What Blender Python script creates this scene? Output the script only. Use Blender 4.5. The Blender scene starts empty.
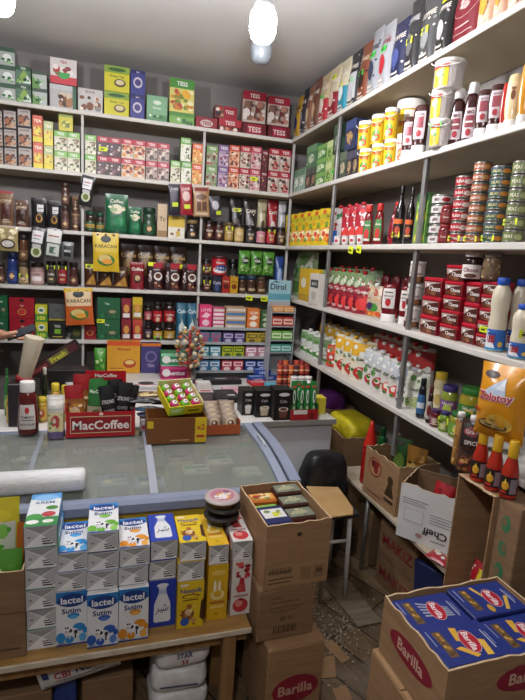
import bpy, math, random
from mathutils import Vector, Matrix, noise
R_ = random.Random(11)
scene = bpy.context.scene
COL = scene.collection
PI = math.pi

# ------------------------------------------------------------------ camera model
FPX = 499.43
EYE = Vector((0, 0, 1.555))
_p, _r, _y = [math.radians(a) for a in (-10.37, 3.64, 17.27)]
FWD = Vector((math.sin(_y)*math.cos(_p), math.cos(_y)*math.cos(_p), math.sin(_p)))
_rt0 = Vector((math.cos(_y), -math.sin(_y), 0)); _up0 = _rt0.cross(FWD)
RGT = math.cos(_r)*_rt0 + math.sin(_r)*_up0
UPV = -math.sin(_r)*_rt0 + math.cos(_r)*_up0
def ray(px, py): return FWD + RGT*((px-262.5)/FPX) - UPV*((py-350)/FPX)
def onY(px, py, Y): d = ray(px, py); return EYE + d*(Y/d.y)
def onX(px, py, X): d = ray(px, py); return EYE + d*(X/d.x)
def onZ(px, py, Z): d = ray(px, py); return EYE + d*((Z-EYE.z)/d.z)

# room dimensions (metres)
YB, YW = 3.50, 3.83            # front edge of the back shelves, back wall
XR, XW = 1.204, 1.54           # front edge of the side shelves, side wall
ZC = 2.765
SZ = [2.372, 2.005, 1.642, 1.281, 0.929]   # shelf heights, top to bottom
ST = 0.012                                 # half the board thickness

# ------------------------------------------------------------------ materials
_mats = {}
def lin(h):
    h = h.lstrip('#'); c = [int(h[i:i+2], 16)/255 for i in (0, 2, 4)]
    return [x/12.92 if x <= .04045 else ((x+.055)/1.055)**2.4 for x in c]
def new_mat(name):
    m = bpy.data.materials.new(name); m.use_nodes = True
    return m, m.node_tree.nodes, m.node_tree.links, m.node_tree.nodes['Principled BSDF']
def M(h, rough=.42, metal=0.0, spec=.5):
    """plain printed or moulded colour with a faint procedural unevenness"""
    k = (h, rough, metal, spec)
    if k in _mats: return _mats[k]
    m, N, L, b = new_mat('colour_%s' % h.lstrip('#'))
    c = lin(h)
    n = N.new('ShaderNodeTexNoise'); n.inputs['Scale'].default_value = 35
    tc = N.new('ShaderNodeTexCoord'); L.new(tc.outputs['Object'], n.inputs['Vector'])
    r = N.new('ShaderNodeValToRGB')
    r.color_ramp.elements[0].color = [*[x*.9 for x in c], 1]; r.color_ramp.elements[1].color = [*[min(1, x*1.06) for x in c], 1]
    L.new(n.outputs['Fac'], r.inputs['Fac']); L.new(r.outputs['Color'], b.inputs['Base Color'])
    b.inputs['Roughness'].default_value = rough; b.inputs['Metallic'].default_value = metal
    b.inputs['Specular IOR Level'].default_value = spec
    _mats[k] = m; return m
def FOIL(h, rough=.28): return M(h, rough, 0.0, .8)
def noisy(name, c1, c2, scale=6, rough=.7, detail=6, bump=0.0, metal=0, stretch=(1, 1, 1), lo=.3, hi=.7, spec=.4):
    m, N, L, b = new_mat(name)
    tc = N.new('ShaderNodeTexCoord'); mp = N.new('ShaderNodeMapping'); mp.inputs['Scale'].default_value = stretch
    L.new(tc.outputs['Object'], mp.inputs['Vector'])
    n = N.new('ShaderNodeTexNoise'); n.inputs['Scale'].default_value = scale; n.inputs['Detail'].default_value = detail
    L.new(mp.outputs['Vector'], n.inputs['Vector'])
    r = N.new('ShaderNodeValToRGB'); r.color_ramp.elements[0].position = lo; r.color_ramp.elements[1].position = hi
    r.color_ramp.elements[0].color = [*lin(c1), 1]; r.color_ramp.elements[1].color = [*lin(c2), 1]
    L.new(n.outputs['Fac'], r.inputs['Fac']); L.new(r.outputs['Color'], b.inputs['Base Color'])
    b.inputs['Roughness'].default_value = rough; b.inputs['Metallic'].default_value = metal
    b.inputs['Specular IOR Level'].default_value = spec
    if bump:
        bp = N.new('ShaderNodeBump'); bp.inputs['Strength'].default_value = bump; bp.inputs['Distance'].default_value = .01
        L.new(n.outputs['Fac'], bp.inputs['Height']); L.new(bp.outputs['Normal'], b.inputs['Normal'])
    return m
CARD = noisy('corrugated_cardboard', '#927150', '#a3825e', 9, .85, 4, .05, stretch=(1, 1, 6))
CARDD = noisy('darker_cardboard', '#7c6146', '#8b6e50', 9, .85, 4, .05, stretch=(1, 1, 6))
CARDW = noisy('white_faced_cardboard', '#d3d2d0', '#e2e2e0', 9, .7, 4)
WOOD = noisy('worn_plywood', '#8c6a3a', '#b58d50', 5, .45, 8, .06, stretch=(1.2, 7, 7))
WOODR = noisy('rough_timber', '#7d5b35', '#9b774a', 6, .8, 8, .1, stretch=(6, 6, .8))
WALLM = noisy('grey_painted_wall', '#837e7b', '#928d89', 3, .85, 5, .03)
CEILM = noisy('white_painted_ceiling', '#cbc9c5', '#d6d4d0', 2, .9, 5, .02)
SHELF = noisy('white_laminate_board', '#c9c6be', '#d8d5cd', 5, .5, 5)
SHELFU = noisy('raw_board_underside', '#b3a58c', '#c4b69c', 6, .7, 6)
STEEL = noisy('galvanised_steel', '#8d8e8c', '#a5a6a4', 20, .4, 4, 0, .7)
WHITE = M('#e8e7e3', .4); BLACK = M('#161517', .4); NEONY = M('#e4f22a', .6); NEONG = M('#4be052', .6)
def emission(name, h, s):
    m = bpy.data.materials.new(name); m.use_nodes = True; N = m.node_tree.nodes; N.clear()
    e = N.new('ShaderNodeEmission'); e.inputs['Color'].default_value = [*lin(h), 1]; e.inputs['Strength'].default_value = s
    o = N.new('ShaderNodeOutputMaterial'); m.node_tree.links.new(e.outputs[0], o.inputs[0]); return m
def clear(name, tint, haze, haze_col, rough=.06):
    """thin clear film or pane: mostly see-through, glossy by angle, slightly dusty"""
    m = bpy.data.materials.new(name); m.use_nodes = True; N = m.node_tree.nodes; L = m.node_tree.links; N.clear()
    o = N.new('ShaderNodeOutputMaterial'); t = N.new('ShaderNodeBsdfTransparent'); t.inputs[0].default_value = [*lin(tint), 1]
    g = N.new('ShaderNodeBsdfGlossy'); g.inputs['Roughness'].default_value = rough
    d = N.new('ShaderNodeBsdfDiffuse'); d.inputs[0].default_value = [*lin(haze_col), 1]
    f = N.new('ShaderNodeFresnel'); ge = N.new('ShaderNodeNewGeometry'); ma = N.new('ShaderNodeMath'); ma.operation = 'MULTIPLY_ADD'; ma.inputs[1].default_value = 1/1.5-1.5; ma.inputs[2].default_value = 1.5
    L.new(ge.outputs['Backfacing'], ma.inputs[0]); L.new(ma.outputs[0], f.inputs[0])
    n = N.new('ShaderNodeTexNoise'); n.inputs['Scale'].default_value = 2.5; n.inputs['Detail'].default_value = 1
    ml = N.new('ShaderNodeMath'); ml.operation = 'MULTIPLY_ADD'; ml.inputs[1].default_value = haze*.5; ml.inputs[2].default_value = haze*.75
    L.new(n.outputs['Fac'], ml.inputs[0])
    a = N.new('ShaderNodeMixShader'); L.new(ml.outputs[0], a.inputs[0]); L.new(t.outputs[0], a.inputs[1]); L.new(d.outputs[0], a.inputs[2])
    b = N.new('ShaderNodeMixShader'); L.new(f.outputs[0], b.inputs[0]); L.new(a.outputs[0], b.inputs[1]); L.new(g.outputs[0], b.inputs[2])
    L.new(b.outputs[0], o.inputs[0]); return m
PANE = clear('freezer_lid_glass', '#e8ece8', .22, '#d0d4ce', .05)
FILM = clear('clear_plastic', '#f0f0f0', .06, '#ffffff', .1)

# ------------------------------------------------------------------ text outlines
_txt = {}
def text_mesh(s, bold=.022):
    k = (s, bold)
    if k in _txt: return _txt[k]
    cu = bpy.data.curves.new('lettering', 'FONT'); cu.body = s; cu.resolution_u = 2; cu.offset = bold; cu.size = 1
    ob = bpy.data.objects.new('lettering', cu); COL.objects.link(ob)
    dg = bpy.context.evaluated_depsgraph_get(); dg.update()
    me = bpy.data.meshes.new_from_object(ob.evaluated_get(dg))
    vs = [(v.co.x, v.co.y) for v in me.vertices]; fs = [tuple(p.vertices) for p in me.polygons]
    bpy.data.objects.remove(ob); bpy.data.curves.remove(cu); bpy.data.meshes.remove(me)
    if not vs: vs = [(0, 0)]
    x0 = min(v[0] for v in vs); x1 = max(v[0] for v in vs); y0 = min(v[1] for v in vs); y1 = max(v[1] for v in vs)
    H = max(y1-y0, 1e-4)
    vs = [((x-(x0+x1)/2)/H, (y-(y0+y1)/2)/H) for x, y in vs]
    _txt[k] = (vs, fs, (x1-x0)/H); return _txt[k]

# ------------------------------------------------------------------ geometry collector
class G:
    def __init__(s): s.v = []; s.f = []; s.m = []; s.sm = []; s.mats = []
    def mi(s, mat):
        if isinstance(mat, str): mat = M(mat)
        if mat not in s.mats: s.mats.append(mat)
        return s.mats.index(mat)
    def add(s, pts, faces, mat, smooth=False):
        b = len(s.v); s.v += [tuple(p) for p in pts]; i = s.mi(mat)
        for f in faces: s.f.append(tuple(b+k for k in f)); s.m.append(i); s.sm.append(smooth)
        return s
    def poly(s, pts, mat): return s.add(pts, [tuple(range(len(pts)))], mat)
    def box(s, x0, x1, y0, y1, z0, z1, mat, bev=0.0, face=None):
        """box with chamfered edges; face = {axis sign: material} overrides"""
        c = ((x0+x1)/2, (y0+y1)/2, (z0+z1)/2); h = ((x1-x0)/2, (y1-y0)/2, (z1-z0)/2)
        bev = min(bev, *(q*.45 for q in h)); face = face or {}
        if bev <= 0:
            P = [(c[0]+a*h[0], c[1]+b*h[1], c[2]+d*h[2]) for a in (-1, 1) for b in (-1, 1) for d in (-1, 1)]
            F = {'-x': (0, 1, 3, 2), '+x': (4, 6, 7, 5), '-y': (0, 4, 5, 1), '+y': (2, 3, 7, 6), '-z': (0, 2, 6, 4), '+z': (1, 5, 7, 3)}
            b0 = len(s.v); s.v += P
            for k, f in F.items(): s.f.append(tuple(b0+i for i in f)); s.m.append(s.mi(face.get(k, mat))); s.sm.append(False)
            return s
        b0 = len(s.v); idx = {}
        for a in (-1, 1):
            for b in (-1, 1):
                for d in (-1, 1):
                    sg = (a, b, d)
                    for ax in range(3):
                        idx[(sg, ax)] = len(s.v)
                        s.v.append(tuple(c[i]+sg[i]*(h[i]-(0 if i == ax else bev)) for i in range(3)))
        def q(ids, mat):
            P = [Vector(s.v[i]) for i in ids]; n = (P[1]-P[0]).cross(P[2]-P[0]); mid = sum(P, Vector())/len(P)-Vector(c)
            if n.dot(mid) < 0: ids = ids[::-1]
            s.f.append(tuple(ids)); s.m.append(s.mi(mat)); s.sm.append(False)
        for ax in range(3):
            o = [i for i in range(3) if i != ax]
            for sg in (-1, 1):
                ids = []
                for u, w in ((-1, -1), (1, -1), (1, 1), (-1, 1)):
                    t = [0, 0, 0]; t[ax] = sg; t[o[0]] = u; t[o[1]] = w; ids.append(idx[(tuple(t), ax)])
                q(ids, face.get(('-' if sg < 0 else '+')+'xyz'[ax], mat))
            for u in (-1, 1):
                for w in (-1, 1):
                    ids = []
                    for e, a2 in ((-1, o[0]), (1, o[0]), (1, o[1]), (-1, o[1])):
                        t = [0, 0, 0]; t[ax] = e; t[o[0]] = u; t[o[1]] = w; ids.append(idx[(tuple(t), a2)])
                    q(ids, mat)
        for a in (-1, 1):
            for b in (-1, 1):
                for d in (-1, 1): q([idx[((a, b, d), k)] for k in range(3)], mat)
        return s
    def lathe(s, prof, mat, seg=20, sx=1, sy=1, cx=0, cy=0, cz=0, close=True):
        """prof = [(r, z)] bottom to top"""
        b = len(s.v); i = s.mi(mat)
        for r, z in prof:
            for k in range(seg):
                a = 2*PI*k/seg; s.v.append((cx+r*sx*math.cos(a), cy+r*sy*math.sin(a), cz+z))
        for j in range(len(prof)-1):
            for k in range(seg):
                k2 = (k+1) % seg
                s.f.append((b+j*seg+k, b+j*seg+k2, b+(j+1)*seg+k2, b+(j+1)*seg+k)); s.m.append(i); s.sm.append(True)
        if close:
            s.f.append(tuple(b+k for k in reversed(range(seg)))); s.m.append(i); s.sm.append(False)
            t = b+(len(prof)-1)*seg
            s.f.append(tuple(t+k for k in range(seg))); s.m.append(i); s.sm.append(False)
        return s
    def grid(s, rows, mat, flip=False, smooth=True):
        nv = len(rows); nu = len(rows[0]); P = [p for r in rows for p in r]; F = []
        for j in range(nv-1):
            for i in range(nu-1):
                q = (j*nu+i, j*nu+i+1, (j+1)*nu+i+1, (j+1)*nu+i); F.append(q[::-1] if flip else q)
        return s.add(P, F, mat, smooth)
    def tube(s, pts, r, mat, seg=8):
        pts = [Vector(p) for p in pts]; rows = []
        for k, p in enumerate(pts):
            d = (pts[min(k+1, len(pts)-1)]-pts[max(k-1, 0)]).normalized()
            a = d.cross(Vector((0, 0, 1)) if abs(d.z) < .9 else Vector((1, 0, 0))).normalized(); c = d.cross(a)
            rr = r[k] if isinstance(r, (list, tuple)) else r
            rows.append([p+a*rr*math.cos(2*PI*i/seg)+c*rr*math.sin(2*PI*i/seg) for i in range(seg)])
        P = [p for q in rows for p in q]; F = []
        for j in range(len(rows)-1):
            for i in range(seg):
                i2 = (i+1) % seg; F.append((j*seg+i, j*seg+i2, (j+1)*seg+i2, (j+1)*seg+i))
        F.append(tuple(range(seg))[::-1]); F.append(tuple((len(rows)-1)*seg+i for i in range(seg)))
        return s.add(P, F, mat, True)
    def art(s, F, W, H, ops, lift=.0006):
        """print flat artwork onto a face: F(u, v, off) -> point; W, H = size of the face in metres"""
        off = lift if s.flat else max(lift, .0009)
        for k, op in enumerate(ops):
            off += .00012 if s.flat else .00022; t = op[0]
            if t == 'lift': off += op[1]; continue
            if t == 'r':
                _, x0, y0, x1, y1, c = op[:6]; nu = max(1, int(abs(x1-x0)*10)); nv = max(1, int(abs(y1-y0)*8))
                if s.flat: nu = nv = 1
                s.grid([[F(x0+(x1-x0)*i/nu, y0+(y1-y0)*j/nv, off) for i in range(nu+1)] for j in range(nv+1)], c, smooth=False)
            elif t == 'e':
                _, cx, cy, rx, ry, c = op[:6]; n = 16; rot = op[6] if len(op) > 6 else 0
                P = [F(cx, cy, off)]; cr, sr = math.cos(rot), math.sin(rot)
                rings = (1,) if s.flat else (.5, 1)
                for q in rings:
                    for i in range(n):
                        a = 2*PI*i/n; x, y = rx*W*q*math.cos(a), ry*H*q*math.sin(a)
                        P.append(F(cx+(x*cr-y*sr)/W, cy+(x*sr+y*cr)/H, off))
                fs = [(0, 1+i, 1+(i+1) % n) for i in range(n)]
                if len(rings) > 1: fs += [(1+i, 1+n+i, 1+n+(i+1) % n, 1+(i+1) % n) for i in range(n)]
                s.add(P, fs, c)
            elif t == 'n':
                _, x0, y0, x1, y1, cs, n, sz = op[:8]; q = random.Random(str(op))
                for i in range(n):
                    a = sz*(.6+.8*q.random()); rx = min(a, abs(x1-x0)*.49); ry = min(a*W/H*(.6+.6*q.random()), abs(y1-y0)*.49)
                    cx = min(max(x0+(x1-x0)*q.random(), x0+rx), x1-rx); cy = min(max(y0+(y1-y0)*q.random(), y0+ry), y1-ry)
                    off += .00002; o2 = off; m = 7; th = q.random()*3
                    P = [F(cx+rx*math.cos(th+2*PI*j/m), cy+ry*math.sin(th+2*PI*j/m), o2) for j in range(m)]
                    s.add(P, [tuple(range(m))], cs[i % len(cs)])
            elif t == 't':
                _, txt, cx, cy, h, c = op[:6]; maxw = op[6] if len(op) > 6 else .92; rot = op[7] if len(op) > 7 else 0
                vs, fs, ar = text_mesh(txt, op[8]) if len(op) > 8 else text_mesh(txt); hh = h*H
                lim = maxw*(W if abs(math.cos(rot)) > .6 else H)
                sx = min(1.0, lim/(ar*hh)); sy = max(sx, .7); cr, sr = math.cos(rot), math.sin(rot)
                P = []
                for x, y in vs:
                    X, Y = x*hh*sx, y*hh*sy; P.append(F(cx+(X*cr-Y*sr)/W, cy+(X*sr+Y*cr)/H, off))
                s.add(P, fs, c)
            elif t == 'p':
                if s.flat: s.add([F(u, v, off) for u, v in op[1]], [tuple(range(len(op[1])))], op[2])
                else:
                    n0 = len(op[1]); cu = sum(p[0] for p in op[1])/n0; cv = sum(p[1] for p in op[1])/n0
                    E = [((op[1][i][0]*(4-j)+op[1][(i+1) % n0][0]*j)/4, (op[1][i][1]*(4-j)+op[1][(i+1) % n0][1]*j)/4) for i in range(n0) for j in range(4)]; n = len(E)
                    P = [F(cu, cv, off)]+[F(cu+(u-cu)*q/4, cv+(v-cv)*q/4, off) for q in (1, 2, 3, 4) for u, v in E]
                    fs = [(0, 1+i, 1+(i+1) % n) for i in range(n)]+[(1+k*n+i, 1+(k+1)*n+i, 1+(k+1)*n+(i+1) % n, 1+k*n+(i+1) % n) for k in range(3) for i in range(n)]
                    s.add(P, fs, op[2])
        return s
    flat = True
    def obj(s, name, parent=None, loc=(0, 0, 0), rz=0):
        me = bpy.data.meshes.new(name); me.from_pydata(s.v, [], s.f)
        for m in s.mats: me.materials.append(m)
        me.polygons.foreach_set('material_index', s.m); me.polygons.foreach_set('use_smooth', s.sm); me.update()
        o = bpy.data.objects.new(name, me); COL.objects.link(o); o.location = loc; o.rotation_euler = (0, 0, rz)
        if parent: o.parent = parent
        return o

# ------------------------------------------------------------------ things and labels
def root(name, loc=(0, 0, 0), rz=0):
    o = bpy.data.objects.new(name, None); o.empty_display_size = .05; COL.objects.link(o)
    o.location = loc; o.rotation_euler = (0, 0, rz); return o
KIDS = {}
def copy_tree(o, parent=None):
    c = o.copy(); COL.objects.link(c)
    if parent: c.parent = parent
    for ch in list(o.children): copy_tree(ch, c)
    return c
def tag(o, label, cat, group=None):
    o['label'] = label; o['category'] = cat
    if group: o['group'] = group
    return o
def structure(o): o['kind'] = 'structure'; return o
REG = []       # products that get their label from what is around them
ORD = 'first second third fourth fifth sixth seventh eighth ninth tenth eleventh twelfth thirteenth fourteenth fifteenth sixteenth seventeenth eighteenth nineteenth twentieth'.split()
def finish_labels():
    by = {}
    for e in REG: by.setdefault((e['desc'], e['place']), []).append(e)
    for (desc, place), L in by.items():
        if len(L) == 1:
            L[0]['o']['label'] = ' '.join((desc+' '+place).split()); continue
        short = place.replace('on the ', '') if 'shelf' in place and place.startswith('on the') else place
        tiers = sorted({e['tier'] for e in L})
        for t in tiers:
            row = sorted([e for e in L if e['tier'] == t], key=lambda e: e['ord'])
            if len(tiers) == 1: tn = ''
            elif len(tiers) == 2: tn = ('lower row', 'upper row')[tiers.index(t)]
            else: tn = 'bottom layer' if t == tiers[0] else ('topmost layer' if t == tiers[-1] else ORD[tiers.index(t)]+' layer')
            for k, e in enumerate(row):
                w = '' if len(row) == 1 else ORD[k]+' from '+e['end']
                parts = [desc] + [x for x in (tn, w) if x] + [short]
                e['o']['label'] = ', '.join(parts[:-1])+(' ' if not (tn or w) else ', ')+short
        for e in L: e['o']['group'] = (desc.split(' with ')[0]+'s '+place)
    for e in REG: e['o']['category'] = e['cat']
# ------------------------------------------------------------------ product builders: origin at the centre of the base, front towards -y
def boxF(w, d): return lambda H: (lambda u, v, off: Vector((-w/2+u*w, -d/2-off, v*H)))
def sticker(parent, F, W, H, u, v, colour, w=.05, h=.026):
    w = min(w, W*.85)/W; h = h/H; g = G()
    P = [F(u-w/2, v-h/2, .004), F(u+w/2, v-h/2, .004), F(u+w/2, v+h/2, .004), F(u-w/2, v+h/2, .004)]
    Q = [F(u-w/2, v-h/2, .0032), F(u+w/2, v-h/2, .0032), F(u+w/2, v+h/2, .0032), F(u-w/2, v+h/2, .0032)]
    g.add(P+Q, [(0, 1, 2, 3), (7, 6, 5, 4), (0, 4, 5, 1), (1, 5, 6, 2), (2, 6, 7, 3), (3, 7, 4, 0)], colour)
    g.art(lambda a, b, o: F(u-w/2+a*w, v-h/2+b*h, .0044+o), w*W, h*H, [('r', .15, .3, .62, .55, '#3f4a10'), ('r', .2, .66, .8, .74, '#5c6620')])
    o = g.obj('price_sticker', parent); o['label'] = 'neon price sticker'; return o
def b_box(side, ops, d=.07, side_ops=None, top=None, bev=.0015):
    def f(w, h, tg=None):
        g = G(); g.box(-w/2, w/2, -d/2, d/2, 0, h, side, bev, {'+z': top or side})
        F = lambda u, v, o: Vector((-w/2+u*w, -d/2-o, v*h)); g.art(F, w, h, ops)
        if side_ops:
            g.art(lambda u, v, o: Vector((-w/2-o, d/2-u*d, v*h)), d, h, side_ops)
            g.art(lambda u, v, o: Vector((w/2+o, -d/2+u*d, v*h)), d, h, side_ops)
        # tuck flap seam on the lid
        g.art(lambda u, v, o: Vector((-w/2+u*w, -d/2+v*d, h+o)), w, d, [('r', .02, .1, .98, .12, '#3a3530')])
        o = g.obj('box')
        if tg:
            r = root('box'); o.parent = r; o.name = 'carton'; sticker(r, F, w, h, *tg); return r
        return o
    return f
def pouch_surface(w, h, d, kind, seed):
    def t(u, v):
        e = max(0.0, 1-abs(2*u-1)**(6 if kind == 'brick' else 2.6))**.55
        if kind == 'pillow': pv = max(0.0, math.sin(PI*min(max((v-.05)/.9, 0), 1)))**.5
        elif kind == 'brick': pv = 1 if v < .78 else max(.04, 1-(v-.78)/.16)
        else: pv = .55+.45*math.sin(PI*min(1, v*1.5+.25)) if v < .5 else max(.03, 1-((v-.5)/.46)**1.4)
        if kind == 'stand' and v < .5: pv = min(1, .72+v*1.1)
        return d/2*e*pv
    def X(u, v):
        k = 1-.05*math.sin(PI*v) if kind == 'pillow' else (1-.08*max(0, v-.75)/.25 if kind == 'spout' else 1-.03*math.sin(PI*min(1, v*1.2)))
        return (u-.5)*w*k
    def y(u, v, s):
        q = noise.noise(Vector((u*3.1+seed, v*4.3, s*2.0)))*.09*d if .03 < u < .97 and .06 < v < .94 else 0
        return s*t(u, v)+q*(1 if t(u, v) > .2*d/2 else .3)
    return X, y
def b_pouch(col, ops, d=.06, kind='stand', back=None, cap=None, rough=.32, seal=None, seed=1.0, hole=False, clip=None, name='pouch'):
    def f(w, h, tg=None):
        X, y = pouch_surface(w, h, d, kind, seed); nu, nv = 10, 12; g = G(); m = M(col, rough, 0, .7); mb = M(back or col, rough, 0, .7)
        fr = [[Vector((X(i/nu, j/nv), y(i/nu, j/nv, -1), h*j/nv)) for i in range(nu+1)] for j in range(nv+1)]
        bk = [[Vector((X(i/nu, j/nv), y(i/nu, j/nv, 1), h*j/nv)) for i in range(nu+1)] for j in range(nv+1)]
        g.grid(fr, m); g.grid(bk, mb, flip=True)
        g.grid([fr[0], bk[0]], m, flip=True, smooth=False); g.grid([fr[-1], bk[-1]], m, smooth=False)
        g.grid([[r[0] for r in fr], [r[0] for r in bk]], m, smooth=False); g.grid([[r[-1] for r in fr], [r[-1] for r in bk]], m, flip=True, smooth=False)
        F = lambda u, v, o: Vector((X(u, v), y(u, v, -1)-.0012-o, h*v))
        g.flat = False; a = list(ops)
        if seal: a += [('r', 0.0, .94, 1, 1, seal)]
        g.art(F, w, h, a)
        if hole: g.art(F, w, h, [('e', .5, .955, .09, .018, '#202020')], lift=.003)
        if not (cap or tg or clip): return g.obj(name)
        r = root(name); g.obj('pack', r)
        if cap:
            c = G(); zc = h-.004
            c.lathe([(.0085, zc-.012), (.0085, zc-.002)], WHITE, 12); c.obj('spout', r)
            c = G(); c.lathe([(.0125, zc-.002), (.013, zc+.012), (.0115, zc+.017)], cap, 14); c.obj('cap', r)
        if clip: 
            c = G(); c.box(-w*.2, w*.2, -.006, .006, h*.99, h*1.03, clip, .002); c.obj('clip', r)
        if tg: sticker(r, F, w, h, *tg)
        return r
    return f
def b_bottle(prof, col, cap_prof, cap_col, label=None, R=1.0, sy=1.0, rough=.2, name='bottle', seg=20, z0=None, ribs=None):
    """prof/cap_prof in units of (half width, height); label = (v0, v1, half angle, colour, ops)"""
    def f(w, h, tg=None):
        r = root(name); rr = w/2; g = G(); g.lathe([(a*rr, b*h) for a, b in prof], M(col, rough, 0, .6), seg, 1, sy); g.obj('body', r)
        c = G(); c.lathe([(a*rr, b*h) for a, b in cap_prof], M(cap_col, .4), seg, 1, sy if min(a for a, b in cap_prof) > .6 else 1); c.obj('cap', r)
        def rad(z):
            for (a, b), (a2, b2) in zip(prof, prof[1:]):
                if b <= z <= b2: return a+(a2-a)*(z-b)/max(b2-b, 1e-6)
            return prof[-1][0]
        A = label[2] if label else 1.0; v0, v1 = label[:2] if label else (.2, .6)
        def F(u, v, o):
            z = v0+(v1-v0)*v; q = rad(z)*rr+.0009+o; a = -PI/2+(u-.5)*2*A
            return Vector((q*math.cos(a), q*sy*math.sin(a)-o*.3, z*h))
        W = 2*A*rr; H = (v1-v0)*h
        if label:
            g = G(); g.flat = False; n = 14
            g.grid([[F(i/n, j/6, 0) for i in range(n+1)] for j in range(7)], label[3])
            g.art(F, W, H, label[4], lift=.0005); g.obj('label', r)
        if tg: sticker(r, F, W, H, *tg)
        return r
    return f
SQ = [(.55, 0), (.86, .01), (.93, .05), (.98, .2), (1, .34), (.95, .46), (.84, .56), (.8, .64), (.78, .72), (.66, .78), (.45, .815), (.42, .83)]
SQC = [(.6, .82), (.62, .825), (.62, .955), (.58, .99), (.5, 1)]
INV = [(.8, .2), (.8, .21), (.78, .24), (.9, .32), (.99, .45), (1, .6), (.97, .75), (.95, .84), (.86, .93), (.7, .985), (.4, 1)]
INVC = [(.84, 0), (.86, .01), (.86, .19), (.82, .205)]
JAR = [(.85, 0), (.97, .015), (1, .06), (1, .68), (.96, .76), (.82, .82), (.8, .84)]
JARC = [(.86, .835), (.88, .845), (.88, .975), (.84, 1)]
STRAIGHT = [(.92, 0), (1, .02), (1, .82), (.95, .85), (.9, .855)]
STRAIGHTC = [(1.0, .855), (1.02, .865), (1.02, .985), (.97, 1)]
WINE = [(.9, 0), (1, .015), (1, .55), (.93, .62), (.6, .7), (.4, .76), (.36, .8), (.36, .86)]
WINEC = [(.4, .86), (.42, .87), (.42, .99), (.36, 1)]
MILKB = [(.85, 0), (.95, .015), (.97, .22), (.93, .28), (.97, .36), (.9, .45), (.87, .52), (.95, .6), (1, .72), (.9, .82), (.62, .89), (.55, .905)]
MILKC = [(.62, .905), (.64, .91), (.64, .985), (.58, 1)]
GOLDJ = [(.8, 0), (.95, .02), (1, .1), (1, .4), (.92, .5), (.9, .6), (.95, .72), (.85, .78), (.8, .8)]
GOLDC = [(.9, .8), (.95, .81), (.95, .97), (.88, 1)]
def b_can(col, ops, bands=None, lid=None):
    def f(w, h, tg=None):
        r = root('tin_can'); R = w/2; g = G(); m = M('#8a8880', .35, .7)
        g.lathe([(R*.94, 0), (R, .003), (R, .006), (R*.975, .008), (R*.975, h-.008), (R, h-.006), (R, h-.002), (R*.95, h)], m, 20); g.obj('body', r)
        g = G(); g.lathe([(R*.987, .005), (R*.987, h-.005)], M(col, .35), 24, close=False); g.flat = False
        def F(u, v, o): a = -PI/2+(u-.5)*2.6; q = R*.987+.0006+o; return Vector((q*math.cos(a), q*math.sin(a), .005+(h-.01)*v))
        g.art(F, R*2.6, h-.016, ops); g.obj('label', r)
        if tg: sticker(r, F, R*2.6, h, *tg)
        return r
    return f
def b_tub(col, ops, lid='#f2efe8', handle=True, taper=.9):
    def f(w, h, tg=None):
        r = root('plastic_tub'); R = w/2; g = G(); g.flat = False
        def rad(v): return R*(taper+(.97-taper)*v)
        g.lathe([(R*taper*.95, 0), (R*taper, .004), (R*.97, h*.86)], M(col, .4), 24)
        def F(u, v, o): a = -PI/2+(u-.5)*2.7; q = rad(v)+.0006+o; return Vector((q*math.cos(a), q*math.sin(a), h*.84*v))
        g.art(F, R*2.7, h*.84, ops); g.obj('body', r)
        g = G(); g.lathe([(R*.98, h*.86), (R*1.02, h*.87), (R*1.02, h*.97), (R*.98, h), (R*.9, h), (R*.88, h*.985)], M(lid, .4), 24); g.obj('lid', r)
        if handle:
            g = G(); g.tube([(R*1.0*math.cos(a), -R*1.04-.004*math.sin(a), h*.84-h*.3*math.sin(a)*.5) for a in [PI*k/8 for k in range(9)]], .0018, WHITE, 6); g.obj('handle', r)
        if tg: sticker(r, F, R*2.7, h, *tg)
        return r
    return f
def b_chocotub():
    """square tapered tub with a rolled red lid"""
    def f(w, h, tg=None):
        r = root('dessert_tub'); g = G(); d = w*.8; k = .88
        P = [(sx*w/2*q, sy*d/2*q, z) for q, z in ((k, 0), (.97, h*.8)) for sx, sy in ((-1, -1), (1, -1), (1, 1), (-1, 1))]
        g.add(P, [(3, 2, 1, 0), (4, 5, 6, 7), (0, 1, 5, 4), (1, 2, 6, 5), (2, 3, 7, 6), (3, 0, 4, 7)], '#8d1524')
        def mk(side):
            def F(u, v, o):
                q = k+(.97-k)*v
                return Vector((-w/2*q+u*w*q, -d/2*q-o, h*.8*v)) if side == 'f' else Vector((-w/2*q-o, d/2*q-u*d*q, h*.8*v))
            return F
        ops = [('r', .04, .06, .96, .94, '#4a2018'), ('p', [(.04, .5), (.45, .8), (.96, .94), (.04, .94)], '#b9a9a2'), ('t', 'Choco', .62, .52, .34, '#f3ece6', .66), ('e', .3, .28, .17, .16, '#6b3a22'), ('e', .55, .2, .16, .12, '#8a5a3a'), ('e', .24, .75, .08, .1, '#efe6dd')]
        g.art(mk('f'), w*.92, h*.8, ops); g.art(mk('s'), d*.92, h*.8, ops); g.obj('body', r)
        g = G(); g.box(-w/2, w/2, -d/2, d/2, h*.8, h*.99, '#b3122a', .006); g.obj('lid', r)
        if tg: sticker(r, mk('f'), w, h, *tg)
        return r
    return f

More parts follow.
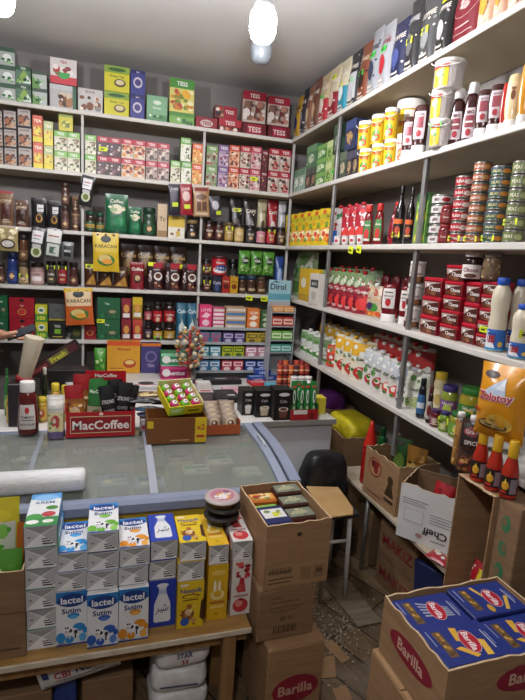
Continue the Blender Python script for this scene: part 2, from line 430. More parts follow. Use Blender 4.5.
# ------------------------------------------------------------------ printed artwork
def a_tea(band, word, base='#d9cdc2', blobs=('#8a4a3a', '#3a2a2c', '#c9a58c', '#a2322f', '#efe3d6'), wordc='#f6f2ee', bot=None, n=22):
    o = [('r', 0, 0, 1, 1, base), ('n', .02, .06, .98, .7, list(blobs), int(n*1.3), .12), ('r', .0, .72, 1, 1, band), ('t', word, .5, .86, .13, wordc, .8)]
    if bot: o.append(('r', 0, 0, 1, .14, bot))
    return o
def a_oval(base, oval, word=None, wordc='#ffffff', extra=(), top=None, bot=None):
    o = [('r', 0, 0, 1, 1, base)]
    if top: o.append(('r', 0, .8, 1, 1, top))
    if bot: o.append(('r', 0, 0, 1, .18, bot))
    o.append(('e', .5, .45, .32, .2, oval)); o += list(extra)
    if word: o.append(('t', word, .5, .84 if top else .74, .1, wordc, .8))
    return o
def a_bag(word, wordc, emblem, panel=None, lines='#d8d0c0'):
    o = []
    if panel: o.append(('r', .12, .18, .88, .62, panel))
    o += [('n', .06, .04, .94, .94, [emblem, lines, wordc, emblem], 9, .05), ('t', word, .5, .72, .1, wordc, .8), ('e', .5, .4, .24, .14, emblem), ('r', .3, .16, .7, .19, lines), ('r', .22, .1, .78, .125, lines)]
    return o
def a_lab(word, wordc, blob, band=None):
    o = []
    if band: o.append(('r', 0, .72, 1, 1, band))
    o += [('t', word, .5, .8, .17, wordc, .7), ('e', .5, .36, .2, .22, blob), ('r', .3, .08, .7, .13, wordc)]
    return o

# ------------------------------------------------------------------ placement on shelves
CACHE = {}
def make(key, builder, w, h, tg):
    k = (key, round(w, 3), round(h, 3), tg)
    if k in CACHE: return copy_tree(CACHE[k])
    o = builder(w, h, tg); CACHE[k] = o; return o
PL_B = ['on the top back shelf', 'on the second back shelf', 'on the third back shelf', 'on the fourth back shelf', 'on the fifth back shelf']
PL_S = ['on the top side shelf', 'on the second side shelf', 'on the third side shelf', 'on the fourth side shelf', 'on the fifth side shelf']
def reg(o, desc, place, cat, tier, order, end, name):
    o.name = name
    REG.append(dict(o=o, desc=desc, place=place, cat=cat, tier=tier, ord=order, end=end))
def headroom(s, z): return SZ[s-1]-ST-.004 if s > 0 else ZC-.02
def B(s, x0, x1, yt, key, builder, desc, name, cat, tiers=1, cols=1, back=.035, d=.07, yb=None, tags={}, fill=.965, jit=.8, place=None, t0=0):
    """a block of like products on back shelf s between picture columns x0..x1, its top seen at picture row yt"""
    Y = YB+back; xm = (x0+x1)/2; zb = SZ[s]+ST+.001
    ztop = onY(xm, yt, Y).z
    if yb is not None: zb = onY(xm, yb, Y).z
    X0 = onY(x0, (yt+(yb or yt+20))/2, Y).x; X1 = onY(x1, (yt+(yb or yt+20))/2, Y).x
    ztop = min(ztop, headroom(s, 1)); w = (X1-X0)/cols; h = (ztop-zb)/tiers
    for c in range(cols):
        for t in range(tiers):
            o = make(key, builder, w*fill, h*.985, tags.get((c, t)))
            o.location = (X0+w*(c+.5), Y+d/2, zb+h*t); o.rotation_euler = (0, 0, math.radians(R_.uniform(-jit, jit)))
            reg(o, desc, place or PL_B[s], cat, t+t0, -(X0+w*c), 'corner', name)
ROUND = {'plastic_tub', 'sauce_bottle', 'squeeze_bottle', 'soy_bottle', 'tin_can', 'paste_jar', 'chocolate_jar', 'nut_jar', 'mayonnaise_bottle', 'food_jar', 'small_cup'}
def S(s, x0, x1, yt, key, builder, desc, name, cat, tiers=1, cols=1, back=.035, d=.07, yb=None, tags={}, fill=.965, jit=.7, turn=None, place=None, t0=0):
    """the same on side shelf s; round things are turned to face the aisle"""
    X = XR+back; xm = (x0+x1)/2; zb = SZ[s]+ST+.001; rn = name in ROUND
    if turn is None: turn = 42 if rn else 0
    if rn: d = ((x1-x0)/cols)*(onX(xm, yt+15, X)-EYE).dot(FWD)/FPX
    Xt = X+(d/2 if rn else 0)
    ztop = onX(xm, yt, Xt).z
    if yb is not None: zb = onX(xm, yb, Xt).z
    ztop = min(ztop, headroom(s, 1))
    h = (ztop-zb)/tiers
    Y0 = onX(x0, yt+15, X).y; Y1 = onX(x1, yt+15, X).y; w = (Y0-Y1)/cols
    for c in range(cols):
        if rn:
            xa = x0+(x1-x0)*(c+.5)/cols; p = onX(xa, yt+15, Xt); wi = (x1-x0)/cols*(p-EYE).dot(FWD)/FPX; wi = min(wi, d*1.08); yc = p.y
        else: wi = w; yc = Y0-w*(c+.5)
        for t in range(tiers):
            o = make(key, builder, wi*fill, h*.985, tags.get((c, t)))
            o.location = (X+d/2, yc, zb+h*t); o.rotation_euler = (0, 0, math.radians(-90+turn+R_.uniform(-jit, jit)))
            reg(o, desc, place or PL_S[s], cat, t+t0, -yc, 'corner', name)
def K(z, x0, x1, yb, yt, key, builder, desc, name, cat, rz=0, tg=None, d=.06, place='', Y=None, w=None, tier=0):
    """one product standing at height z, its base seen at row yb, its top at row yt"""
    xm = (x0+x1)/2
    if Y is None: p = onZ(xm, yb, z)
    else: p = onY(xm, yb, Y); p.z = z
    ym = (yb+yt)/2; wd = w or onY(x1, ym, p.y).x-onY(x0, ym, p.y).x
    h = onY(xm, yt, p.y).z-z
    o = make(key, builder, wd, h, tg); o.location = (p.x, p.y+d/2, z+.001); o.rotation_euler = (0, 0, math.radians(rz))
    reg(o, desc, place, cat, tier, -p.x, 'corner', name); return o
# ------------------------------------------------------------------ the room
XL, YF = -2.0, -1.5
def slab(name, *b, mat, kind=True):
    g = G(); g.box(*b, mat); o = g.obj(name)
    if kind: structure(o)
    return o
def floor_mat():
    m, N, L, b = new_mat('worn_floor_planks')
    tc = N.new('ShaderNodeTexCoord'); mp = N.new('ShaderNodeMapping'); mp.inputs['Rotation'].default_value = (0, 0, math.radians(64))
    L.new(tc.outputs['Object'], mp.inputs['Vector'])
    br = N.new('ShaderNodeTexBrick'); br.inputs['Scale'].default_value = 1; br.inputs['Brick Width'].default_value = 1.1; br.inputs['Row Height'].default_value = .14
    br.inputs['Mortar Size'].default_value = .004; br.inputs['Color1'].default_value = [*lin('#56452f'), 1]; br.inputs['Color2'].default_value = [*lin('#776249'), 1]; br.inputs['Mortar'].default_value = [*lin('#1c1612'), 1]
    L.new(mp.outputs['Vector'], br.inputs['Vector'])
    m2 = N.new('ShaderNodeMapping'); m2.inputs['Scale'].default_value = (2, 18, 1); L.new(mp.outputs['Vector'], m2.inputs['Vector'])
    n = N.new('ShaderNodeTexNoise'); n.inputs['Scale'].default_value = 4; n.inputs['Detail'].default_value = 9; L.new(m2.outputs['Vector'], n.inputs['Vector'])
    mx = N.new('ShaderNodeMix'); mx.data_type = 'RGBA'; mx.blend_type = 'OVERLAY'; mx.inputs[0].default_value = .8
    L.new(br.outputs['Color'], mx.inputs[6]); L.new(n.outputs['Fac'], mx.inputs[7])
    # pale worn patches
    n2 = N.new('ShaderNodeTexNoise'); n2.inputs['Scale'].default_value = 3.2; n2.inputs['Detail'].default_value = 5; L.new(tc.outputs['Object'], n2.inputs['Vector'])
    r = N.new('ShaderNodeValToRGB'); r.color_ramp.elements[0].position = .56; r.color_ramp.elements[1].position = .66; L.new(n2.outputs['Fac'], r.inputs['Fac'])
    m3 = N.new('ShaderNodeMix'); m3.data_type = 'RGBA'; m3.inputs[7].default_value = [*lin('#95897a'), 1]
    ml = N.new('ShaderNodeMath'); ml.operation = 'MULTIPLY'; ml.inputs[1].default_value = .5; L.new(r.outputs['Color'], ml.inputs[0])
    L.new(ml.outputs[0], m3.inputs[0]); L.new(mx.outputs[2], m3.inputs[6]); L.new(m3.outputs[2], b.inputs['Base Color'])
    b.inputs['Roughness'].default_value = .55
    bp = N.new('ShaderNodeBump'); bp.inputs['Strength'].default_value = .25; bp.inputs['Distance'].default_value = .004
    L.new(br.outputs['Fac'], bp.inputs['Height']); bp.invert = True; L.new(bp.outputs['Normal'], b.inputs['Normal'])
    return m
slab('floor', XL, XW, YF, YW, -.05, 0, mat=floor_mat())
slab('ceiling', XL, XW, YF, YW, ZC, ZC+.05, mat=CEILM)
slab('wall_back', XL-.05, XW+.05, YW, YW+.05, -.05, ZC+.05, mat=WALLM)
slab('wall_side', XW, XW+.05, YF, YW, -.05, ZC+.05, mat=WALLM)
slab('wall_left', XL-.05, XL, YF, YW, -.05, ZC+.05, mat=WALLM)
slab('wall_front', XL-.05, XW+.05, YF-.05, YF, -.05, ZC+.05, mat=WALLM)

# shelving: two runs that meet in the corner
POST = noisy('white_painted_post', '#b9b7b2', '#cac8c3', 12, .5)
u = tag(root('shelving_unit', (0, YW, 0)), 'white wall shelving along the back wall full of coffee and tea', 'shelving')
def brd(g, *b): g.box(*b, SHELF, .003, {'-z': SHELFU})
for z in SZ:
    g = G(); brd(g, XL+.02, XW-.006, YB, YW-.004, z-ST, z+ST); o = g.obj('shelf_board', u); o.location = (0, -YW, 0)
for x in (-.175, .594, 1.233, -.95):
    g = G(); g.box(x-.008, x+.008, YB+.012, YB+.03, 0, SZ[0]-ST, POST, .002)
    o = g.obj('upright', u); o.location = (0, -YW, 0)
u = tag(root('shelving_unit', (XW, 0, 0)), 'white wall shelving along the side wall holding sauces and tins', 'shelving')
for z in SZ:
    g = G(); brd(g, XR, XW-.004, .35, YB-.003, z-ST, z+ST); o = g.obj('shelf_board', u); o.location = (-XW, 0, 0)
for y in (1.857, 2.747, .967):
    g = G(); g.box(XR+.012, XR+.03, y-.011, y+.011, {1.857: .72}.get(y, 0), SZ[0]-ST, STEEL, .002)
    o = g.obj('upright', u); o.location = (-XW, 0, 0)
# ------------------------------------------------------------------ lamps
GLOW = emission('lit_bulb_glass', '#f6f4f8', 375.0)
MILKY = M('#5f6468', .35)
def bulb(x, y, z, lit, label, cr=.042):
    """z = centre of the globe"""
    r = tag(root('pendant_bulb', (x, y, z)), label, 'light bulb', None)
    g = G(); g.lathe([(.012, -.052), (.03, -.047), (.041, -.034), (.047, -.012), (.048, .02), (.045, .042), (.04, .05)], GLOW if lit else MILKY, 28); g.obj('globe', r)
    g = G(); g.lathe([(.04, .05), (.034, .07), (.024, .088), (.016, .094)], M('#dfe6ee', .4), 24); g.obj('bulb_collar', r)
    g = G(); g.lathe([(.019, .092), (.02, .1), (.02, .135), (.012, .15), (.004, .155)], M('#2b2c31', .5), 20); g.obj('socket', r)
    g = G(); g.tube([(0, 0, .15), (0, 0, ZC-z-.012)], .004, BLACK, 8); g.obj('cord', r)
    g = G(); g.lathe([(.03, ZC-z-.016), (.032, ZC-z-.01), (.03, ZC-z-.002)], WHITE, 20); g.obj('ceiling_rose', r)
    return r
p = onY(263, 27, 1.9); bulb(p.x, p.y, p.z, True, 'lit white bulb hanging from the ceiling in front of the back shelves')
p = onY(261.5, 52, 2.35); bulb(p.x, p.y, p.z, False, 'milky bulb added behind the lit one to stand for its ghost image')  # added bulb shape, stands in for the ghost image below the lit bulb
p = onY(-1, -3, 2.0); bulb(p.x, p.y, p.z, True, 'lit white bulb half seen at the edge of the ceiling')
bulb(-.2, -.12, 2.22, True, 'lit white bulb hanging nearest the viewer in the front of the shop')
# ------------------------------------------------------------------ back wall, top shelf
BR = ['#7a4a30', '#a5744a', '#d9c6a8', '#3c2318', '#efe6da']
GR = ['#4f8a4a', '#2f6b3a', '#9cc48a', '#dfe8d4', '#1f4a2a']
BERRY = ['#7a1f2a', '#b83a3a', '#3a2030', '#e8d8cc', '#c98a6a']
gmount = b_box('#4a6a50', [('r', 0, 0, 1, 1, '#5d7d66'), ('p', [(0, .1), (.55, .85), (1, .3), (1, .1)], '#8fb257'), ('p', [(.45, .1), (.78, .55), (1, .2), (1, .1)], '#dfe8e6'), ('r', 0, .78, 1, 1, '#35553f'), ('t', 'TEA', .5, .88, .12, '#e9efe2'), ('n', .1, .05, .9, .4, GR, 8, .1)])
silv = b_box('#8a938c', [('r', 0, 0, 1, 1, '#a9b0aa'), ('r', 0, .75, 1, 1, '#3d5a48'), ('e', .5, .42, .3, .22, '#e3e7e2'), ('n', .1, .1, .9, .4, GR, 8, .1)])
B(0, -1, 15, 47, 'gsil', silv, 'small silver and green tea box', 'tea_box', 'tea box', tiers=3)
B(0, 15.5, 31, 66, 'gmt', gmount, 'dark green mountain tea box', 'tea_box', 'tea box', tiers=2)
B(0, 32, 47, 71, 'gm2', b_box('#7f8c80', [('r', 0, 0, 1, 1, '#b8c0ba'), ('p', [(0, 0), (0, .7), (.6, 0)], '#6f9a54'), ('r', 0, .8, 1, 1, '#4a5b50'), ('n', .2, .2, .9, .6, GR, 8, .1)]), 'pale green and silver tea box', 'tea_box', 'tea box', tiers=2)
B(0, 49, 76.5, 84, 'sil2', b_box('#8d8f8f', [('r', 0, 0, 1, 1, '#b5b3b1'), ('r', 0, .8, 1, 1, '#c2c2c4'), ('n', .3, .1, .95, .7, BR+['#77706a'], 16, .12), ('r', .86, 0, 1, 1, '#3f6650')]), 'silver tea carton with brown picture', 'tea_box', 'tea box', d=.1)
B(0, 49.5, 77, 57.5, 'rw1', b_box('#b8545a', [('r', 0, 0, 1, 1, '#d9d4d0'), ('r', 0, .0, 1, .3, '#c8434d'), ('n', .1, .3, .9, .75, ['#5d9a5a', '#b83a44', '#efe6e2', '#8f4a4a'], 16, .11), ('e', .5, .33, .2, .13, '#49a85a'), ('t', 'TEA', .5, .86, .11, '#b23a44')]), 'red and white tea carton with green leaf', 'tea_box', 'tea box', d=.1, yb=83.5)
B(0, 77.5, 103, 88, 'sil3', b_box('#8d8b8b', [('r', 0, 0, 1, 1, '#c4c0bd'), ('n', .05, .1, .95, .7, BR+['#8a8480'], 16, .11), ('t', 'BLACK', .5, .88, .1, '#7a5a50')]), 'wide silver grey tea carton', 'tea_box', 'tea box', d=.1)
yah = b_box('#b5b02c', [('r', 0, 0, 1, 1, '#cfc62e'), ('r', 0, .72, 1, 1, '#86a33a'), ('e', .5, .86, .35, .07, '#31592f'), ('e', .62, .35, .24, .16, '#54452a'), ('e', .62, .37, .17, .1, '#d8c8a0'), ('t', 'Green Tea', .5, .6, .1, '#3d6a30')])
B(0, 104, 130, 65, 'yah', yah, 'big yellow green tea carton', 'tea_box', 'tea box', tiers=2, d=.1)
B(0, 130.5, 145.5, 69, 'nav', b_box('#2e2f66', [('r', 0, 0, 1, 1, '#3a3c86'), ('e', .5, .5, .32, .22, '#c8c2cc'), ('e', .5, .5, .22, .14, '#46407f'), ('r', 0, .86, 1, 1, '#27285c'), ('t', 'Earl', .5, .92, .07, '#d8d6e8')]), 'navy blue tea carton', 'tea_box', 'tea box', tiers=2, d=.1)
B(0, 146.5, 168, 95, 'gpl', b_box('#6f9a78', [('r', 0, 0, 1, 1, '#7fae86'), ('r', 0, 0, 1, .3, '#5d9068'), ('e', .5, .75, .2, .08, '#d4e4d0'), ('t', 'Green', .5, .55, .1, '#e2efe0'), ('n', .1, .05, .9, .3, GR, 8, .09)]), 'pale green tea carton', 'tea_box', 'tea box', d=.1)
B(0, 169, 195, 112, 'slm', b_box('#5f9a3c', [('r', 0, 0, 1, 1, '#77a84f'), ('r', 0, .7, 1, 1, '#4f8a3a'), ('n', .3, .1, .95, .6, GR, 8, .08)]), 'flat green tea box under the yellow carton', 'tea_box', 'tea box', d=.1)
B(0, 169.5, 195, 78, 'tsY', b_box('#c9c06a', a_tea('#4b8f3c', 'TESS', '#d8cf72', ('#c9842a', '#b8503a', '#efe6b8', '#7a8a3a', '#e8b23a'), n=26)), 'yellow tea carton with green top band', 'tea_box', 'tea box', yb=112, d=.1)
B(0, 195.5, 218, 116.5, 'rsl', b_box('#7a2028', [('r', 0, 0, 1, 1, '#8f2a34'), ('e', .5, .5, .3, .3, '#d0b8b4'), ('t', 'TESS', .5, .5, .3, '#7a1420')]), 'flat dark red tea box with pale oval', 'tea_box', 'tea box', d=.1)
B(0, 218.5, 242, 118.5, 'rsm', b_box('#7a2028', [('r', 0, 0, 1, 1, '#b02a3a'), ('r', 0, 0, 1, .45, '#5a1a20'), ('t', 'TESS', .5, .7, .3, '#f0e2e0'), ('n', .05, .05, .95, .4, BERRY, 10, .08)]), 'low red tea box on the shelf', 'tea_box', 'tea box', d=.1)
B(0, 215, 238, 105.5, 'rsm2', b_box('#7a2028', [('r', 0, 0, 1, 1, '#a02636'), ('r', 0, 0, .4, 1, '#6a4a44'), ('t', 'TESS', .66, .55, .28, '#f0e2e0', .55), ('n', .02, .05, .4, .95, BERRY, 8, .1)]), 'low red tea box atop others', 'tea_box', 'tea box', yb=118.3, d=.1)
tsr = b_box('#8f6a62', a_tea('#a8203a', 'TESS', '#cfc2b8', ('#7a2a30', '#efe8e2', '#8a6a58', '#b8a898', '#6a4a44', '#c98a7a'), n=46))
B(0, 242.5, 267, 122.5, 'tsb', b_box('#571820', [('r', 0, 0, 1, 1, '#6a1a26'), ('r', .2, .15, .8, .9, '#a8203a'), ('t', 'TESS', .5, .5, .42, '#f0e2e0', .55)]), 'flat dark red tea box under a carton', 'tea_box', 'tea box', d=.1)
B(0, 243, 267, 90.5, 'tsr', tsr, 'red topped tea carton with berry picture', 'tea_box', 'tea box', yb=122.3, d=.1)
B(0, 268, 291, 125.5, 'tsb', b_box('#571820', [('r', 0, 0, 1, 1, '#6a1a26'), ('r', .2, .15, .8, .9, '#a8203a'), ('t', 'TESS', .5, .5, .42, '#f0e2e0', .55)]), 'flat dark red tea box under a carton', 'tea_box', 'tea box', d=.1)
B(0, 268, 290.5, 96, 'tsr', tsr, 'red topped tea carton with berry picture', 'tea_box', 'tea box', yb=125.3, d=.1)
# ------------------------------------------------------------------ back wall, second shelf
cof = b_box('#2e2a2a', [('r', .0, 0, 1, 1, '#2b2626'), ('r', .05, .05, .95, .95, '#b3a8a0'), ('n', .06, .06, .94, .66, ['#7a4128', '#a0603a', '#5a2d1e', '#c09a78', '#3a2a24'], 30, .15), ('t', 'COFFEE', .5, .84, .1, '#4a4040', .75)])
B(1, -4, 2.5, 110, 'cof0', cof, 'black edged box by the shelf end', 'tea_box', 'tea box', tiers=3)
B(1, 3, 16.5, 110, 'cof', cof, 'white box with brown spice picture', 'tea_box', 'tea box', tiers=3)
B(1, 17.5, 32, 127, 'cof', cof, 'wider white box with brown picture', 'tea_box', 'tea box', tiers=2, yb=None)
B(1, 17, 31, 107, 'cof', cof, 'white box topping the second stack', 'tea_box', 'tea box', yb=126.6)
ory = lambda a, b_: b_box(a, [('r', 0, 0, 1, 1, a), ('r', 0, .62, 1, 1, b_), ('e', .5, .42, .36, .17, '#e8d44a'), ('r', 0, 0, 1, .2, '#e6d23a'), ('n', .1, .3, .9, .6, ['#c9842a', '#e8e0c0', '#9a7a30'], 8, .1), ('t', 'TEA', .5, .8, .12, '#fff4d8')])
B(1, 32.5, 42.5, 115, 'or1', ory('#d98a3a', '#d2654e'), 'tall orange and pink tea box', 'tea_box', 'tea box', tiers=2)
B(1, 43.5, 53, 121, 'or2', ory('#d8c84a', '#b8c088'), 'tall yellow tea box', 'tea_box', 'tea box', tiers=2)
tgr = b_box('#5d8a44', a_tea('#79b34a', 'TESS', '#d4cfb8', ('#5a4a34', '#8a7a54', '#e8e4d0', '#3a4a2a', '#a8b878'), n=18))
B(1, 54, 80, 131.5, 'tg', tgr, 'green topped tea box with leaf bowl', 'tea_box', 'tea box', tiers=2, cols=2)
B(1, 58.5, 73, 112, 'ytb', b_box('#b9b02c', [('r', 0, 0, 1, 1, '#c9bf34'), ('e', .5, .42, .3, .22, '#7a8a3a'), ('r', 0, .85, 1, 1, '#8a9a4a'), ('n', .2, .2, .8, .6, ['#e8dc5a', '#5a6a2a'], 6, .1)]), 'small yellow tea box resting above green ones', 'tea_box', 'tea box', yb=131)
B(1, 85, 96.5, 135, 'tg', tgr, 'green tea box beside the upright', 'tea_box', 'tea box', tiers=2)
trb = b_box('#6a2a30', a_tea('#b22a42', 'TESS', '#4a3a3c', ('#2a2226', '#5a4048', '#8a6a6a', '#d0c0b8', '#6a2a3a'), n=18))
tro = b_box('#8a2f34', a_tea('#b92b40', 'TESS', '#d8c4ae', ('#c9642e', '#8a3a2a', '#e8d8c4', '#5a2a24', '#d8944a'), n=18))
B(1, 97, 121, 137, 'trb', trb, 'red tea box with black tea picture', 'tea_box', 'tea box', tiers=2, cols=2, tags={(0, 1): (.5, .35, NEONY)})
B(1, 121.3, 145.5, 139.5, 'tro', tro, 'red tea box with orange fruit picture', 'tea_box', 'tea box', tiers=2, cols=2)
B(1, 145.8, 169.5, 142.5, 'trc', b_box('#8a2f34', a_tea('#b92b40', 'TESS', '#a8948a', ('#8a2a2a', '#5a3a34', '#d8c8bc', '#3a2a2a'), n=18)), 'red tea box with tea glass picture', 'tea_box', 'tea box', tiers=2, cols=2)
B(1, 170.5, 180.5, 160.5, 'tg3', tgr, 'short green tea box, front', 'tea_box', 'tea box')
gwt = b_box('#7aa85a', a_tea('#6aa84a', 'TESS', '#e2e2d2', ('#8a9a5a', '#c9d0a0', '#5a4a34', '#f0efe4'), n=16))
B(1, 181, 191.5, 161.5, 'gwt', gwt, 'white tea box with green top', 'tea_box', 'tea box')
B(1, 180.5, 191, 137.5, 'gwt', gwt, 'taller white and green tea box above', 'tea_box', 'tea box', yb=161.3)
B(1, 192.5, 203, 143.5, 'org', b_box('#c9702e', a_tea('#d8602e', 'TESS', '#e0964a', ('#e8b24a', '#c9502a', '#f0d8a0', '#7a9a3a'), n=16)), 'orange citrus tea box', 'tea_box', 'tea box', tiers=2)
B(1, 206.5, 218, 145.5, 'grb', b_box('#5d7a4a', a_tea('#7aa05a', 'TESS', '#8a9a78', ('#b83a44', '#5a7a4a', '#c9c0a8', '#7a2a34'), n=16)), 'sage green tea box with berries', 'tea_box', 'tea box', tiers=2)
B(1, 218.5, 229, 145, 'pur', b_box('#6a5a7a', a_tea('#7a5a90', 'TESS', '#a890a8', ('#5a3a6a', '#c9b0c4', '#8a3a5a', '#e0d4dc'), n=16)), 'lilac tea box', 'tea_box', 'tea box', tiers=2)
B(1, 229.3, 240, 145, 'ora', b_box('#b0482e', a_tea('#c8482e', 'TESS', '#d8a080', ('#b8442a', '#8a2a24', '#f0dcc4', '#5a3a30'), n=16)), 'red orange tea box', 'tea_box', 'tea box', tiers=2)
B(1, 240.3, 250.7, 145.8, 'rwh', b_box('#8a3a3a', a_tea('#b8303e', 'TESS', '#cfc0b2', ('#8a5a4a', '#efe6dc', '#7a2a2e', '#5d6a44'), n=16)), 'red and white tea box', 'tea_box', 'tea box', tiers=2)
B(1, 251, 261.5, 146.5, 'pnk', b_box('#a84a5a', a_tea('#c0485a', 'TESS', '#d0b0b0', ('#a84a5a', '#e8d4d0', '#5a3a40', '#d88a8a'), n=16)), 'pink tea box', 'tea_box', 'tea box', tiers=2, tags={(0, 0): (.4, .55, NEONY)})
B(1, 262, 268, 150, 'drk', b_box('#4a1f26', a_tea('#7a2430', 'TESS', '#5a2a30', BERRY, n=10)), 'narrow dark maroon tea box', 'tea_box', 'tea box', tiers=2)
B(1, 269, 291, 149, 'tre', b_box('#8a2f34', a_tea('#b0283c', 'TESS', '#c4b4a8', ('#6a2a30', '#b84a44', '#e8dccf', '#3a2428'), n=18)), 'crimson tea box next to the corner', 'tea_box', 'tea box', tiers=2, cols=2)
# ------------------------------------------------------------------ back wall, third shelf
goldjar = lambda body, cap, lab, word='GOLD': b_bottle(GOLDJ, body, GOLDC, cap, (.1, .42, 1.15, lab, [('e', .5, .5, .22, .42, '#3a1d16'), ('e', .5, .5, .16, .3, '#c9a06a'), ('t', word, .5, .5, .2, '#f0e2c8', .5)]), name='coffee_jar')
B(2, -2, 12.5, 190, 'cb1', b_pouch('#8a6a4e', a_bag('COFFEE', '#e8d8b8', '#4a241c', '#5a3226'), kind='stand', seal='#b0323e'), 'brown coffee pouch with dark emblem', 'coffee_pouch', 'coffee pouch')
B(2, 14, 28, 199, 'cb2', b_pouch('#6a4a3c', a_bag('COFFEE', '#e8d8b8', '#2e1814', '#46261e'), kind='stand'), 'dark brown coffee pouch with red edge', 'coffee_pouch', 'coffee pouch')
blkp = b_pouch('#17161a', [('e', .55, .32, .22, .14, '#b98a3a'), ('e', .55, .34, .15, .09, '#3c2012'), ('r', .42, .55, .85, .78, '#dcdcdc'), ('r', .48, .64, .8, .67, '#555555'), ('r', .48, .58, .7, .6, '#777777')], kind='stand')
B(2, 30, 46, 197, 'bkp', blkp, 'black coffee pouch with gold cup', 'coffee_pouch', 'coffee pouch', cols=1)
B(2, 46, 60.5, 200, 'bkp', blkp, 'smaller black coffee pouch with gold cup', 'coffee_pouch', 'coffee pouch')
dj = goldjar('#5c4038', '#3c2a26', '#7a5a50')
B(2, 60.5, 69, 205, 'dj', dj, 'brown coffee jar with round emblem', 'coffee_jar', 'coffee jar')
B(2, 60.5, 69, 182, 'dj', dj, 'brown coffee jar atop its twin', 'coffee_jar', 'coffee jar', yb=204.8)
dj2 = goldjar('#7a5a4c', '#9a7a5a', '#4a342e')
B(2, 71, 79.5, 213, 'dj2', dj2, 'slim tan coffee jar', 'coffee_jar', 'coffee jar')
B(2, 71, 79.5, 196, 'dj2', dj2, 'slim tan coffee jar on top', 'coffee_jar', 'coffee jar', yb=212.8)
gj = b_bottle(GOLDJ, '#3a2a1e', GOLDC, '#23503a', (.08, .5, 1.2, '#2f5a40', [('r', 0, .3, 1, .7, '#c9a24a'), ('t', 'Coffee', .5, .5, .22, '#1f3a2a')]), name='coffee_jar')
B(2, 85, 95, 210, 'gj', gj, 'coffee jar with green and gold label', 'coffee_jar', 'coffee jar')
B(2, 96, 104, 212, 'gj', gj, 'narrower coffee jar with green label', 'coffee_jar', 'coffee jar')
jac = b_pouch('#1e6a44', [('e', .5, .62, .28, .12, '#e4dcc0'), ('t', 'Coffee', .5, .82, .09, '#f0ead8'), ('e', .62, .3, .24, .13, '#2f8a5a'), ('r', .0, .0, 1, .08, '#12482e'), ('n', .1, .45, .9, .7, ['#c9b88a', '#8fae7a', '#e8e4c8'], 8, .08)], kind='stand')
B(2, 105, 128.5, 193, 'jac', jac, 'large green coffee pouch', 'coffee_pouch', 'coffee pouch')
B(2, 128.5, 142, 206, 'jac', jac, 'medium green coffee pouch', 'coffee_pouch', 'coffee pouch')
B(2, 142.5, 156.5, 207, 'gj3', goldjar('#2a4a34', '#173a28', '#24603f', 'Cafe'), 'wide dark green coffee jar', 'coffee_jar', 'coffee jar', d=.08)
B(2, 157.5, 167.5, 203.5, 'tc', b_box('#b59a78', [('r', 0, 0, 1, 1, '#cdb592'), ('t', 'Tc', .5, .55, .13, '#3a2a1e'), ('r', 0, 0, 1, .2, '#9a7a54')]), 'tall beige coffee pack', 'coffee_pack', 'coffee')
B(2, 168, 185, 216, 'yw', b_box('#c9a02e', [('r', 0, 0, 1, 1, '#e2ddd0'), ('r', 0, .5, 1, 1, '#d8b83a'), ('n', .1, .05, .9, .45, ['#e8e4dc', '#c9a84a', '#8a6a3a'], 8, .1)]), 'yellow and white coffee box', 'coffee_pack', 'coffee')
B(2, 186.5, 199, 219.5, 'dkj', goldjar('#2a2420', '#8a744a', '#3a3028'), 'dark jar with gold cap', 'coffee_jar', 'coffee jar', d=.075)
tin = lambda c, lab, cap='#1c1818', word='Gold': b_bottle(STRAIGHT, c, STRAIGHTC, cap, (.1, .75, 1.2, lab, [('t', word, .5, .62, .2, '#e8dcc4', .6), ('e', .5, .3, .16, .16, '#c9a878')]), name='coffee_tin')
B(2, 205, 224.5, 220.5, 'tn1', tin('#3a1f1c', '#4a2420'), 'dark maroon coffee tin', 'coffee_tin', 'coffee tin', cols=2)
B(2, 225, 234.5, 222, 'tn2', tin('#7a6230', '#b09048', '#5a4a28'), 'gold coffee tin', 'coffee_tin', 'coffee tin', tags={(0, 0): (.5, .9, NEONY)})
B(2, 235, 245, 224, 'tn3', tin('#8a7040', '#d2b878', '#2a2420', 'Cafe'), 'pale gold coffee tin', 'coffee_tin', 'coffee tin')
B(2, 246, 256, 225, 'tn4', tin('#2a2628', '#3a3436'), 'black coffee tin', 'coffee_tin', 'coffee tin')
B(2, 257, 266.5, 227, 'tn5', tin('#3a2a2c', '#d08a9a', '#23201f', 'Mild'), 'coffee tin with pink label', 'coffee_tin', 'coffee tin')
B(2, 267, 276.5, 226, 'tn6', tin('#3a1a1c', '#b02a34', '#23201f'), 'coffee tin with red label', 'coffee_tin', 'coffee tin', tags={(0, 0): (.5, .95, NEONY)})
B(2, 277, 286.5, 227, 'tn7', tin('#33211a', '#4a3024'), 'brown coffee tin beside yellow pouches', 'coffee_tin', 'coffee tin')
bg = lambda c, e, word='CAFE', wc='#efe8dc': b_pouch(c, a_bag(word, wc, e), kind='stand')
B(2, 231, 244.5, 196, 'bgk', bg('#1a181b', '#6a6060'), 'black coffee bag behind the tins', 'coffee_bag', 'coffee bag', back=.13, tags={(0, 0): (.5, .72, NEONY)})
B(2, 245, 258.5, 197.5, 'bgd', bg('#2e2424', '#a8a0a0'), 'dark brown coffee bag behind the tins', 'coffee_bag', 'coffee bag', back=.13)
B(2, 259, 268.5, 198, 'bgc', bg('#c9bd98', '#5a4a34', wc='#4a3a28'), 'cream coffee bag behind the tins', 'coffee_bag', 'coffee bag', back=.13)
B(2, 269, 279.5, 198, 'bgr', bg('#a8202c', '#e8d8d0'), 'red coffee bag behind the tins', 'coffee_bag', 'coffee bag', back=.13)
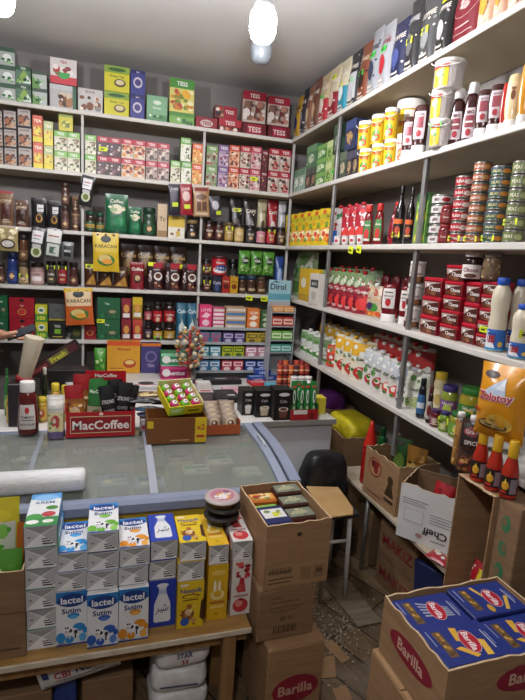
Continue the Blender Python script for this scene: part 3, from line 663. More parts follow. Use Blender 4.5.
B(2, 280, 288, 199, 'bgw', bg('#cfd0d2', '#7a7a80', wc='#3a3a40'), 'white coffee bag behind the tins', 'coffee_bag', 'coffee bag', back=.13)
# ------------------------------------------------------------------ back wall, fourth shelf
B(3, -4, 4, 262, 'dkj', goldjar('#4a3228', '#2a2422', '#6a4a3c'), 'dark coffee jar', 'coffee_jar', 'coffee jar')
B(3, 5.5, 17, 252, 'blj', goldjar('#23356e', '#1c2a5a', '#31468a', 'Café'), 'tall blue coffee jar', 'coffee_jar', 'coffee jar')
B(3, 17.5, 28, 262, 'tnj', goldjar('#9a8460', '#5a4a38', '#c4b088'), 'tan jar of instant coffee', 'coffee_jar', 'coffee jar', tags={(0, 0): (.5, .95, NEONY)})
B(3, 18, 28, 234, 'tnb', goldjar('#6a4630', '#2e2620', '#8a6a4a'), 'brown jar on the tan jar', 'coffee_jar', 'coffee jar', yb=261.5)
B(3, 29, 44, 263, 'pnj', b_bottle(JAR, '#a88a86', JARC, '#2a2222', (.1, .6, 1.2, '#c4a4a0', [('r', .2, .2, .8, .6, '#ece4e0'), ('t', 'Coffee', .5, .8, .16, '#7a4a4a')]), name='coffee_jar'), 'wide pinkish glass jar', 'coffee_jar', 'coffee jar', d=.09)
bj = lambda lab: b_bottle(STRAIGHT, '#1d1a1a', STRAIGHTC, '#141213', (.12, .7, 1.2, lab, [('t', 'Coffee', .5, .6, .22, '#e8e0d0', .6), ('r', .3, .2, .7, .32, '#c9b48a')]), name='coffee_jar')
B(3, 46, 55.5, 261, 'bj1', bj('#4a4238'), 'black coffee jar', 'coffee_jar', 'coffee jar', tags={(0, 0): (.5, 1.1, NEONY)})
B(3, 57, 67, 261.5, 'bj2', bj('#9a2a30'), 'black coffee jar with red label', 'coffee_jar', 'coffee jar', tags={(0, 0): (.5, 1.1, NEONY)})
B(3, 68.5, 78, 262, 'bj3', goldjar('#4a2a28', '#2a1a18', '#6a403a'), 'maroon coffee jar', 'coffee_jar', 'coffee jar')
tri = b_pouch('#4a2a1a', [('p', [(.0, .1), (.95, .1), (.75, .55)], '#b8883a'), ('p', [(.1, .12), (.6, .12), (.5, .3)], '#d8b060'), ('t', 'Classic', .4, .78, .12, '#e8d4a0', .7)], kind='pillow')
B(3, 84, 97, 262, 'tri', tri, 'brown coffee pack with gold swirl', 'coffee_pack', 'coffee', cols=1, tags={(0, 0): (.4, .85, NEONY)})
B(3, 97.5, 129, 266, 'tri', tri, 'short brown coffee pack with gold swirl', 'coffee_pack', 'coffee', cols=2)
mcp = b_pouch('#3a1418', [('r', 0, 0, .38, 1, '#2a1014'), ('t', 'Coffee', .2, .5, .11, '#f0e4dc', .7, PI/2), ('e', .68, .5, .26, .15, '#efe8e0'), ('e', .68, .52, .18, .09, '#5a3220'), ('r', .38, .8, 1, 1, '#a02030'), ('n', .4, .08, .95, .3, ['#7a3a24', '#c9a07a', '#4a2018'], 8, .08)], kind='brick')
B(3, 130, 145, 262, 'mcr', b_pouch('#8a1c26', [('t', 'Coffee', .5, .75, .12, '#f4ece4'), ('e', .5, .4, .3, .16, '#3a1a14'), ('e', .5, .42, .2, .1, '#d8b88a')], kind='brick'), 'red coffee pack with dark cup', 'coffee_pack', 'coffee')
B(3, 146.5, 198, 263, 'mcp', mcp, 'dark red coffee pack with white cup', 'coffee_pack', 'coffee', cols=3, tags={(0, 0): (.3, .93, NEONY), (1, 0): (.9, .9, NEONY)})
B(3, 120, 187, 245, 'gpo', b_pouch('#4a3222', [('e', .5, .5, .3, .2, '#8a6a3a'), ('t', 'Coffee', .5, .75, .12, '#c9a86a')], kind='stand'), 'dark gold coffee pouch at the back', 'coffee_pouch', 'coffee pouch', cols=4, back=.16)
B(3, 203, 211.5, 276, 'jst', bj('#5a2a24'), 'dark coffee jar under its twin', 'coffee_jar', 'coffee jar', tags={(0, 0): (.5, .9, NEONY)})
B(3, 203, 211.5, 259, 'jst', bj('#6a3a2a'), 'dark coffee jar piled on its twin', 'coffee_jar', 'coffee jar', yb=275.5, tags={(0, 0): (.5, .5, NEONY)})
B(3, 212.5, 221.5, 276, 'nvb', b_box('#1c2036', [('t', 'Cafe', .5, .6, .2, '#b8bcd0'), ('e', .5, .3, .25, .2, '#3a4a7a')]), 'navy coffee box under the red tin', 'coffee_box', 'coffee')
B(3, 212.5, 228, 255.5, 'rtn', b_bottle(STRAIGHT, '#b01f2c', STRAIGHTC, '#4a1a20', (.05, .8, 1.25, '#b8202e', [('e', .5, .3, .4, .2, '#f0ece8'), ('e', .6, .45, .35, .2, '#2a4a8a'), ('t', 'Cocoa', .5, .8, .16, '#f0ece8')]), name='cocoa_tin'), 'red tin with white swoosh', 'cocoa_tin', 'tin', yb=275.5, d=.09)
B(3, 222, 229.8, 276, 'rpk', b_box('#a82a20', [('t', 'Coffee', .5, .7, .1, '#f4d8a0'), ('e', .5, .4, .35, .16, '#5a1a14')]), 'narrow red coffee pack', 'coffee_pack', 'coffee')
B(3, 230.2, 238, 276.5, 'ypk', b_box('#c9981f', [('t', 'Coffee', .5, .7, .1, '#5a2a10'), ('e', .5, .4, .35, .16, '#7a3a14')]), 'narrow yellow coffee pack', 'coffee_pack', 'coffee')
bjn = lambda c, cap: b_bottle(GOLDJ, c, GOLDC, cap, (.08, .42, 1.2, c, [('r', .2, .3, .8, .7, '#c0a888')]), name='coffee_jar')
B(3, 239, 247, 276, 'bn1', bjn('#4a3020', '#23405a'), 'brown jar with blue cap', 'coffee_jar', 'coffee jar')
B(3, 247.5, 257, 276, 'bn1', bjn('#4a3020', '#23405a'), 'wider brown jar with blue cap', 'coffee_jar', 'coffee jar')
B(3, 257.5, 267, 277, 'bn2', bjn('#5a3a24', '#4a3a2a'), 'brown jar with brown cap', 'coffee_jar', 'coffee jar')
B(3, 229, 238.5, 258.5, 'bn3', bj('#46403c'), 'dark jar standing behind yellow pack', 'coffee_jar', 'coffee jar', back=.15)
grp = b_pouch('#5a9a3a', [('e', .5, .58, .32, .16, '#2a3a2a'), ('t', 'Cafe', .5, .58, .12, '#e8f0d8', .5), ('n', .05, .1, .95, .4, ['#8ac05a', '#3a7a2e', '#c4dc9a'], 10, .1)], kind='pillow')
B(3, 239.5, 276, 250.5, 'grp', grp, 'bright green pouch lying on the jars', 'coffee_pouch', 'coffee pouch', cols=3, yb=275)
B(3, 276.5, 285, 256, 'blp', b_pouch('#23468a', [('e', .5, .5, .3, .2, '#9ab4dc')], kind='stand'), 'blue pouch by the corner', 'coffee_pouch', 'coffee pouch')
# ------------------------------------------------------------------ back wall, fifth shelf
gbx = b_box('#1d5a38', [('r', 0, 0, 1, 1, '#20603c'), ('t', 'Tea', .42, .72, .1, '#dfe8d8', .6), ('e', .66, .32, .24, .14, '#4a4a3a'), ('e', .66, .34, .15, .08, '#9aa07a'), ('n', .1, .05, .9, .25, ['#2f7a4c', '#164a2c'], 6, .1)])
B(4, -5, 7.5, 295, 'gb0', gbx, 'green tea box with red seal', 'tea_box', 'tea box', tiers=2)
rbx = b_box('#7e0f1e', [('r', 0, 0, 1, 1, '#9a1426'), ('e', .5, .3, .17, .15, '#d8a83a'), ('e', .5, .3, .145, .128, '#9a1426'), ('e', .5, .3, .09, .08, '#c02a34'), ('p', [(.5, .96), (.38, .86), (.5, .76), (.62, .86)], '#1a1414'), ('t', 'TEA', .5, .6, .07, '#e8d8c0')])
B(4, 8.5, 34.5, 297.5, 'rbx', rbx, 'large red tea box with gold ring', 'tea_box', 'tea box', tiers=2, d=.09)
B(4, 35, 47.5, 304.5, 'ygb', b_box('#b9b62a', [('r', 0, 0, 1, 1, '#c4c22e'), ('r', 0, .0, 1, .45, '#4a8a3a'), ('e', .5, .68, .3, .18, '#eef0e4'), ('e', .5, .68, .2, .1, '#4a7a6a'), ('t', '100', .5, .22, .24, '#e8e83a')]), 'small yellow green tea box', 'tea_box', 'tea box', tiers=2)
B(4, 49, 66, 321, 'dgb', b_box('#1c1d1c', [('t', 'TEA', .5, .72, .14, '#d8d8d0', .5), ('r', .32, .3, .7, .56, '#7ab02e'), ('r', .2, .1, .8, .16, '#a89a3a')]), 'black tea box with green square', 'tea_box', 'tea box')
B(4, 48.5, 65, 303.5, 'ggb', b_box('#4a4c4a', [('r', 0, 0, 1, 1, '#565856'), ('t', 'TEA', .5, .6, .14, '#3a3c3a', .5), ('r', 0, 0, 1, .1, '#a89a3a')]), 'grey tea box resting on the black one', 'tea_box', 'tea box', yb=320.5)
B(4, 70, 83, 326, 'dbx', b_box('#22301f', [('e', .5, .5, .3, .3, '#5a5a2a')]), 'dark green box below the orange bag', 'tea_box', 'tea box')
B(4, 84, 96, 326, 'rbs', b_box('#8a1420', [('e', .5, .5, .28, .22, '#c9963a'), ('e', .5, .5, .22, .17, '#8a1420')]), 'small red box below the orange bag', 'tea_box', 'tea box')
B(4, 97, 120.5, 297.5, 'gbx', gbx, 'green tea box with grey cup', 'tea_box', 'tea box', tiers=2, tags={(0, 0): (.15, .9, NEONY)})
def smal(c, top): return b_box(c, [('r', 0, 0, 1, 1, c), ('r', 0, .65, 1, 1, top), ('e', .5, .5, .3, .2, '#d89a4a'), ('r', .15, .08, .85, .28, '#e8e4dc')])
B(4, 121.5, 131.5, 298, 'sm1', smal('#6a1a2a', '#8a2434'), 'small maroon tea box', 'tea_box', 'tea box', tiers=2)
B(4, 132.5, 142.5, 319, 'sm3', smal('#a8202c', '#c04a3a'), 'small red tea box', 'tea_box', 'tea box')
B(4, 132.5, 142.5, 297, 'sm2', smal('#a88a24', '#d8b82a'), 'small yellow tea box', 'tea_box', 'tea box', yb=318.5)
dj5 = lambda lab, cap='#191516': b_bottle(JAR, '#2e1c18', JARC, cap, (.12, .62, 1.25, lab, [('t', 'Coffee', .5, .62, .2, '#f0e8dc', .6), ('e', .5, .25, .18, .2, '#d8c0a0')]), name='coffee_jar')
B(4, 144.5, 152.5, 322.5, 'j5a', dj5('#4a3a4a'), 'dark jar beneath another', 'coffee_jar', 'coffee jar')
B(4, 144.5, 152.5, 305, 'j5b', dj5('#b04a5a'), 'dark jar with pink label, raised', 'coffee_jar', 'coffee jar', yb=322)
B(4, 153, 163, 325.5, 'j5c', dj5('#c9a030'), 'dark jar with yellow label', 'coffee_jar', 'coffee jar', tags={(0, 0): (.5, .1, NEONG)})
B(4, 153, 163, 302, 'j5d', dj5('#b8202c'), 'dark jar with red label, raised', 'coffee_jar', 'coffee jar', yb=325)
B(4, 163.8, 176, 325, 'j5e', dj5('#b8902c'), 'larger dark jar with gold label', 'coffee_jar', 'coffee jar', d=.085)
B(4, 163.8, 176, 302, 'j5f', dj5('#a81e28'), 'larger dark jar with red label, raised', 'coffee_jar', 'coffee jar', yb=324.5, d=.085)
B(4, 177, 198, 303, 'tl1', b_pouch('#2a6a84', [('e', .5, .35, .3, .14, '#e4ecec'), ('p', [(.2, .2), (.8, .2), (.5, .6)], '#e4ecec'), ('t', 'Cafe', .5, .78, .1, '#cfe4ec')], kind='stand'), 'teal and white pouch near the candy tree', 'coffee_pouch', 'coffee pouch', cols=2)
# packs hung from the shelf edges
def hang(px0, px1, py0, py1, key, builder, desc, cat='coffee pouch', tilt=0, place='', Yh=YB-.03, name='hanging_pouch'):
    xm = (px0+px1)/2; p = onY(xm, py1, Yh); w = onY(px1, py1, Yh).x-onY(px0, py1, Yh).x; h = onY(xm, py0, Yh).z-p.z
    o = make(key, builder, w, h, None); o.location = p; o.rotation_euler = (0, math.radians(tilt), 0)
    reg(o, desc, place, cat, 0, -p.x, 'the corner', name)
tape = [('r', .12, .56, .82, .9, '#dadada'), ('r', .2, .75, .7, .78, '#9a3a3a'), ('r', .2, .66, .62, .68, '#666666'), ('e', .5, .3, .34, .16, '#c9cfb0'), ('e', .5, .3, .22, .1, '#6a7a3a'), ('r', .2, .42, .75, .52, '#b9bcb8')]
hb = b_pouch('#1b1b1d', tape, d=.025, kind='pillow', hole=True)
edge3 = 'hanging below the second back shelf'; edge4 = 'hanging below the third back shelf'
hang(77.5, 91, 175, 206, 'hb', hb, 'black pack with white labels by the upright', place=edge3, tilt=9)
hang(27, 43, 227, 262, 'hb2', hb, 'black pack with olive picture', place=edge4, tilt=8)
hang(43.5, 60, 228, 258, 'hw', b_pouch('#39403c', [('r', .05, .52, .95, .95, '#dcdcd6'), ('r', .15, .72, .8, .76, '#a23a3a'), ('r', .12, .08, .9, .48, '#c9cfc8'), ('r', .3, .16, .7, .38, '#4a6a54')], d=.02, kind='pillow', hole=True), 'white and green pack tilted sideways', place=edge4, tilt=7)
hang(61, 73.5, 242, 260, 'hs', b_pouch('#5a5c5c', [('r', .2, .2, .8, .8, '#1f2122'), ('t', 'MINI', .5, .5, .2, '#d8d8d8', .5)], d=.02, kind='pillow'), 'small silver pack with black square', place=edge4, tilt=2)
gra = [('e', .5, .84, .2, .09, '#1a1a18'), ('t', 'KARACAN', .5, .66, .11, '#5a4a2a', .85), ('e', .5, .3, .34, .15, '#3f7a35'), ('e', .45, .34, .25, .1, '#d8c27a'), ('e', .55, .26, .2, .07, '#e8a040'), ('e', .2, .95, .05, .025, '#222222'), ('e', .5, .95, .05, .025, '#222222'), ('e', .8, .95, .05, .025, '#222222')]
hang(93, 119.5, 233, 271.5, 'hy', b_pouch('#d8b428', [('r', .02, .5, .98, .9, '#ddc24a')]+gra, d=.03, kind='pillow'), 'yellow spice bag with green picture', 'spice bag', tilt=-1, place=edge4)
hang(66, 94.5, 288, 325, 'ho', b_pouch('#c9602a', [('r', .04, .52, .96, .9, '#e4c9a0'), ('r', .0, .9, 1, 1, '#d8b428')]+gra, d=.03, kind='pillow', seed=4), 'orange spice bag with green picture', 'spice bag', tilt=-3, place='hanging below the fourth back shelf')
hang(168.5, 180.5, 184, 215.5, 'h1', b_pouch('#211f2a', [('r', .3, .28, .8, .42, '#cfe03a'), ('e', .5, .6, .3, .16, '#4a4658'), ('t', 'CAFE', .5, .84, .08, '#d0ccd8')], d=.025, kind='pillow'), 'black coffee pack', place=edge3, tilt=-2)
hang(180.5, 193, 184, 215, 'h2', b_pouch('#9a1f2a', [('r', .3, .2, .8, .34, '#cfe03a'), ('e', .5, .6, .32, .16, '#d8b8b0'), ('t', 'CAFE', .5, .84, .08, '#f0e0d8')], d=.025, kind='pillow'), 'red coffee pack', place=edge3, tilt=-4)
hang(193.5, 209.5, 187, 216.5, 'h3', b_pouch('#a8835a', [('r', .08, .86, .92, .97, '#7a2a2a'), ('r', .2, .2, .45, .5, '#5a3a28'), ('r', .55, .2, .82, .5, '#5a3a28'), ('e', .5, .66, .36, .1, '#6a4a34'), ('r', .1, .05, .9, .14, '#d8c8a8')], d=.025, kind='pillow'), 'tan coffee pack with brown squares', place=edge3, tilt=-3)
hang(210.5, 222, 196, 217, 'h4', b_pouch('#3a343c', [('e', .5, .55, .3, .22, '#b8b8c0'), ('r', .5, .1, .95, .28, '#cfe03a')], d=.025, kind='pillow'), 'grey pack with white oval', place=edge3, tilt=-8)
hang(-2, 18.5, 227, 251, 'h5', b_pouch('#a89868', [('e', .5, .3, .38, .2, '#3a2a20'), ('e', .5, .3, .3, .14, '#d8d4cc'), ('n', .05, .5, .95, .95, ['#d8ca98', '#8a7a48', '#efe6c0'], 12, .12)], d=.035, kind='pillow', rough=.2), 'gold foil bag with white oval', place=edge4, tilt=1)
# ------------------------------------------------------------------ side wall, top shelf
cb = lambda c, e, top=None, word='COFFEE', wc='#f0e8dc', kind='stand', panel=None: b_pouch(c, ([('r', 0, .5, 1, 1, top)] if top else [])+a_bag(word, wc, e, panel), kind=kind)
TS = lambda *a, **k: S(0, *a, **k)
tagY = lambda v=.6: {(0, 0): (.5, v, NEONY)}; tagG = lambda v=.55: {(0, 0): (.5, v, NEONG)}
NM = ('coffee_bag', 'coffee bag')
TS(293, 298.5, 96, 't1', cb('#c49a2c', '#2a3470', wc='#3a2a14'), 'yellow coffee bag', *NM)
TS(299, 304, 88, 't2', cb('#2a2830', '#8a8490'), 'narrow black coffee bag', *NM)
TS(304.5, 310, 85, 't3', cb('#8a5f48', '#d8c0a0'), 'tan brown coffee bag', *NM)
TS(310.5, 317, 77, 't4', cb('#6a4234', '#c9a888'), 'chestnut coffee bag', *NM)
TS(317.5, 326.5, 73, 't5', cb('#b02a38', '#e8d4c8', '#b8a884'), 'red coffee bag with beige top', *NM, tags=tagG(.55))
TS(327, 336.5, 65, 't6', cb('#8a1c2c', '#d8b8a8', '#c4b89c'), 'crimson coffee bag with cream top', *NM, tags=tagY(.8))
TS(337, 346, 58, 't7', cb('#2f8ca4', '#e0ecec', '#c9c0a4'), 'turquoise coffee bag', *NM, tags=tagY(.52))
TS(346.5, 356.5, 50, 't8', cb('#23222a', '#c8c8cc', panel='#c4c6c8'), 'black coffee bag with white panel', *NM, tags=tagG(.5))
TS(357, 367, 41, 't9', cb('#8a4a30', '#3a2a26', wc='#f4dcc0'), 'copper brown coffee bag', *NM, tags=tagG(.5))
TS(367.5, 377.5, 27, 't10', cb('#9da0a5', '#3a3e54', wc='#30343c'), 'silver coffee bag', *NM, tags=tagG(.62))
TS(378, 389, 21, 't11', cb('#a9abb0', '#b82c38', wc='#8a2a34'), 'silver coffee bag with red emblem', *NM, tags=tagG(.62))
TS(389.5, 404, 18, 't12', cb('#23284e', '#4a5690'), 'navy coffee bag', *NM)
TS(405.5, 418, -4, 't13', cb('#2a2a2c', '#6a6a6c', wc='#c9c9cc'), 'charcoal coffee bag with red edge', *NM, tags=tagY(.45))
TS(418.5, 435, -8, 't14', cb('#4a4b4c', '#8a8c8c'), 'dark grey coffee bag', *NM, tags=tagY(.5))
TS(435.5, 449, -14, 't15', cb('#1c1b1c', '#b0aeb0'), 'glossy black coffee bag', *NM, tags=tagY(.86))
TS(449.5, 477, -26, 't16', b_pouch('#7a1526', [('e', .5, .62, .44, .2, '#c8a8a4'), ('e', .5, .62, .425, .19, '#7a1526'), ('n', .3, .52, .7, .74, ['#d8c4c0', '#b89894'], 6, .1), ('r', .25, .3, .75, .32, '#d0b4b0'), ('r', .2, .2, .85, .215, '#b89894')], kind='stand'), 'large maroon coffee bag with round drawing', *NM, d=.09)
TS(478, 494, -40, 't17', cb('#d8b49a', '#c9962c', '#d4a84a', wc='#6a4a2a'), 'peach coffee bag', *NM)
TS(494.5, 508, -50, 't18', cb('#d8b49a', '#c9962c', '#d0a040', wc='#6a4a2a'), 'peach coffee bag with gold label', *NM)
TS(508.5, 527, -60, 't19', cb('#dcb8a4', '#c98a6a', wc='#6a4a2a'), 'pale pink coffee bag at the frame edge', *NM)
# ------------------------------------------------------------------ side wall, second shelf
bx = lambda c, c2, e: b_box(c, [('r', 0, 0, 1, 1, c), ('r', 0, .7, 1, 1, c2), ('e', .5, .42, .3, .2, e), ('n', .1, .08, .9, .6, [c2, e], 8, .08)], side_ops=[('r', .1, .1, .9, .5, c2)])
U = lambda *a, **k: S(1, *a, **k)
U(294, 304.5, 169, 'u1', bx('#9ab8a4', '#5a8a6a', '#e8f0e8'), 'pale mint tea box', 'tea_box', 'tea box', cols=2)
U(305, 315.8, 168, 'u2', bx('#2a2e2a', '#4a544a', '#9a7a5a'), 'dark tea box', 'tea_box', 'tea box', cols=2, tiers=1)
U(306.5, 316, 145.5, 'u3', bx('#4a7a54', '#6a9a6a', '#c4d8b8'), 'green tea box upon dark boxes', 'tea_box', 'tea box', yb=167.8)
U(317, 326, 145, 'u4', bx('#4f8a4a', '#7aae5a', '#d4e4c0'), 'leaf green tea box', 'tea_box', 'tea box', tiers=3)
U(326.5, 332.5, 141, 'u5', bx('#9ab86a', '#c4d494', '#5a8a3a'), 'light green tea box', 'tea_box', 'tea box', tiers=2)
U(333.5, 346, 153, 'u6', bx('#3a463a', '#5a6a54', '#b8a888'), 'dark olive tea box', 'tea_box', 'tea box', cols=2, tags={(0, 0): (.2, .4, NEONG)})
U(333.5, 341, 124, 'u7', bx('#2a3a30', '#3f5a48', '#8aa08a'), 'tall dark green tea box', 'tea_box', 'tea box', yb=152.5)
U(346.5, 358, 150, 'u8', bx('#2e2c34', '#4a4a5a', '#b09468'), 'charcoal tea box with tan window', 'tea_box', 'tea box', cols=2)
U(345.5, 355, 120, 'u9', bx('#2a3150', '#3a4a7a', '#b8945a'), 'navy and tan tea box on top', 'tea_box', 'tea box', yb=149.5)
ytub = b_tub('#e2b41e', [('r', 0, .0, 1, 1, '#e6bc22'), ('t', 'Mina', .5, .76, .2, '#b8382a', .5), ('e', .5, .34, .2, .24, '#4a9a3a'), ('e', .55, .26, .16, .16, '#d8481e'), ('e', .4, .2, .1, .12, '#f0e8c8'), ('n', .25, .05, .75, .55, ['#6ab04a', '#d85a2a', '#f4e4a0'], 10, .05)])
U(360, 396, 145, 'yt', ytub, 'yellow tub with white lid', 'plastic_tub', 'tub', cols=3, d=.1, fill=1.16)
U(359.5, 397, 116, 'yt', ytub, 'yellow tub with white lid stacked on another', 'plastic_tub', 'tub', cols=3, yb=144.5, d=.1, fill=1.16)
wtub = b_tub('#ece4d8', [('r', 0, 0, 1, 1, '#e8d8c4'), ('t', 'Minutka', .5, .8, .17, '#b8302a', .55), ('e', .5, .35, .22, .28, '#d8582e'), ('n', .2, .05, .8, .6, ['#e8b23a', '#5a9a3a', '#c8402a', '#f4e8d0'], 12, .06)])
U(396, 409, 135, 'wt', wtub, 'cream tub with red picture', 'plastic_tub', 'tub', d=.1)
U(396, 424, 101, 'wt2', b_tub('#e2b41e', [('r', 0, 0, .45, 1, '#e6c022'), ('r', .45, 0, 1, 1, '#ece2d4'), ('t', 'Minutka', .5, .8, .17, '#b8302a', .6), ('e', .55, .35, .2, .28, '#c89a2a'), ('n', .2, .05, .8, .6, ['#e8b23a', '#5a9a3a', '#f4e8d0'], 12, .06)]), 'large tub with white lid perched behind', 'plastic_tub', 'tub', back=.13, d=.14)
hon = b_tub('#e9e2dc', [('r', .12, .06, .55, .9, '#e8c428'), ('e', .3, .62, .1, .12, '#f0eee0'), ('e', .32, .3, .12, .2, '#d89a1e'), ('e', .38, .5, .06, .1, '#4a8a34'), ('r', .12, .8, .55, .95, '#c03a34'), ('r', .6, .2, .85, .8, '#ddd4d0')])
U(429.5, 451, 121, 'hon', hon, 'white and yellow honey tub', 'plastic_tub', 'tub', back=-.03, tags={(0, 0): (.35, .9, NEONG)})
U(430.5, 452.5, 91, 'hon', hon, 'white and yellow honey tub in the middle', 'plastic_tub', 'tub', yb=120.5, back=-.035)
U(434, 465, 63, 'hon2', hon, 'white and yellow honey tub on top of the pile', 'plastic_tub', 'tub', yb=90.5, back=-.045)
bbq = b_bottle(SQ, '#3a1a18', SQC, '#ece9e6', (.12, .6, .75, '#cfc2c6', [('r', .15, .35, .85, .75, '#8a3a44'), ('t', 'BBQ', .5, .85, .14, '#5a2028', .6), ('e', .5, .18, .2, .12, '#a8323a'), ('r', .25, .5, .75, .56, '#f0e4e0')]), sy=.52, name='sauce_bottle')
U(452, 466, 89, 'bq2', bbq, 'tall brown sauce bottle with white cap', 'sauce_bottle', 'sauce bottle', fill=1.15, back=.02)
U(466, 480, 83, 'bq2', bbq, 'taller brown sauce bottle with white cap', 'sauce_bottle', 'sauce bottle', fill=1.2, back=.05)
bqi = b_bottle(INV, '#42201c', INVC, '#eeece8', (.32, .86, .75, '#d4c8cc', [('r', .2, .4, .8, .8, '#9a4650'), ('t', 'SAUCE', .5, .88, .1, '#5a2028', .6), ('e', .5, .2, .2, .12, '#a8323a')]), sy=.55, name='squeeze_bottle')
U(404, 414.5, 117, 'bqj', bqi, 'short brown squeeze bottle by the cream tub', 'squeeze_bottle', 'sauce bottle', fill=1.35, back=.0)
U(415, 427, 105, 'bqj', bqi, 'brown squeeze bottle beside the white tubs', 'squeeze_bottle', 'sauce bottle', fill=1.35, back=.0)
U(479, 503, 87, 'bqi', bqi, 'upside down brown squeeze bottle', 'squeeze_bottle', 'sauce bottle', cols=2, fill=1.35, back=.02)
U(502, 508, 83, 'bqr', b_bottle(INV, '#b82a22', INVC, '#eeece8', None, sy=.65, name='squeeze_bottle'), 'narrow red squeeze bottle', 'squeeze_bottle', 'sauce bottle', d=.06)
U(508.5, 521, 74, 'bqm', b_bottle(INV, '#e6d4a4', INVC, '#eeece8', (.4, .85, .7, '#ead9b0', [('e', .5, .5, .2, .2, '#7a4a2a'), ('r', .3, .7, .7, .8, '#8a5a3a')]), sy=.65, name='squeeze_bottle'), 'cream mayonnaise squeeze bottle standing on its cap', 'squeeze_bottle', 'sauce bottle', fill=1.15)
U(521.5, 535, 62, 'bqo', b_bottle(INV, '#d8922a', INVC, '#eeece8', None, sy=.65, name='squeeze_bottle'), 'mustard orange squeeze bottle', 'squeeze_bottle', 'sauce bottle', d=.08)
# ------------------------------------------------------------------ side wall, third shelf
V = lambda *a, **k: S(2, *a, **k)
yp = b_pouch('#e2c52a', [('e', .5, .32, .38, .2, '#e8963a'), ('e', .45, .36, .24, .1, '#f4e8b0'), ('n', .08, .1, .92, .6, ['#6a9a34', '#d8482e', '#f4ecc0', '#e8b23a'], 14, .1), ('n', .05, .55, .95, .98, ['#d8a82a', '#8aa03a', '#f0e070', '#c85a2a'], 12, .09), ('r', .08, .72, .92, .86, '#b8b22c'), ('t', 'Soup', .5, .79, .1, '#3a6a2a')], d=.032, kind='stand')
V(288.5, 331.5, 211, 'yp', yp, 'yellow seasoning pouch', 'seasoning_pouch', 'pouch', cols=6, back=.068, turn=28, fill=1.25, d=.035)
V(332, 342, 207, 'wbp', b_pouch('#d8d4d2', [('r', .1, .1, .5, .4, '#2a6ac0'), ('n', .1, .4, .9, .9, ['#b82a34', '#e8e4e0', '#3a7a4a'], 10, .12)], kind='stand', cap='#c02a30', d=.034), 'white pouch with blue patch', 'sauce_pouch', 'pouch', back=.075, d=.04, turn=20, fill=.8)
rp = b_pouch('#b02434', [('n', .05, .3, .95, .9, ['#d8d0cc', '#8a1424', '#d84a4a', '#efe8e4'], 16, .12), ('e', .5, .3, .34, .16, '#d84038'), ('r', .1, .04, .9, .12, '#3a6a3a')], kind='stand', cap='#c02a30', d=.034)
V(342.5, 363, 205, 'rp', rp, 'red tomato paste pouch', 'sauce_pouch', 'pouch', cols=3, back=.085, turn=34, fill=1.1, d=.04)
V(333, 363, 235.5, 'cup', b_bottle([(.8, 0), (1, .8), (1, .86)], '#e9e6e2', [(1.05, .86), (1.05, .95), (1, 1)], '#d4d0cc', (.2, .75, 1.2, '#e9e6e2', [('e', .5, .5, .2, .3, '#b83a44')]), name='small_cup'), 'small white sauce cup', 'small_cup', 'cup', cols=4, d=.035, back=.012)
kg = b_bottle(SQ, '#7a1a1c', SQC, '#c42a24', (.1, .62, .8, '#3f7a3c', [('e', .5, .35, .3, .24, '#c42a2a'), ('t', 'Sauce', .5, .78, .14, '#f0e8d8', .7), ('r', .1, .02, .9, .12, '#e0d8cc')]), sy=.65, name='sauce_bottle')
V(363.5, 385, 204, 'kg', kg, 'ketchup bottle with green label', 'sauce_bottle', 'sauce bottle', cols=2)
V(386.5, 393.5, 204, 'kr', b_pouch('#8a1626', [('n', .1, .1, .9, .9, ['#b83a44', '#5a0f1a', '#d8c0b8'], 12, .12)], kind='stand', cap='#c42a24'), 'dark red sauce pouch', 'sauce_pouch', 'pouch')
bs = b_bottle(WINE, '#171011', WINEC, '#14100f', (.1, .45, 1.1, '#241a1a', [('r', .1, .72, .9, .95, '#d8682a'), ('e', .5, .4, .25, .2, '#b8482a'), ('r', .2, .1, .8, .2, '#c9a86a')]), name='soy_bottle')
V(396.5, 407, 185, 'bs', bs, 'dark soy sauce bottle', 'soy_bottle', 'sauce bottle', cols=1, tags={(0, 0): (.3, .2, NEONY)})
V(407.5, 416.5, 187, 'bs', bs, 'second dark soy sauce bottle', 'soy_bottle', 'sauce bottle')
V(416.5, 428, 193, 'lem', b_box('#4a7a3a', [('r', 0, 0, 1, 1, '#6f9a3c'), ('e', .5, .55, .42, .14, '#ead83a'), ('e', .5, .12, .42, .12, '#ead83a'), ('r', 0, .85, 1, 1, '#2f5a34'), ('t', 'Lemon', .5, .75, .07, '#f0f0d8')], side_ops=[('e', .5, .5, .3, .14, '#ead83a')]), 'tall green lemon carton', 'lemon_carton', 'carton')
can = lambda c, e, w='FISH', wc='#f0e8dc', b=None: b_can(c, ([('r', 0, .65, 1, 1, b)] if b else [])+[('e', .72, .45, .16, .3, e), ('t', w, .36, .5, .36, wc, .45)])
V(431, 452, 195.5, 'cw', can('#d6d2ce', '#a82a34', 'BEEF', '#5a2a2e'), 'white tin can', 'tin_can', 'tin can', tiers=5, d=.1, tags={})
V(440, 454, 205.5, 'cr0', b_bottle(JAR, '#6a1c1e', JARC, '#8a2024', (.1, .62, 1.2, '#7a2426', [('t', 'Paste', .5, .5, .2, '#e8c8b8')]), name='paste_jar'), 'small dark red paste jar', 'paste_jar', 'jar', tiers=2, d=.05, back=.012)
V(455, 473, 177, 'cr', can('#a81e2e', '#e2d6cc', 'TUNA'), 'red tin can', 'tin_can', 'tin can', tiers=6, d=.09, fill=1.02, tags={(0, 0): (.35, .5, NEONY)})
V(473.5, 490, 163, 'co', can('#b0603a', '#d89a5a', 'SALMON'), 'copper orange tin can', 'tin_can', 'tin can', tiers=8, fill=1.03, d=.09, tags={(0, 0): (.35, .5, NEONY)})
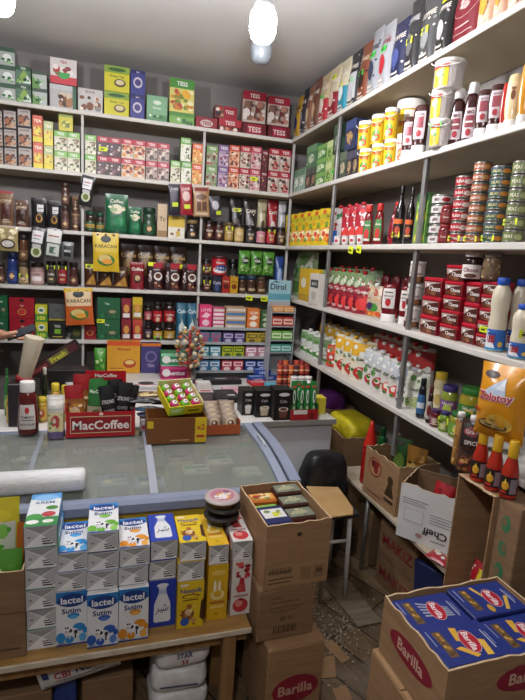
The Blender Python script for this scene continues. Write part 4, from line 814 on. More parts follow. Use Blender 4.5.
V(490.5, 511, 167, 'cg', can('#2f5a44', '#d88a3a', 'SALAD', '#e8dca0', '#39505a'), 'green tin can with orange dish', 'tin_can', 'tin can', tiers=7, fill=1.0, d=.1, tags={(0, 0): (.3, .5, NEONY)})
V(511.5, 532, 162, 'cv', can('#6f7a4a', '#a8b07a', 'PEAS', '#e8e4c4'), 'olive tin can', 'tin_can', 'tin can', tiers=6, d=.1, tags={(0, 1): (.3, .6, NEONY)})
# ------------------------------------------------------------------ side wall, fourth shelf
W4 = lambda *a, **k: S(3, *a, **k)
W4(290, 312, 249, 'wgb', b_pouch('#8aa27a', [('n', .05, .4, .95, .95, ['#e4e8dc', '#6a9a54', '#c4d4b0', '#3f6a3a'], 16, .11), ('r', .1, .1, .9, .35, '#4a7a3a')], kind='stand', d=.1), 'tall white and green bag', 'food_bag', 'bag', back=.1, d=.1)
W4(299, 318, 268, 'ylb', b_box('#d0a824', [('r', 0, 0, 1, 1, '#dcb42a'), ('e', .5, .55, .3, .16, '#e8e4d0'), ('r', 0, 0, 1, .2, '#b8922a')], d=.05), 'yellow carton', 'carton', 'carton', cols=2, back=.04, d=.05)
W4(309, 321, 273, 'wco', b_box('#d6d2c8', [('r', .1, .55, .9, .8, '#4a4a48'), ('t', 'MAYO', .5, .67, .1, '#e8e8e4'), ('e', .5, .3, .24, .14, '#b8b4a0')], d=.05), 'white carton with dark label', 'carton', 'carton', back=-.02+.022, d=.04, fill=.8)
tp = b_pouch('#8e1a2c', [('r', 0, .68, 1, 1, '#6f8a56'), ('n', .03, .64, .97, .97, ['#c9cfbc', '#4a7a38', '#a02a44', '#9a2038', '#b4bf9e'], 20, .1), ('n', .03, .05, .97, .62, ['#b01c30', '#c83c3a', '#5f0f1e', '#c89890', '#8a1024', '#4a0c18'], 30, .12), ('e', .5, .24, .3, .15, '#d43a38'), ('t', 'Tomato', .5, .54, .09, '#f4ece4')], d=.036, kind='spout', cap='#b8202a', seed=2)
W4(323, 364, 271, 'tp', tp, 'red tomato ketchup pouch with green top', 'sauce_pouch', 'pouch', cols=6, back=.07, turn=36, fill=1.35, d=.05)
W4(334, 372, 268, 'tp', tp, 'red ketchup pouch in the rear rank', 'sauce_pouch', 'pouch', cols=5, back=.17, turn=36, fill=1.35, d=.05)
W4(364.5, 381, 285, 'vp', b_pouch('#c8b89a', [('n', .03, .45, .97, .95, ['#e8dccc', '#b83a34', '#d8a878', '#c4b49a'], 14, .12), ('e', .5, .3, .28, .14, '#3f8a3a'), ('e', .3, .34, .18, .12, '#46285a'), ('n', .05, .03, .95, .2, ['#d8582a', '#e89a3a', '#c4342a'], 12, .1)], d=.036, kind='spout', cap='#e8e4e0', seed=5), 'beige vegetable sauce pouch', 'sauce_pouch', 'pouch', back=.085, turn=6, fill=.88, d=.04)
kin = b_bottle(INV, '#6e1620', INVC, '#ece8e6', (.36, .88, .8, '#e4dcd8', [('e', .5, .3, .2, .2, '#b82a34'), ('t', 'KETCHUP', .5, .62, .12, '#3a2a2a', .7), ('r', .2, .78, .8, .84, '#4a5a3a'), ('r', .25, .46, .75, .49, '#6a5a5a')]), sy=.65, name='squeeze_bottle')
W4(381, 399, 283, 'kin', kin, 'red ketchup squeeze bottle standing on white cap', 'squeeze_bottle', 'ketchup bottle', d=.07)
W4(399.5, 411, 285, 'kin', kin, 'ketchup squeeze bottle half hidden by the upright', 'squeeze_bottle', 'ketchup bottle', d=.07, back=.07)
W4(380, 412, 275, 'kn2', b_bottle(INV, '#6e1620', INVC, '#b8202a', None, sy=.65, name='squeeze_bottle'), 'red squeeze bottle in the rear', 'squeeze_bottle', 'ketchup bottle', cols=3, d=.06, back=.17)
chj = b_bottle(STRAIGHT, '#c9c0b8', STRAIGHTC, '#e8e4de', (.06, .8, 1.25, '#d8d0c8', [('r', 0, .0, 1, .36, '#4a241c'), ('t', 'Choco', .5, .55, .26, '#7a1c28', .6), ('e', .7, .2, .16, .16, '#8a5a3a')]), name='chocolate_jar')
W4(409.5, 425, 261, 'chj', chj, 'white and brown chocolate spread jar', 'chocolate_jar', 'jar', tiers=3, d=.09, back=.04)
ct = b_chocotub()
W4(422, 441, 277, 'ct', ct, 'red chocolate tub in the column near the upright', 'dessert_tub', 'tub', tiers=3, d=.1)
W4(441, 460, 281, 'ct', ct, 'red chocolate tub in the second column', 'dessert_tub', 'tub', tiers=4, d=.1)
W4(443, 462, 264.5, 'ct', ct, 'red chocolate tub crowning the second column', 'dessert_tub', 'tub', yb=281, d=.1)
W4(460.5, 476, 281, 'ct2', ct, 'red chocolate tub in the third column', 'dessert_tub', 'tub', tiers=3, d=.1)
W4(476.5, 494, 281, 'ct3', ct, 'red chocolate tub beside the white bottles', 'dessert_tub', 'tub', tiers=5, d=.1, tags={(0, 1): (.5, .5, NEONY)})
dcj = b_bottle(JAR, '#2e1a16', JARC, '#e4e0da', (.05, .55, 1.25, '#e4ddd6', [('t', 'Choco', .5, .62, .3, '#7a1c28', .7), ('e', .5, .2, .26, .16, '#5a3020')]), name='chocolate_jar')
W4(463, 482, 252, 'dcj', dcj, 'dark chocolate spread jar with white lid', 'chocolate_jar', 'jar', yb=280, d=.1, place='on top of the red tubs')
W4(483, 501, 252, 'nut', b_bottle(JAR, '#7a6248', JARC, '#8a8478', (.05, .6, 1.25, '#6f5a42', [('n', 0, 0, 1, 1, ['#b89a6a', '#4a3826', '#c9b080', '#8a6a44'], 26, .05)]), name='nut_jar'), 'glass jar of nuts', 'nut_jar', 'jar', yb=280, d=.1, place='on top of the red tubs')
may = b_bottle(MILKB, '#d6ccb4', MILKC, '#2450b4', (.02, .3, 1.35, '#2a66b8', [('p', [(.1, .1), (.55, .1), (.2, .9), (.1, .9)], '#e4e8ec'), ('r', .18, .35, .5, .7, '#9a3040'), ('r', .16, .72, .52, .84, '#31408a'), ('e', .72, .3, .1, .14, '#d8b44a'), ('r', 0, 0, 1, .08, '#2f9ad0')]), sy=.85, name='mayonnaise_bottle', rough=.35)
W4(493, 512, 276.5, 'may', may, 'tall cream mayonnaise bottle with blue cap', 'mayonnaise_bottle', 'mayonnaise bottle', d=.1, back=.025)
W4(513, 530, 278, 'may', may, 'cream mayonnaise bottle behind a shorter one', 'mayonnaise_bottle', 'mayonnaise bottle', d=.09, back=.1)
W4(513.5, 534, 303, 'may2', may, 'shorter mayonnaise bottle with blue cap', 'mayonnaise_bottle', 'mayonnaise bottle', d=.08, back=.005, tags={(0, 0): (.75, 1.6, NEONY)})
# ------------------------------------------------------------------ side wall, fifth shelf
X5 = lambda *a, **k: S(4, *a, **k)
dp = lambda c, top, fruit, cap, seed=1.0: b_pouch(c, [('r', 0, .62, 1, .93, top), ('n', .03, .34, .97, .92, ['#f2efe8', top, '#dfe4da', '#5a8a44'], 12, .1), ('e', .5, .2, .34, .15, fruit), ('e', .4, .24, .14, .07, '#f0e4da'), ('t', 'Sauce', .5, .55, .09, '#3a4a3a'), ('n', .05, .03, .95, .3, [fruit, '#3f7a34', fruit], 8, .09)], d=.036, kind='spout', cap=cap, seed=seed)
wg = dp('#dfe2da', '#7fa070', '#4a8a3c', '#f0efec')
X5(295, 309, 316, 'cb1', b_pouch('#1b1a1d', [('n', .1, .1, .9, .9, ['#2e2c30', '#3a3438'], 8, .12)], kind='pillow', d=.08), 'black bag at the corner end', 'food_bag', 'bag', back=.09, d=.09)
X5(310, 326, 314, 'cb2', b_pouch('#4a141c', [('n', .1, .1, .9, .9, ['#6a2028', '#2e0f14'], 8, .12)], kind='pillow', d=.08), 'dark red bag behind the green trimmed pouches', 'food_bag', 'bag', back=.2, d=.09)
X5(303, 330, 334, 'wg', wg, 'white mayonnaise pouch with green trim', 'sauce_pouch', 'pouch', cols=4, back=.07, turn=38, fill=1.4, d=.05)
X5(330, 338, 345, 'rd', dp('#c8382c', '#d8583c', '#e0402e', '#c02a24', 2), 'red pepper sauce pouch', 'sauce_pouch', 'pouch', back=.07, turn=38, fill=1.4, d=.05)
X5(338.5, 365, 337, 'yl', dp('#e6dfc8', '#e2ae2a', '#c4322c', '#e8b42a', 3), 'white mayonnaise pouch with yellow top', 'sauce_pouch', 'pouch', cols=3, back=.07, turn=38, fill=1.4, d=.05)
X5(322, 372, 330, 'yl', dp('#e6dfc8', '#e2ae2a', '#d8962a', '#e8b42a', 3), 'yellow topped pouch in the rear rank', 'sauce_pouch', 'pouch', cols=6, back=.2, turn=38, fill=1.4, d=.05)
X5(365.5, 382, 350, 'wr', dp('#dcdcd8', '#c4c8cc', '#b82a34', '#f0efec', 4), 'silver white sauce pouch with berries', 'sauce_pouch', 'pouch', cols=2, back=.07, turn=38, fill=1.4, d=.05)
X5(382.5, 398, 357, 'wo', dp('#dcd8d0', '#c9ccd0', '#d8403a', '#c02a24', 5), 'white sauce pouch with red fruit', 'sauce_pouch', 'pouch', cols=2, back=.07, turn=38, fill=1.4, d=.05)
X5(373, 425, 340, 'rr', dp('#b8a898', '#b8302e', '#b82a2a', '#c02a24', 6), 'red capped pouch in the rear rank', 'sauce_pouch', 'pouch', cols=6, back=.16, turn=38, fill=1.4, d=.05)
X5(398.5, 407, 365, 'pb', dp('#c8c8cc', '#8a90a8', '#3a3458', '#f0efec', 7), 'grey pouch with dark berries', 'sauce_pouch', 'pouch', back=.07, turn=38, fill=1.4, d=.05)
X5(407.5, 418, 371, 'pg', dp('#dcdcd0', '#c8ccb8', '#a8b878', '#f0efec', 8), 'white pouch with leek picture', 'sauce_pouch', 'pouch', back=.07, turn=38, fill=1.4, d=.05)
X5(418, 427.5, 377, 'bb', b_bottle(SQ, '#1a1c2c', SQC, '#15161c', (.12, .6, 1.0, '#3a6a9a', [('r', .1, .3, .9, .6, '#d8e0e8')]), name='sauce_bottle'), 'black sauce bottle with blue label', 'sauce_bottle', 'sauce bottle', back=.02)
X5(427.5, 434, 385, 'bb2', b_bottle(SQ, '#2a1a1c', SQC, '#5a2020', (.12, .6, 1.0, '#b8b0a8', [('e', .5, .5, .3, .3, '#7a2a2a')]), name='sauce_bottle'), 'dark sauce bottle with pale label', 'sauce_bottle', 'sauce bottle', back=.02)
jarb = lambda c, lid, lab, e: b_bottle(JAR, c, JARC, lid, (.12, .6, 1.25, lab, [('e', .5, .5, .2, .3, e), ('t', 'SALAD', .5, .82, .16, '#f0e8d8', .6), ('r', .25, .1, .75, .18, '#efe8c8')]), name='food_jar', rough=.12)
FJ = ('food_jar', 'jar')
X5(429.5, 440, 408, 'fj1', jarb('#6a1f2a', '#4a2a5a', '#8a4a5a', '#d8c0b0'), 'small red preserve jar', *FJ, back=.015, d=.06)
X5(438.5, 449, 410, 'fj2', jarb('#7a9a3a', '#3a2f6a', '#8fb040', '#e8e0a0'), 'green relish jar', *FJ, back=.015, d=.06, tags={(0, 0): (.4, .9, NEONY)})
X5(449, 470, 411, 'fj3', jarb('#8a8a2e', '#2f6a34', '#6a9a3a', '#e0d060'), 'jar of pickles with green lid', *FJ, back=.015, d=.08)
X5(433.5, 447, 371, 'fmy', jarb('#e2d3a4', '#dcb83a', '#e8dcb4', '#c9b068'), 'tall mayonnaise jar with yellow lid', *FJ, back=.14, d=.07)
X5(441, 458, 384, 'fj5', jarb('#8a9a3a', '#3f3672', '#7a4a8a', '#b8c850'), 'wide jar with violet lid', *FJ, back=.11, d=.085)
X5(459.5, 483, 386, 'fj6', jarb('#a89a2c', '#3f8a3a', '#3f7a34', '#e0c040'), 'large pickle jar with bright green lid', *FJ, back=.13, d=.1)
X5(476, 491, 399, 'fj7', jarb('#7a6a4a', '#d8d4cc', '#c9c4b0', '#5a8a3a'), 'jar with white lid behind the sauce bottles', *FJ, back=.03, d=.08)
# paper price tags on the shelf edges
def edge_tag(p, rz, key, desc):
    def f(w, h, tg=None):
        g = G(); g.box(-w/2, w/2, -.0008, .0008, 0, h, NEONY); g.art(lambda u, v, o: Vector((-w/2+u*w, -.0008-o, v*h)), w, h, [('r', .15, .3, .7, .6, '#4a5510')]); return g.obj('hanging_price_tag')
    o = make('etag', f, .05, .035, None); o.location = p; o.rotation_euler = (0, .12, rz); reg(o, desc, '', 'price tag', 0, 0, 'the corner', 'hanging_price_tag')
for q, t in (((249, 299), 'yellow price tag under the blue capped jars'), ((264, 300), 'yellow price tag under the brown jars')):
    p = onY(*q, YB-.003); edge_tag((p.x, YB-.003, p.z-.01), 0, 'b', t)
for q, t in (((350.5, 251), 'yellow price tag under the red paste pouches'), ((358.5, 250.5), 'yellow price tag under the green label ketchup')):
    p = onX(*q, XR-.003); edge_tag((XR-.003, p.y, p.z-.012), -PI/2, 's', t)
# ------------------------------------------------------------------ chest freezer with glass lids
FX0, FX1 = -1.3, .715
BLUEG = noisy('blue_grey_plastic', '#848da3', '#939cb2', 5, .4, 4); YEL = noisy('yellow_panel', '#c2a22c', '#d0b036', 4, .45, 5); LINER = M('#d4d8d4', .5)
fz = tag(root('chest_freezer', (0, 1.66, 0)), 'yellow fronted chest freezer with sliding glass lids and blue grey frame', 'freezer')
def fz_part(name, g, par=None): o = g.obj(name, par or fz); o.location = (0, -1.66, 0) if par is None else (0, 0, 0); return o
def gz(y): t = min(1, max(0, (y-1.7)/.34)); return .70+.046*math.sin(t*PI/2)
g = G(); g.box(FX0, FX1, 1.672, 1.70, .06, .672, YEL, .006); fz_part('front_panel', g)
g = G(); g.box(FX0, FX1, 2.275, 2.305, .06, .71, WHITE, .006); g.box(FX1-.03, FX1, 1.70, 2.275, .06, .69, WHITE); g.box(FX0, FX0+.03, 1.70, 2.275, .06, .69, WHITE); g.box(FX0+.03, FX1-.03, 1.70, 2.275, .06, .1, WHITE); fz_part('cabinet', g)
g = G(); g.box(FX0+.03, FX1-.03, 1.691, 2.274, .1, .34, LINER); fz_part('liner', g)
g = G(); g.box(FX0-.01, FX1, 1.648, 1.706, .65, .703, BLUEG, .016); fz_part('front_rail', g)
g = G(); g.box(FX0-.01, FX1, 2.265, 2.31, .705, .742, BLUEG, .008); fz_part('back_rail', g)
ys = [1.7+(2.266-1.7)*k/14 for k in range(15)]
def arc(x0, x1, lift, th, mat):
    g = G(); top = [[Vector((x0, y, gz(y)+lift)), Vector((x1, y, gz(y)+lift))] for y in ys]; bot = [[Vector((x0, y, gz(y)+lift-th)), Vector((x1, y, gz(y)+lift-th))] for y in ys]
    g.grid(top, mat); g.grid(bot, mat, flip=True)
    g.grid([[a[0] for a in top], [b[0] for b in bot]], mat, smooth=False); g.grid([[a[1] for a in top], [b[1] for b in bot]], mat, flip=True, smooth=False)
    g.grid([top[0], bot[0]], mat, flip=True, smooth=False); g.grid([top[-1], bot[-1]], mat, smooth=False); return g
fz_part('end_frame', arc(.676, .72, .012, .034, BLUEG))
fz_part('gap_strip', arc(.667, .6758, .002, .02, M('#2c3038', .5)))  # dark strip drawn as the gap line inside the end frame
fz_part('inner_rail', arc(.63, .666, .007, .02, M('#9aa4b8', .4)))
fz_part('lid_divider', arc(.142, .17, .003, .012, M('#a9afba', .4)))
fz_part('lid_trim', arc(-.285, -.268, .0005, .006, M('#8f969e', .4)))
for a, b in ((FX0, .142), (.17, .628)):
    p = fz_part('glass_lid', arc(a, b, -.003, .005, PANE)); p['label'] = 'dusty glass sliding lid'
g = G(); g.tube([(.648, 1.96, gz(1.96)+.006), (.648, 1.97, gz(1.97)+.02), (.648, 2.07, gz(2.07)+.02), (.648, 2.08, gz(2.08)+.006)], .005, M('#c8ccd4', .3)); o = g.obj('lid_handle', bpy.data.objects['inner_rail'])
g = G()
g.box(-1.2, .62, 1.72, 1.735, .3405, .352, LINER); g.box(-1.2, .62, 2.25, 2.265, .3405, .352, LINER)
fz_part('floor_grid', g)
frz = [((150, 452), .6, 'pale yellow frozen food box', '#d2cf9a', '#5a7a4a'), ((196, 470), .6, 'white frozen food box with green print', '#c9ccb8', '#4a8a5a'), ((180, 458), .6, 'cream frozen food box', '#d4cba8', '#8a6a4a'),
       ((219, 462), .58, 'silver frozen pack', '#c4ccc4', '#8aa08a'), ((248, 472), .58, 'pale green frozen pack', '#b4c8a8', '#e4e8d8'), ((150, 481), .55, 'blue and white frozen box', '#a4b8cc', '#31589a'), ((113, 482), .55, 'light blue frozen box', '#9fb0c2', '#31589a'), ((30, 455), .55, 'grey frozen pack', '#9aa09c', '#6a706c'), ((70, 470), .55, 'dull white frozen pack', '#b0b4ae', '#7a807a')]
for k, (q, z, ds, c, e) in enumerate(frz):
    p = onZ(*q, .66); p.y = min(max(p.y, 1.80), 2.19); z = .672-.006*(k % 3)-(.02 if p.y < 1.86 else 0); g = G(); w = .115; g.box(-w/2, w/2, -.05, .05, 0, z-.345, c, .004)
    g.art(lambda u, v, o: Vector((-w/2+u*w, -.05+v*.1, z-.345+o)), w, .1, [('r', .1, .55, .9, .85, e), ('e', .3, .3, .15, .18, '#e8e4d0'), ('r', .5, .2, .9, .3, e)])
    o = g.obj('frozen_food_box'); o.location = (p.x, p.y, .345); o.rotation_euler = (0, 0, R_.uniform(-.15, .15)); reg(o, ds, 'inside the glass freezer', 'frozen food', 0, 0, 'corner', 'frozen_food_box')
# foil roll on the lid
FILMW = noisy('wrapped_white_film', '#d6d8d8', '#f0f1f1', 30, .25, 3, .25, 0, (1, 8, 8))
g = G(); r = .04
g.tube([(-.62, 1.74, .757), (-.1, 1.74, .757), (-.085, 1.74, .757), (-.078, 1.74, .757)], [r, r, r*.96, r*.7], FILMW, 24)
t_ = root('film_roll', (-.35, 1.74, .717)); o = g.obj('roll', t_); o.location = (.35, -1.74, -.717)
g = G(); g.tube([(-.079, 1.74, .757), (-.0765, 1.74, .757)], .012, M('#9a8a70', .8), 14); o = g.obj('core', t_); o.location = (.35, -1.74, -.717)
tag(t_, 'thick roll of white wrapping film lying on the freezer lid', 'film roll')

# ------------------------------------------------------------------ counter behind the freezer
CTZ = .741
ct_ = tag(root('shop_counter', (.6, 2.32, 0)), 'white shop counter behind the freezer crowded with sweets', 'counter')
def cpart(n, *b, mat=WHITE, bev=.004): g = G(); g.box(*b, mat, bev); o = g.obj(n, ct_); o.location = (-.6, -2.32, 0); return o
cpart('counter_top', -.95, 1.155, 2.318, 2.64, CTZ-.028, CTZ-.001, mat=noisy('counter_laminate', '#d8d6d0', '#e4e2dc', 4, .4)); cpart('counter_top', .0, 1.155, 2.641, 3.44, CTZ-.028, CTZ-.001, mat=noisy('counter_laminate', '#d8d6d0', '#e4e2dc', 4, .4))
cpart('front_panel', .735, 1.145, 2.335, 2.36, .0, CTZ-.03, mat=noisy('white_panel', '#cfd2d4', '#dcdfe0', 3, .5)); cpart('edge_strip', .73, 1.157, 2.312, 2.317, CTZ-.03, CTZ-.001, mat=M('#8f8c86', .5))
cpart('side_panel', 1.12, 1.145, 2.361, 3.43, 0, CTZ-.03); cpart('base_rail', .735, 1.145, 2.325, 2.334, .05, .33, mat=M('#b9bcbf', .5)); cpart('back_panel', -.94, .73, 2.36, 2.38, 0, CTZ-.03)

# ------------------------------------------------------------------ goods on the freezer
FT = .7505
ONF = 'on the freezer lid'
ket = b_bottle([(.8, 0), (.97, .01), (1, .06), (1, .25), (.95, .42), (.86, .56), (.88, .66), (.84, .74), (.66, .79), (.62, .8)], '#5e1714', [(.7, .8), (.72, .81), (.72, .97), (.66, 1)], '#eeece8', (.12, .58, .85, '#d4ccc6', [('e', .5, .78, .13, .13, '#b82a2a'), ('t', 'TOMATO', .5, .5, .12, '#2a2020', .8), ('r', .15, .36, .85, .39, '#4a4444'), ('t', 'KETCHUP', .5, .2, .12, '#2a2020', .8)]), sy=.7, name='ketchup_bottle')
K(FT, 16.5, 38, 430, 383, 'ket', ket, 'red ketchup bottle with white cap', 'ketchup_bottle', 'ketchup bottle', place=ONF, Y=2.21)
sa = b_pouch('#dcdad0', [('r', 0, .0, 1, .16, '#6a5a86'), ('r', .06, .17, .94, .62, '#e2d8a4'), ('e', .5, .4, .26, .16, '#c04a4a'), ('e', .44, .42, .1, .06, '#f0e4d0'), ('n', .08, .2, .92, .6, ['#5a8a3a', '#e8d48a', '#7a9a5a'], 8, .08), ('r', 0, .7, 1, .71, '#b4b2a8'), ('r', 0, .8, 1, .81, '#b4b2a8'), ('r', 0, .9, 1, .91, '#b4b2a8')], kind='brick', d=.05)
K(FT, 46.5, 64.5, 436, 397, 'sa', sa, 'white yeast sachet pack with yellow label', 'sachet_pack', 'sachet pack', place=ONF+' beside the ketchup', Y=2.16)
# red coffee tray
p0 = onY(66, 430, 2.17); p1 = onY(135, 430, 2.17); w = p1.x-p0.x
t_ = tag(root('coffee_display_box', ((p0.x+p1.x)/2, 2.17, FT)), 'red cardboard display box of coffee sachets on the freezer', 'display box'); RED = '#b0141f'
fh = onY(100, 412, 2.17).z-FT
g = G(); g.box(-w/2, w/2, 0, .004, 0, fh, RED); g.box(-w/2, w/2, .13, .134, 0, fh*1.3, RED); g.box(-w/2, -w/2+.004, .004, .13, 0, fh*1.2, RED); g.box(w/2-.004, w/2, .004, .13, 0, fh, RED); g.box(-w/2+.004, w/2-.004, .004, .13, 0, .004, RED)
F = lambda u, v, o: Vector((-w/2+u*w, -o, v*fh))
g.art(F, w, fh, [('r', .06, .16, .94, .84, '#d8c9a0'), ('r', .068, .19, .932, .81, '#8f0f18'), ('t', 'MacCoffee', .5, .48, .46, '#f0ece6', .82), ('e', .5, .92, .03, .06, '#e8dcc8')]); g.obj('tray', t_)
hz0 = fh*1.3; hz1 = onY(104, 371, 2.302).z-FT
g = G(); hw = w*.62; g.box(-w*.25, w*.37, .134, .138, fh*1.05, hz1, RED)
g.art(lambda u, v, o: Vector((-w*.25+u*hw, .134-o, hz0+v*(hz1-hz0))), hw, hz1-hz0, [('t', 'MacCoffee', .5, .82, .14, '#f0ece6', .86)]); g.obj('header_card', t_)
TR = 'in the red coffee display box'
sg = b_pouch('#a8642a', [('r', .0, .72, 1, 1, '#a01c22'), ('n', .05, .05, .95, .7, ['#e2b86a', '#7a3a1a', '#f0dca8', '#c98a3a'], 14, .14), ('e', .5, .4, .3, .16, '#e8d4a4')], kind='pillow', d=.02)
sgr = b_pouch('#2f7a38', [('r', .0, 0, 1, .48, '#c9bda0'), ('e', .5, .26, .34, .16, '#6a8a4a'), ('t', 'MacCoffee', .5, .78, .1, '#e8f0dc', .85), ('e', .5, .26, .2, .09, '#8a4a34')], kind='pillow', d=.02)
sbl = b_pouch('#17171a', [('t', 'STRONG', .5, .66, .12, '#d8d8d8', .8), ('t', 'COFFEE', .5, .46, .1, '#b8b8b8', .7), ('e', .6, .22, .2, .1, '#6a3a24')], kind='pillow', d=.02)
for x0, x1, yb, yt, key, b_, ds, y, tl in ((67, 86, 412, 389, 'sg', sg, 'gold coffee sachet', 2.20, -4), (70, 88, 412, 378, 'sg2', sg, 'gold coffee sachet, the one behind', 2.262, 3), (85, 104, 412, 384, 'sgr', sgr, 'green and cream coffee sachet', 2.225, 4), (89, 106, 412, 382, 'sgr2', sgr, 'rear green coffee sachet', 2.285, -3), (105, 121, 412, 389, 'sb', sbl, 'black coffee sachet leaning outward', 2.195, -9), (112, 128, 412, 386, 'sb2', sbl, 'black coffee sachet in the middle', 2.225, 6), (119, 132, 412, 388, 'sb3', sbl, 'black coffee sachet at the end', 2.25, 10), (108, 124, 412, 383, 'sb4', sbl, 'black coffee sachet at the back', 2.28, -2)):
    z0 = FT+.006; o = K(z0, x0, x1, yb, yt, key, b_, ds, 'coffee_sachet', 'coffee sachet', place=TR, Y=y-.03); o.rotation_euler = (0, math.radians(tl), 0); o.location.y = y; o.location.z = z0+.01
# brown bar box with yellow corner
p0 = onY(147, 440, 2.05); p1 = onY(206, 440, 2.05); w = p1.x-p0.x; fh = onY(175, 418, 2.05).z-FT; BRN = '#7a4a1e'
t_ = tag(root('bar_display_box', ((p0.x+p1.x)/2, 2.05, FT)), 'brown cardboard box of chocolate bars with a yellow corner on the freezer', 'display box')
g = G(); d = .14; g.box(-w/2, w/2, 0, .004, 0, fh, BRN); g.box(-w/2, w/2, d, d+.004, 0, fh, BRN); g.box(-w/2, -w/2+.004, .004, d, 0, fh, BRN); g.box(w/2-.004, w/2, .004, d, 0, fh, BRN); g.box(-w/2+.004, w/2-.004, .004, d, 0, .004, BRN)
g.art(lambda u, v, o: Vector((-w/2+u*w, -o, v*fh)), w, fh, [('r', .8, 0, 1, 1, '#e2c022'), ('t', 'x2', .9, .62, .34, '#b8342a', .14), ('r', .83, .2, .97, .3, '#b8342a'), ('r', .0, .62, .1, .9, '#e2c022'), ('r', .38, .1, .7, .14, '#c9a878')]); g.obj('tray', t_)
for k in range(4):
    q = b_pouch('#4a2a14', [('r', .1, .2, .9, .8, '#7a4a24'), ('r', .25, .4, .75, .6, '#c9963a')], kind='pillow', d=.025); o = make('bar%d' % (k % 1), q, .05, .16, None)
    o.location = ((p0.x+p1.x)/2-w*.36+w*.24*k, 2.055+.0, FT+fh*.8); o.rotation_euler = (math.radians(-90), 0, 0); o.location.y = 2.06; o.location.z = FT+fh*.55
    o.scale = (1, 1, .75); reg(o, 'brown wrapped chocolate bar', 'in the brown bar box', 'chocolate bar', 0, -k, 'the yellow corner', 'chocolate_bar')
# tilted yellow box of round sweets
t_ = tag(root('sweets_box', (0, 0, 0)), 'yellow open box of round sweets tilted on the brown bar box', 'display box')
c0 = onY(185, 410, 2.13); bw, bd, bh = .155, .17, .045
g = G(); YC = '#d8c81e'
g.box(-bw/2, bw/2, 0, .004, 0, bh, YC); g.box(-bw/2, bw/2, bd-.004, bd, 0, bh*1.5, '#e4dca0'); g.box(-bw/2, -bw/2+.004, .004, bd-.004, 0, bh, YC); g.box(bw/2-.004, bw/2, .004, bd-.004, 0, bh*1.3, '#e2dca4'); g.box(-bw/2+.004, bw/2-.004, .004, bd-.004, 0, .004, YC)
g.art(lambda u, v, o: Vector((-bw/2+u*bw, -o, v*bh)), bw, bh, [('r', .0, .0, .45, 1, '#b4d83a'), ('t', 'HIT', .24, .5, .5, '#e8f8d0', .4), ('r', .55, .35, .9, .5, '#4a4a20'), ('r', .5, .75, 1, 1, '#e8b82a')]); g.obj('carton', t_)
TILT = Matrix.Translation((c0.x-.005, 2.085, FT+fh+.004)) @ Matrix.Rotation(math.radians(14), 4, 'Z') @ Matrix.Rotation(math.radians(21), 4, 'X')
t_.matrix_world = TILT
def sweet(col):
    def f(w, h, tg=None):
        r = root('round_sweet'); R = w/2; g = G(); g.lathe([(R*.5, 0), (R*.95, h*.35), (R, h*.5), (R*.9, h*.75), (R*.45, h)], M(col, .25), 18); g.obj('wrapper', r)
        g = G(); g.lathe([(R*.62, h*.93), (R*.5, h*1.03), (R*.2, h*1.07)], M('#f2ece6', .25), 16); ew = g.obj('eye_white', r)
        g = G(); g.lathe([(R*.24, h*1.06), (R*.1, h*1.1)], M('#23202a', .25), 12); g.obj('pupil', ew); return r
    return f
k = 0
for i in range(3):
    for j in range(4):
        c, n = [('#d83a7a', 'pink'), ('#7acb3a', 'green'), ('#d83a7a', 'pink'), ('#8ad050', 'green')][(i+j) % 4]
        o = make('sw'+n, sweet(c), 0.04, .034, None); o.matrix_world = TILT @ Matrix.Translation((-.049+.049*i, .028+.039*j, .024)) @ Matrix.Rotation(math.radians(12), 4, 'X')
        reg(o, n+' eyeball sweet', 'in the tilted yellow box', 'sweet', j, -i, 'the pale side wall', 'round_sweet')
# orange wafer tray
p0 = onY(206, 432, 2.13); p1 = onY(240, 432, 2.13); w = p1.x-p0.x; fh = onY(222, 425, 2.13).z-FT
t_ = tag(root('wafer_tray', ((p0.x+p1.x)/2, 2.13, FT)), 'orange cardboard tray of wrapped wafers beside the brown bar box', 'display box'); ORG = '#b0552a'
g = G(); g.box(-w/2, w/2, 0, .003, 0, fh, ORG); g.box(-w/2, w/2, .14, .143, 0, fh*2.6, '#9a7a5a'); g.box(-w/2, -w/2+.003, .003, .14, 0, fh*1.6, ORG); g.box(w/2-.003, w/2, .003, .14, 0, fh*1.4, ORG); g.box(-w/2+.003, w/2-.003, .003, .14, 0, .003, ORG); g.obj('tray', t_)
waf = b_pouch('#a89684', [('e', .5, .52, .36, .32, '#d8c4a0'), ('e', .5, .52, .24, .2, '#6a4a3a'), ('e', .46, .56, .1, .09, '#e8dcc8'), ('r', 0, .0, 1, .1, '#c8b8a4'), ('r', .55, .1, .95, .28, '#4a5a8a')], kind='pillow', d=.024)
for i in range(2):
    for j in range(4):
        z0 = FT+.006+(.034 if j > 1 else 0)+(.0); h = onY(222, 405, 2.2).z-onY(222, 428, 2.2).z
        o = make('waf', waf, w*.43, .075, None); o.location = ((p0.x+p1.x)/2+(i-.5)*w*.48, 2.155+.032*j, FT+.008+.013*j); o.rotation_euler = (math.radians(-9), 0, 0)
        reg(o, 'round wafer packet', 'in the orange tray', 'wafer', j, -i, 'the freezer end', 'wafer_packet')
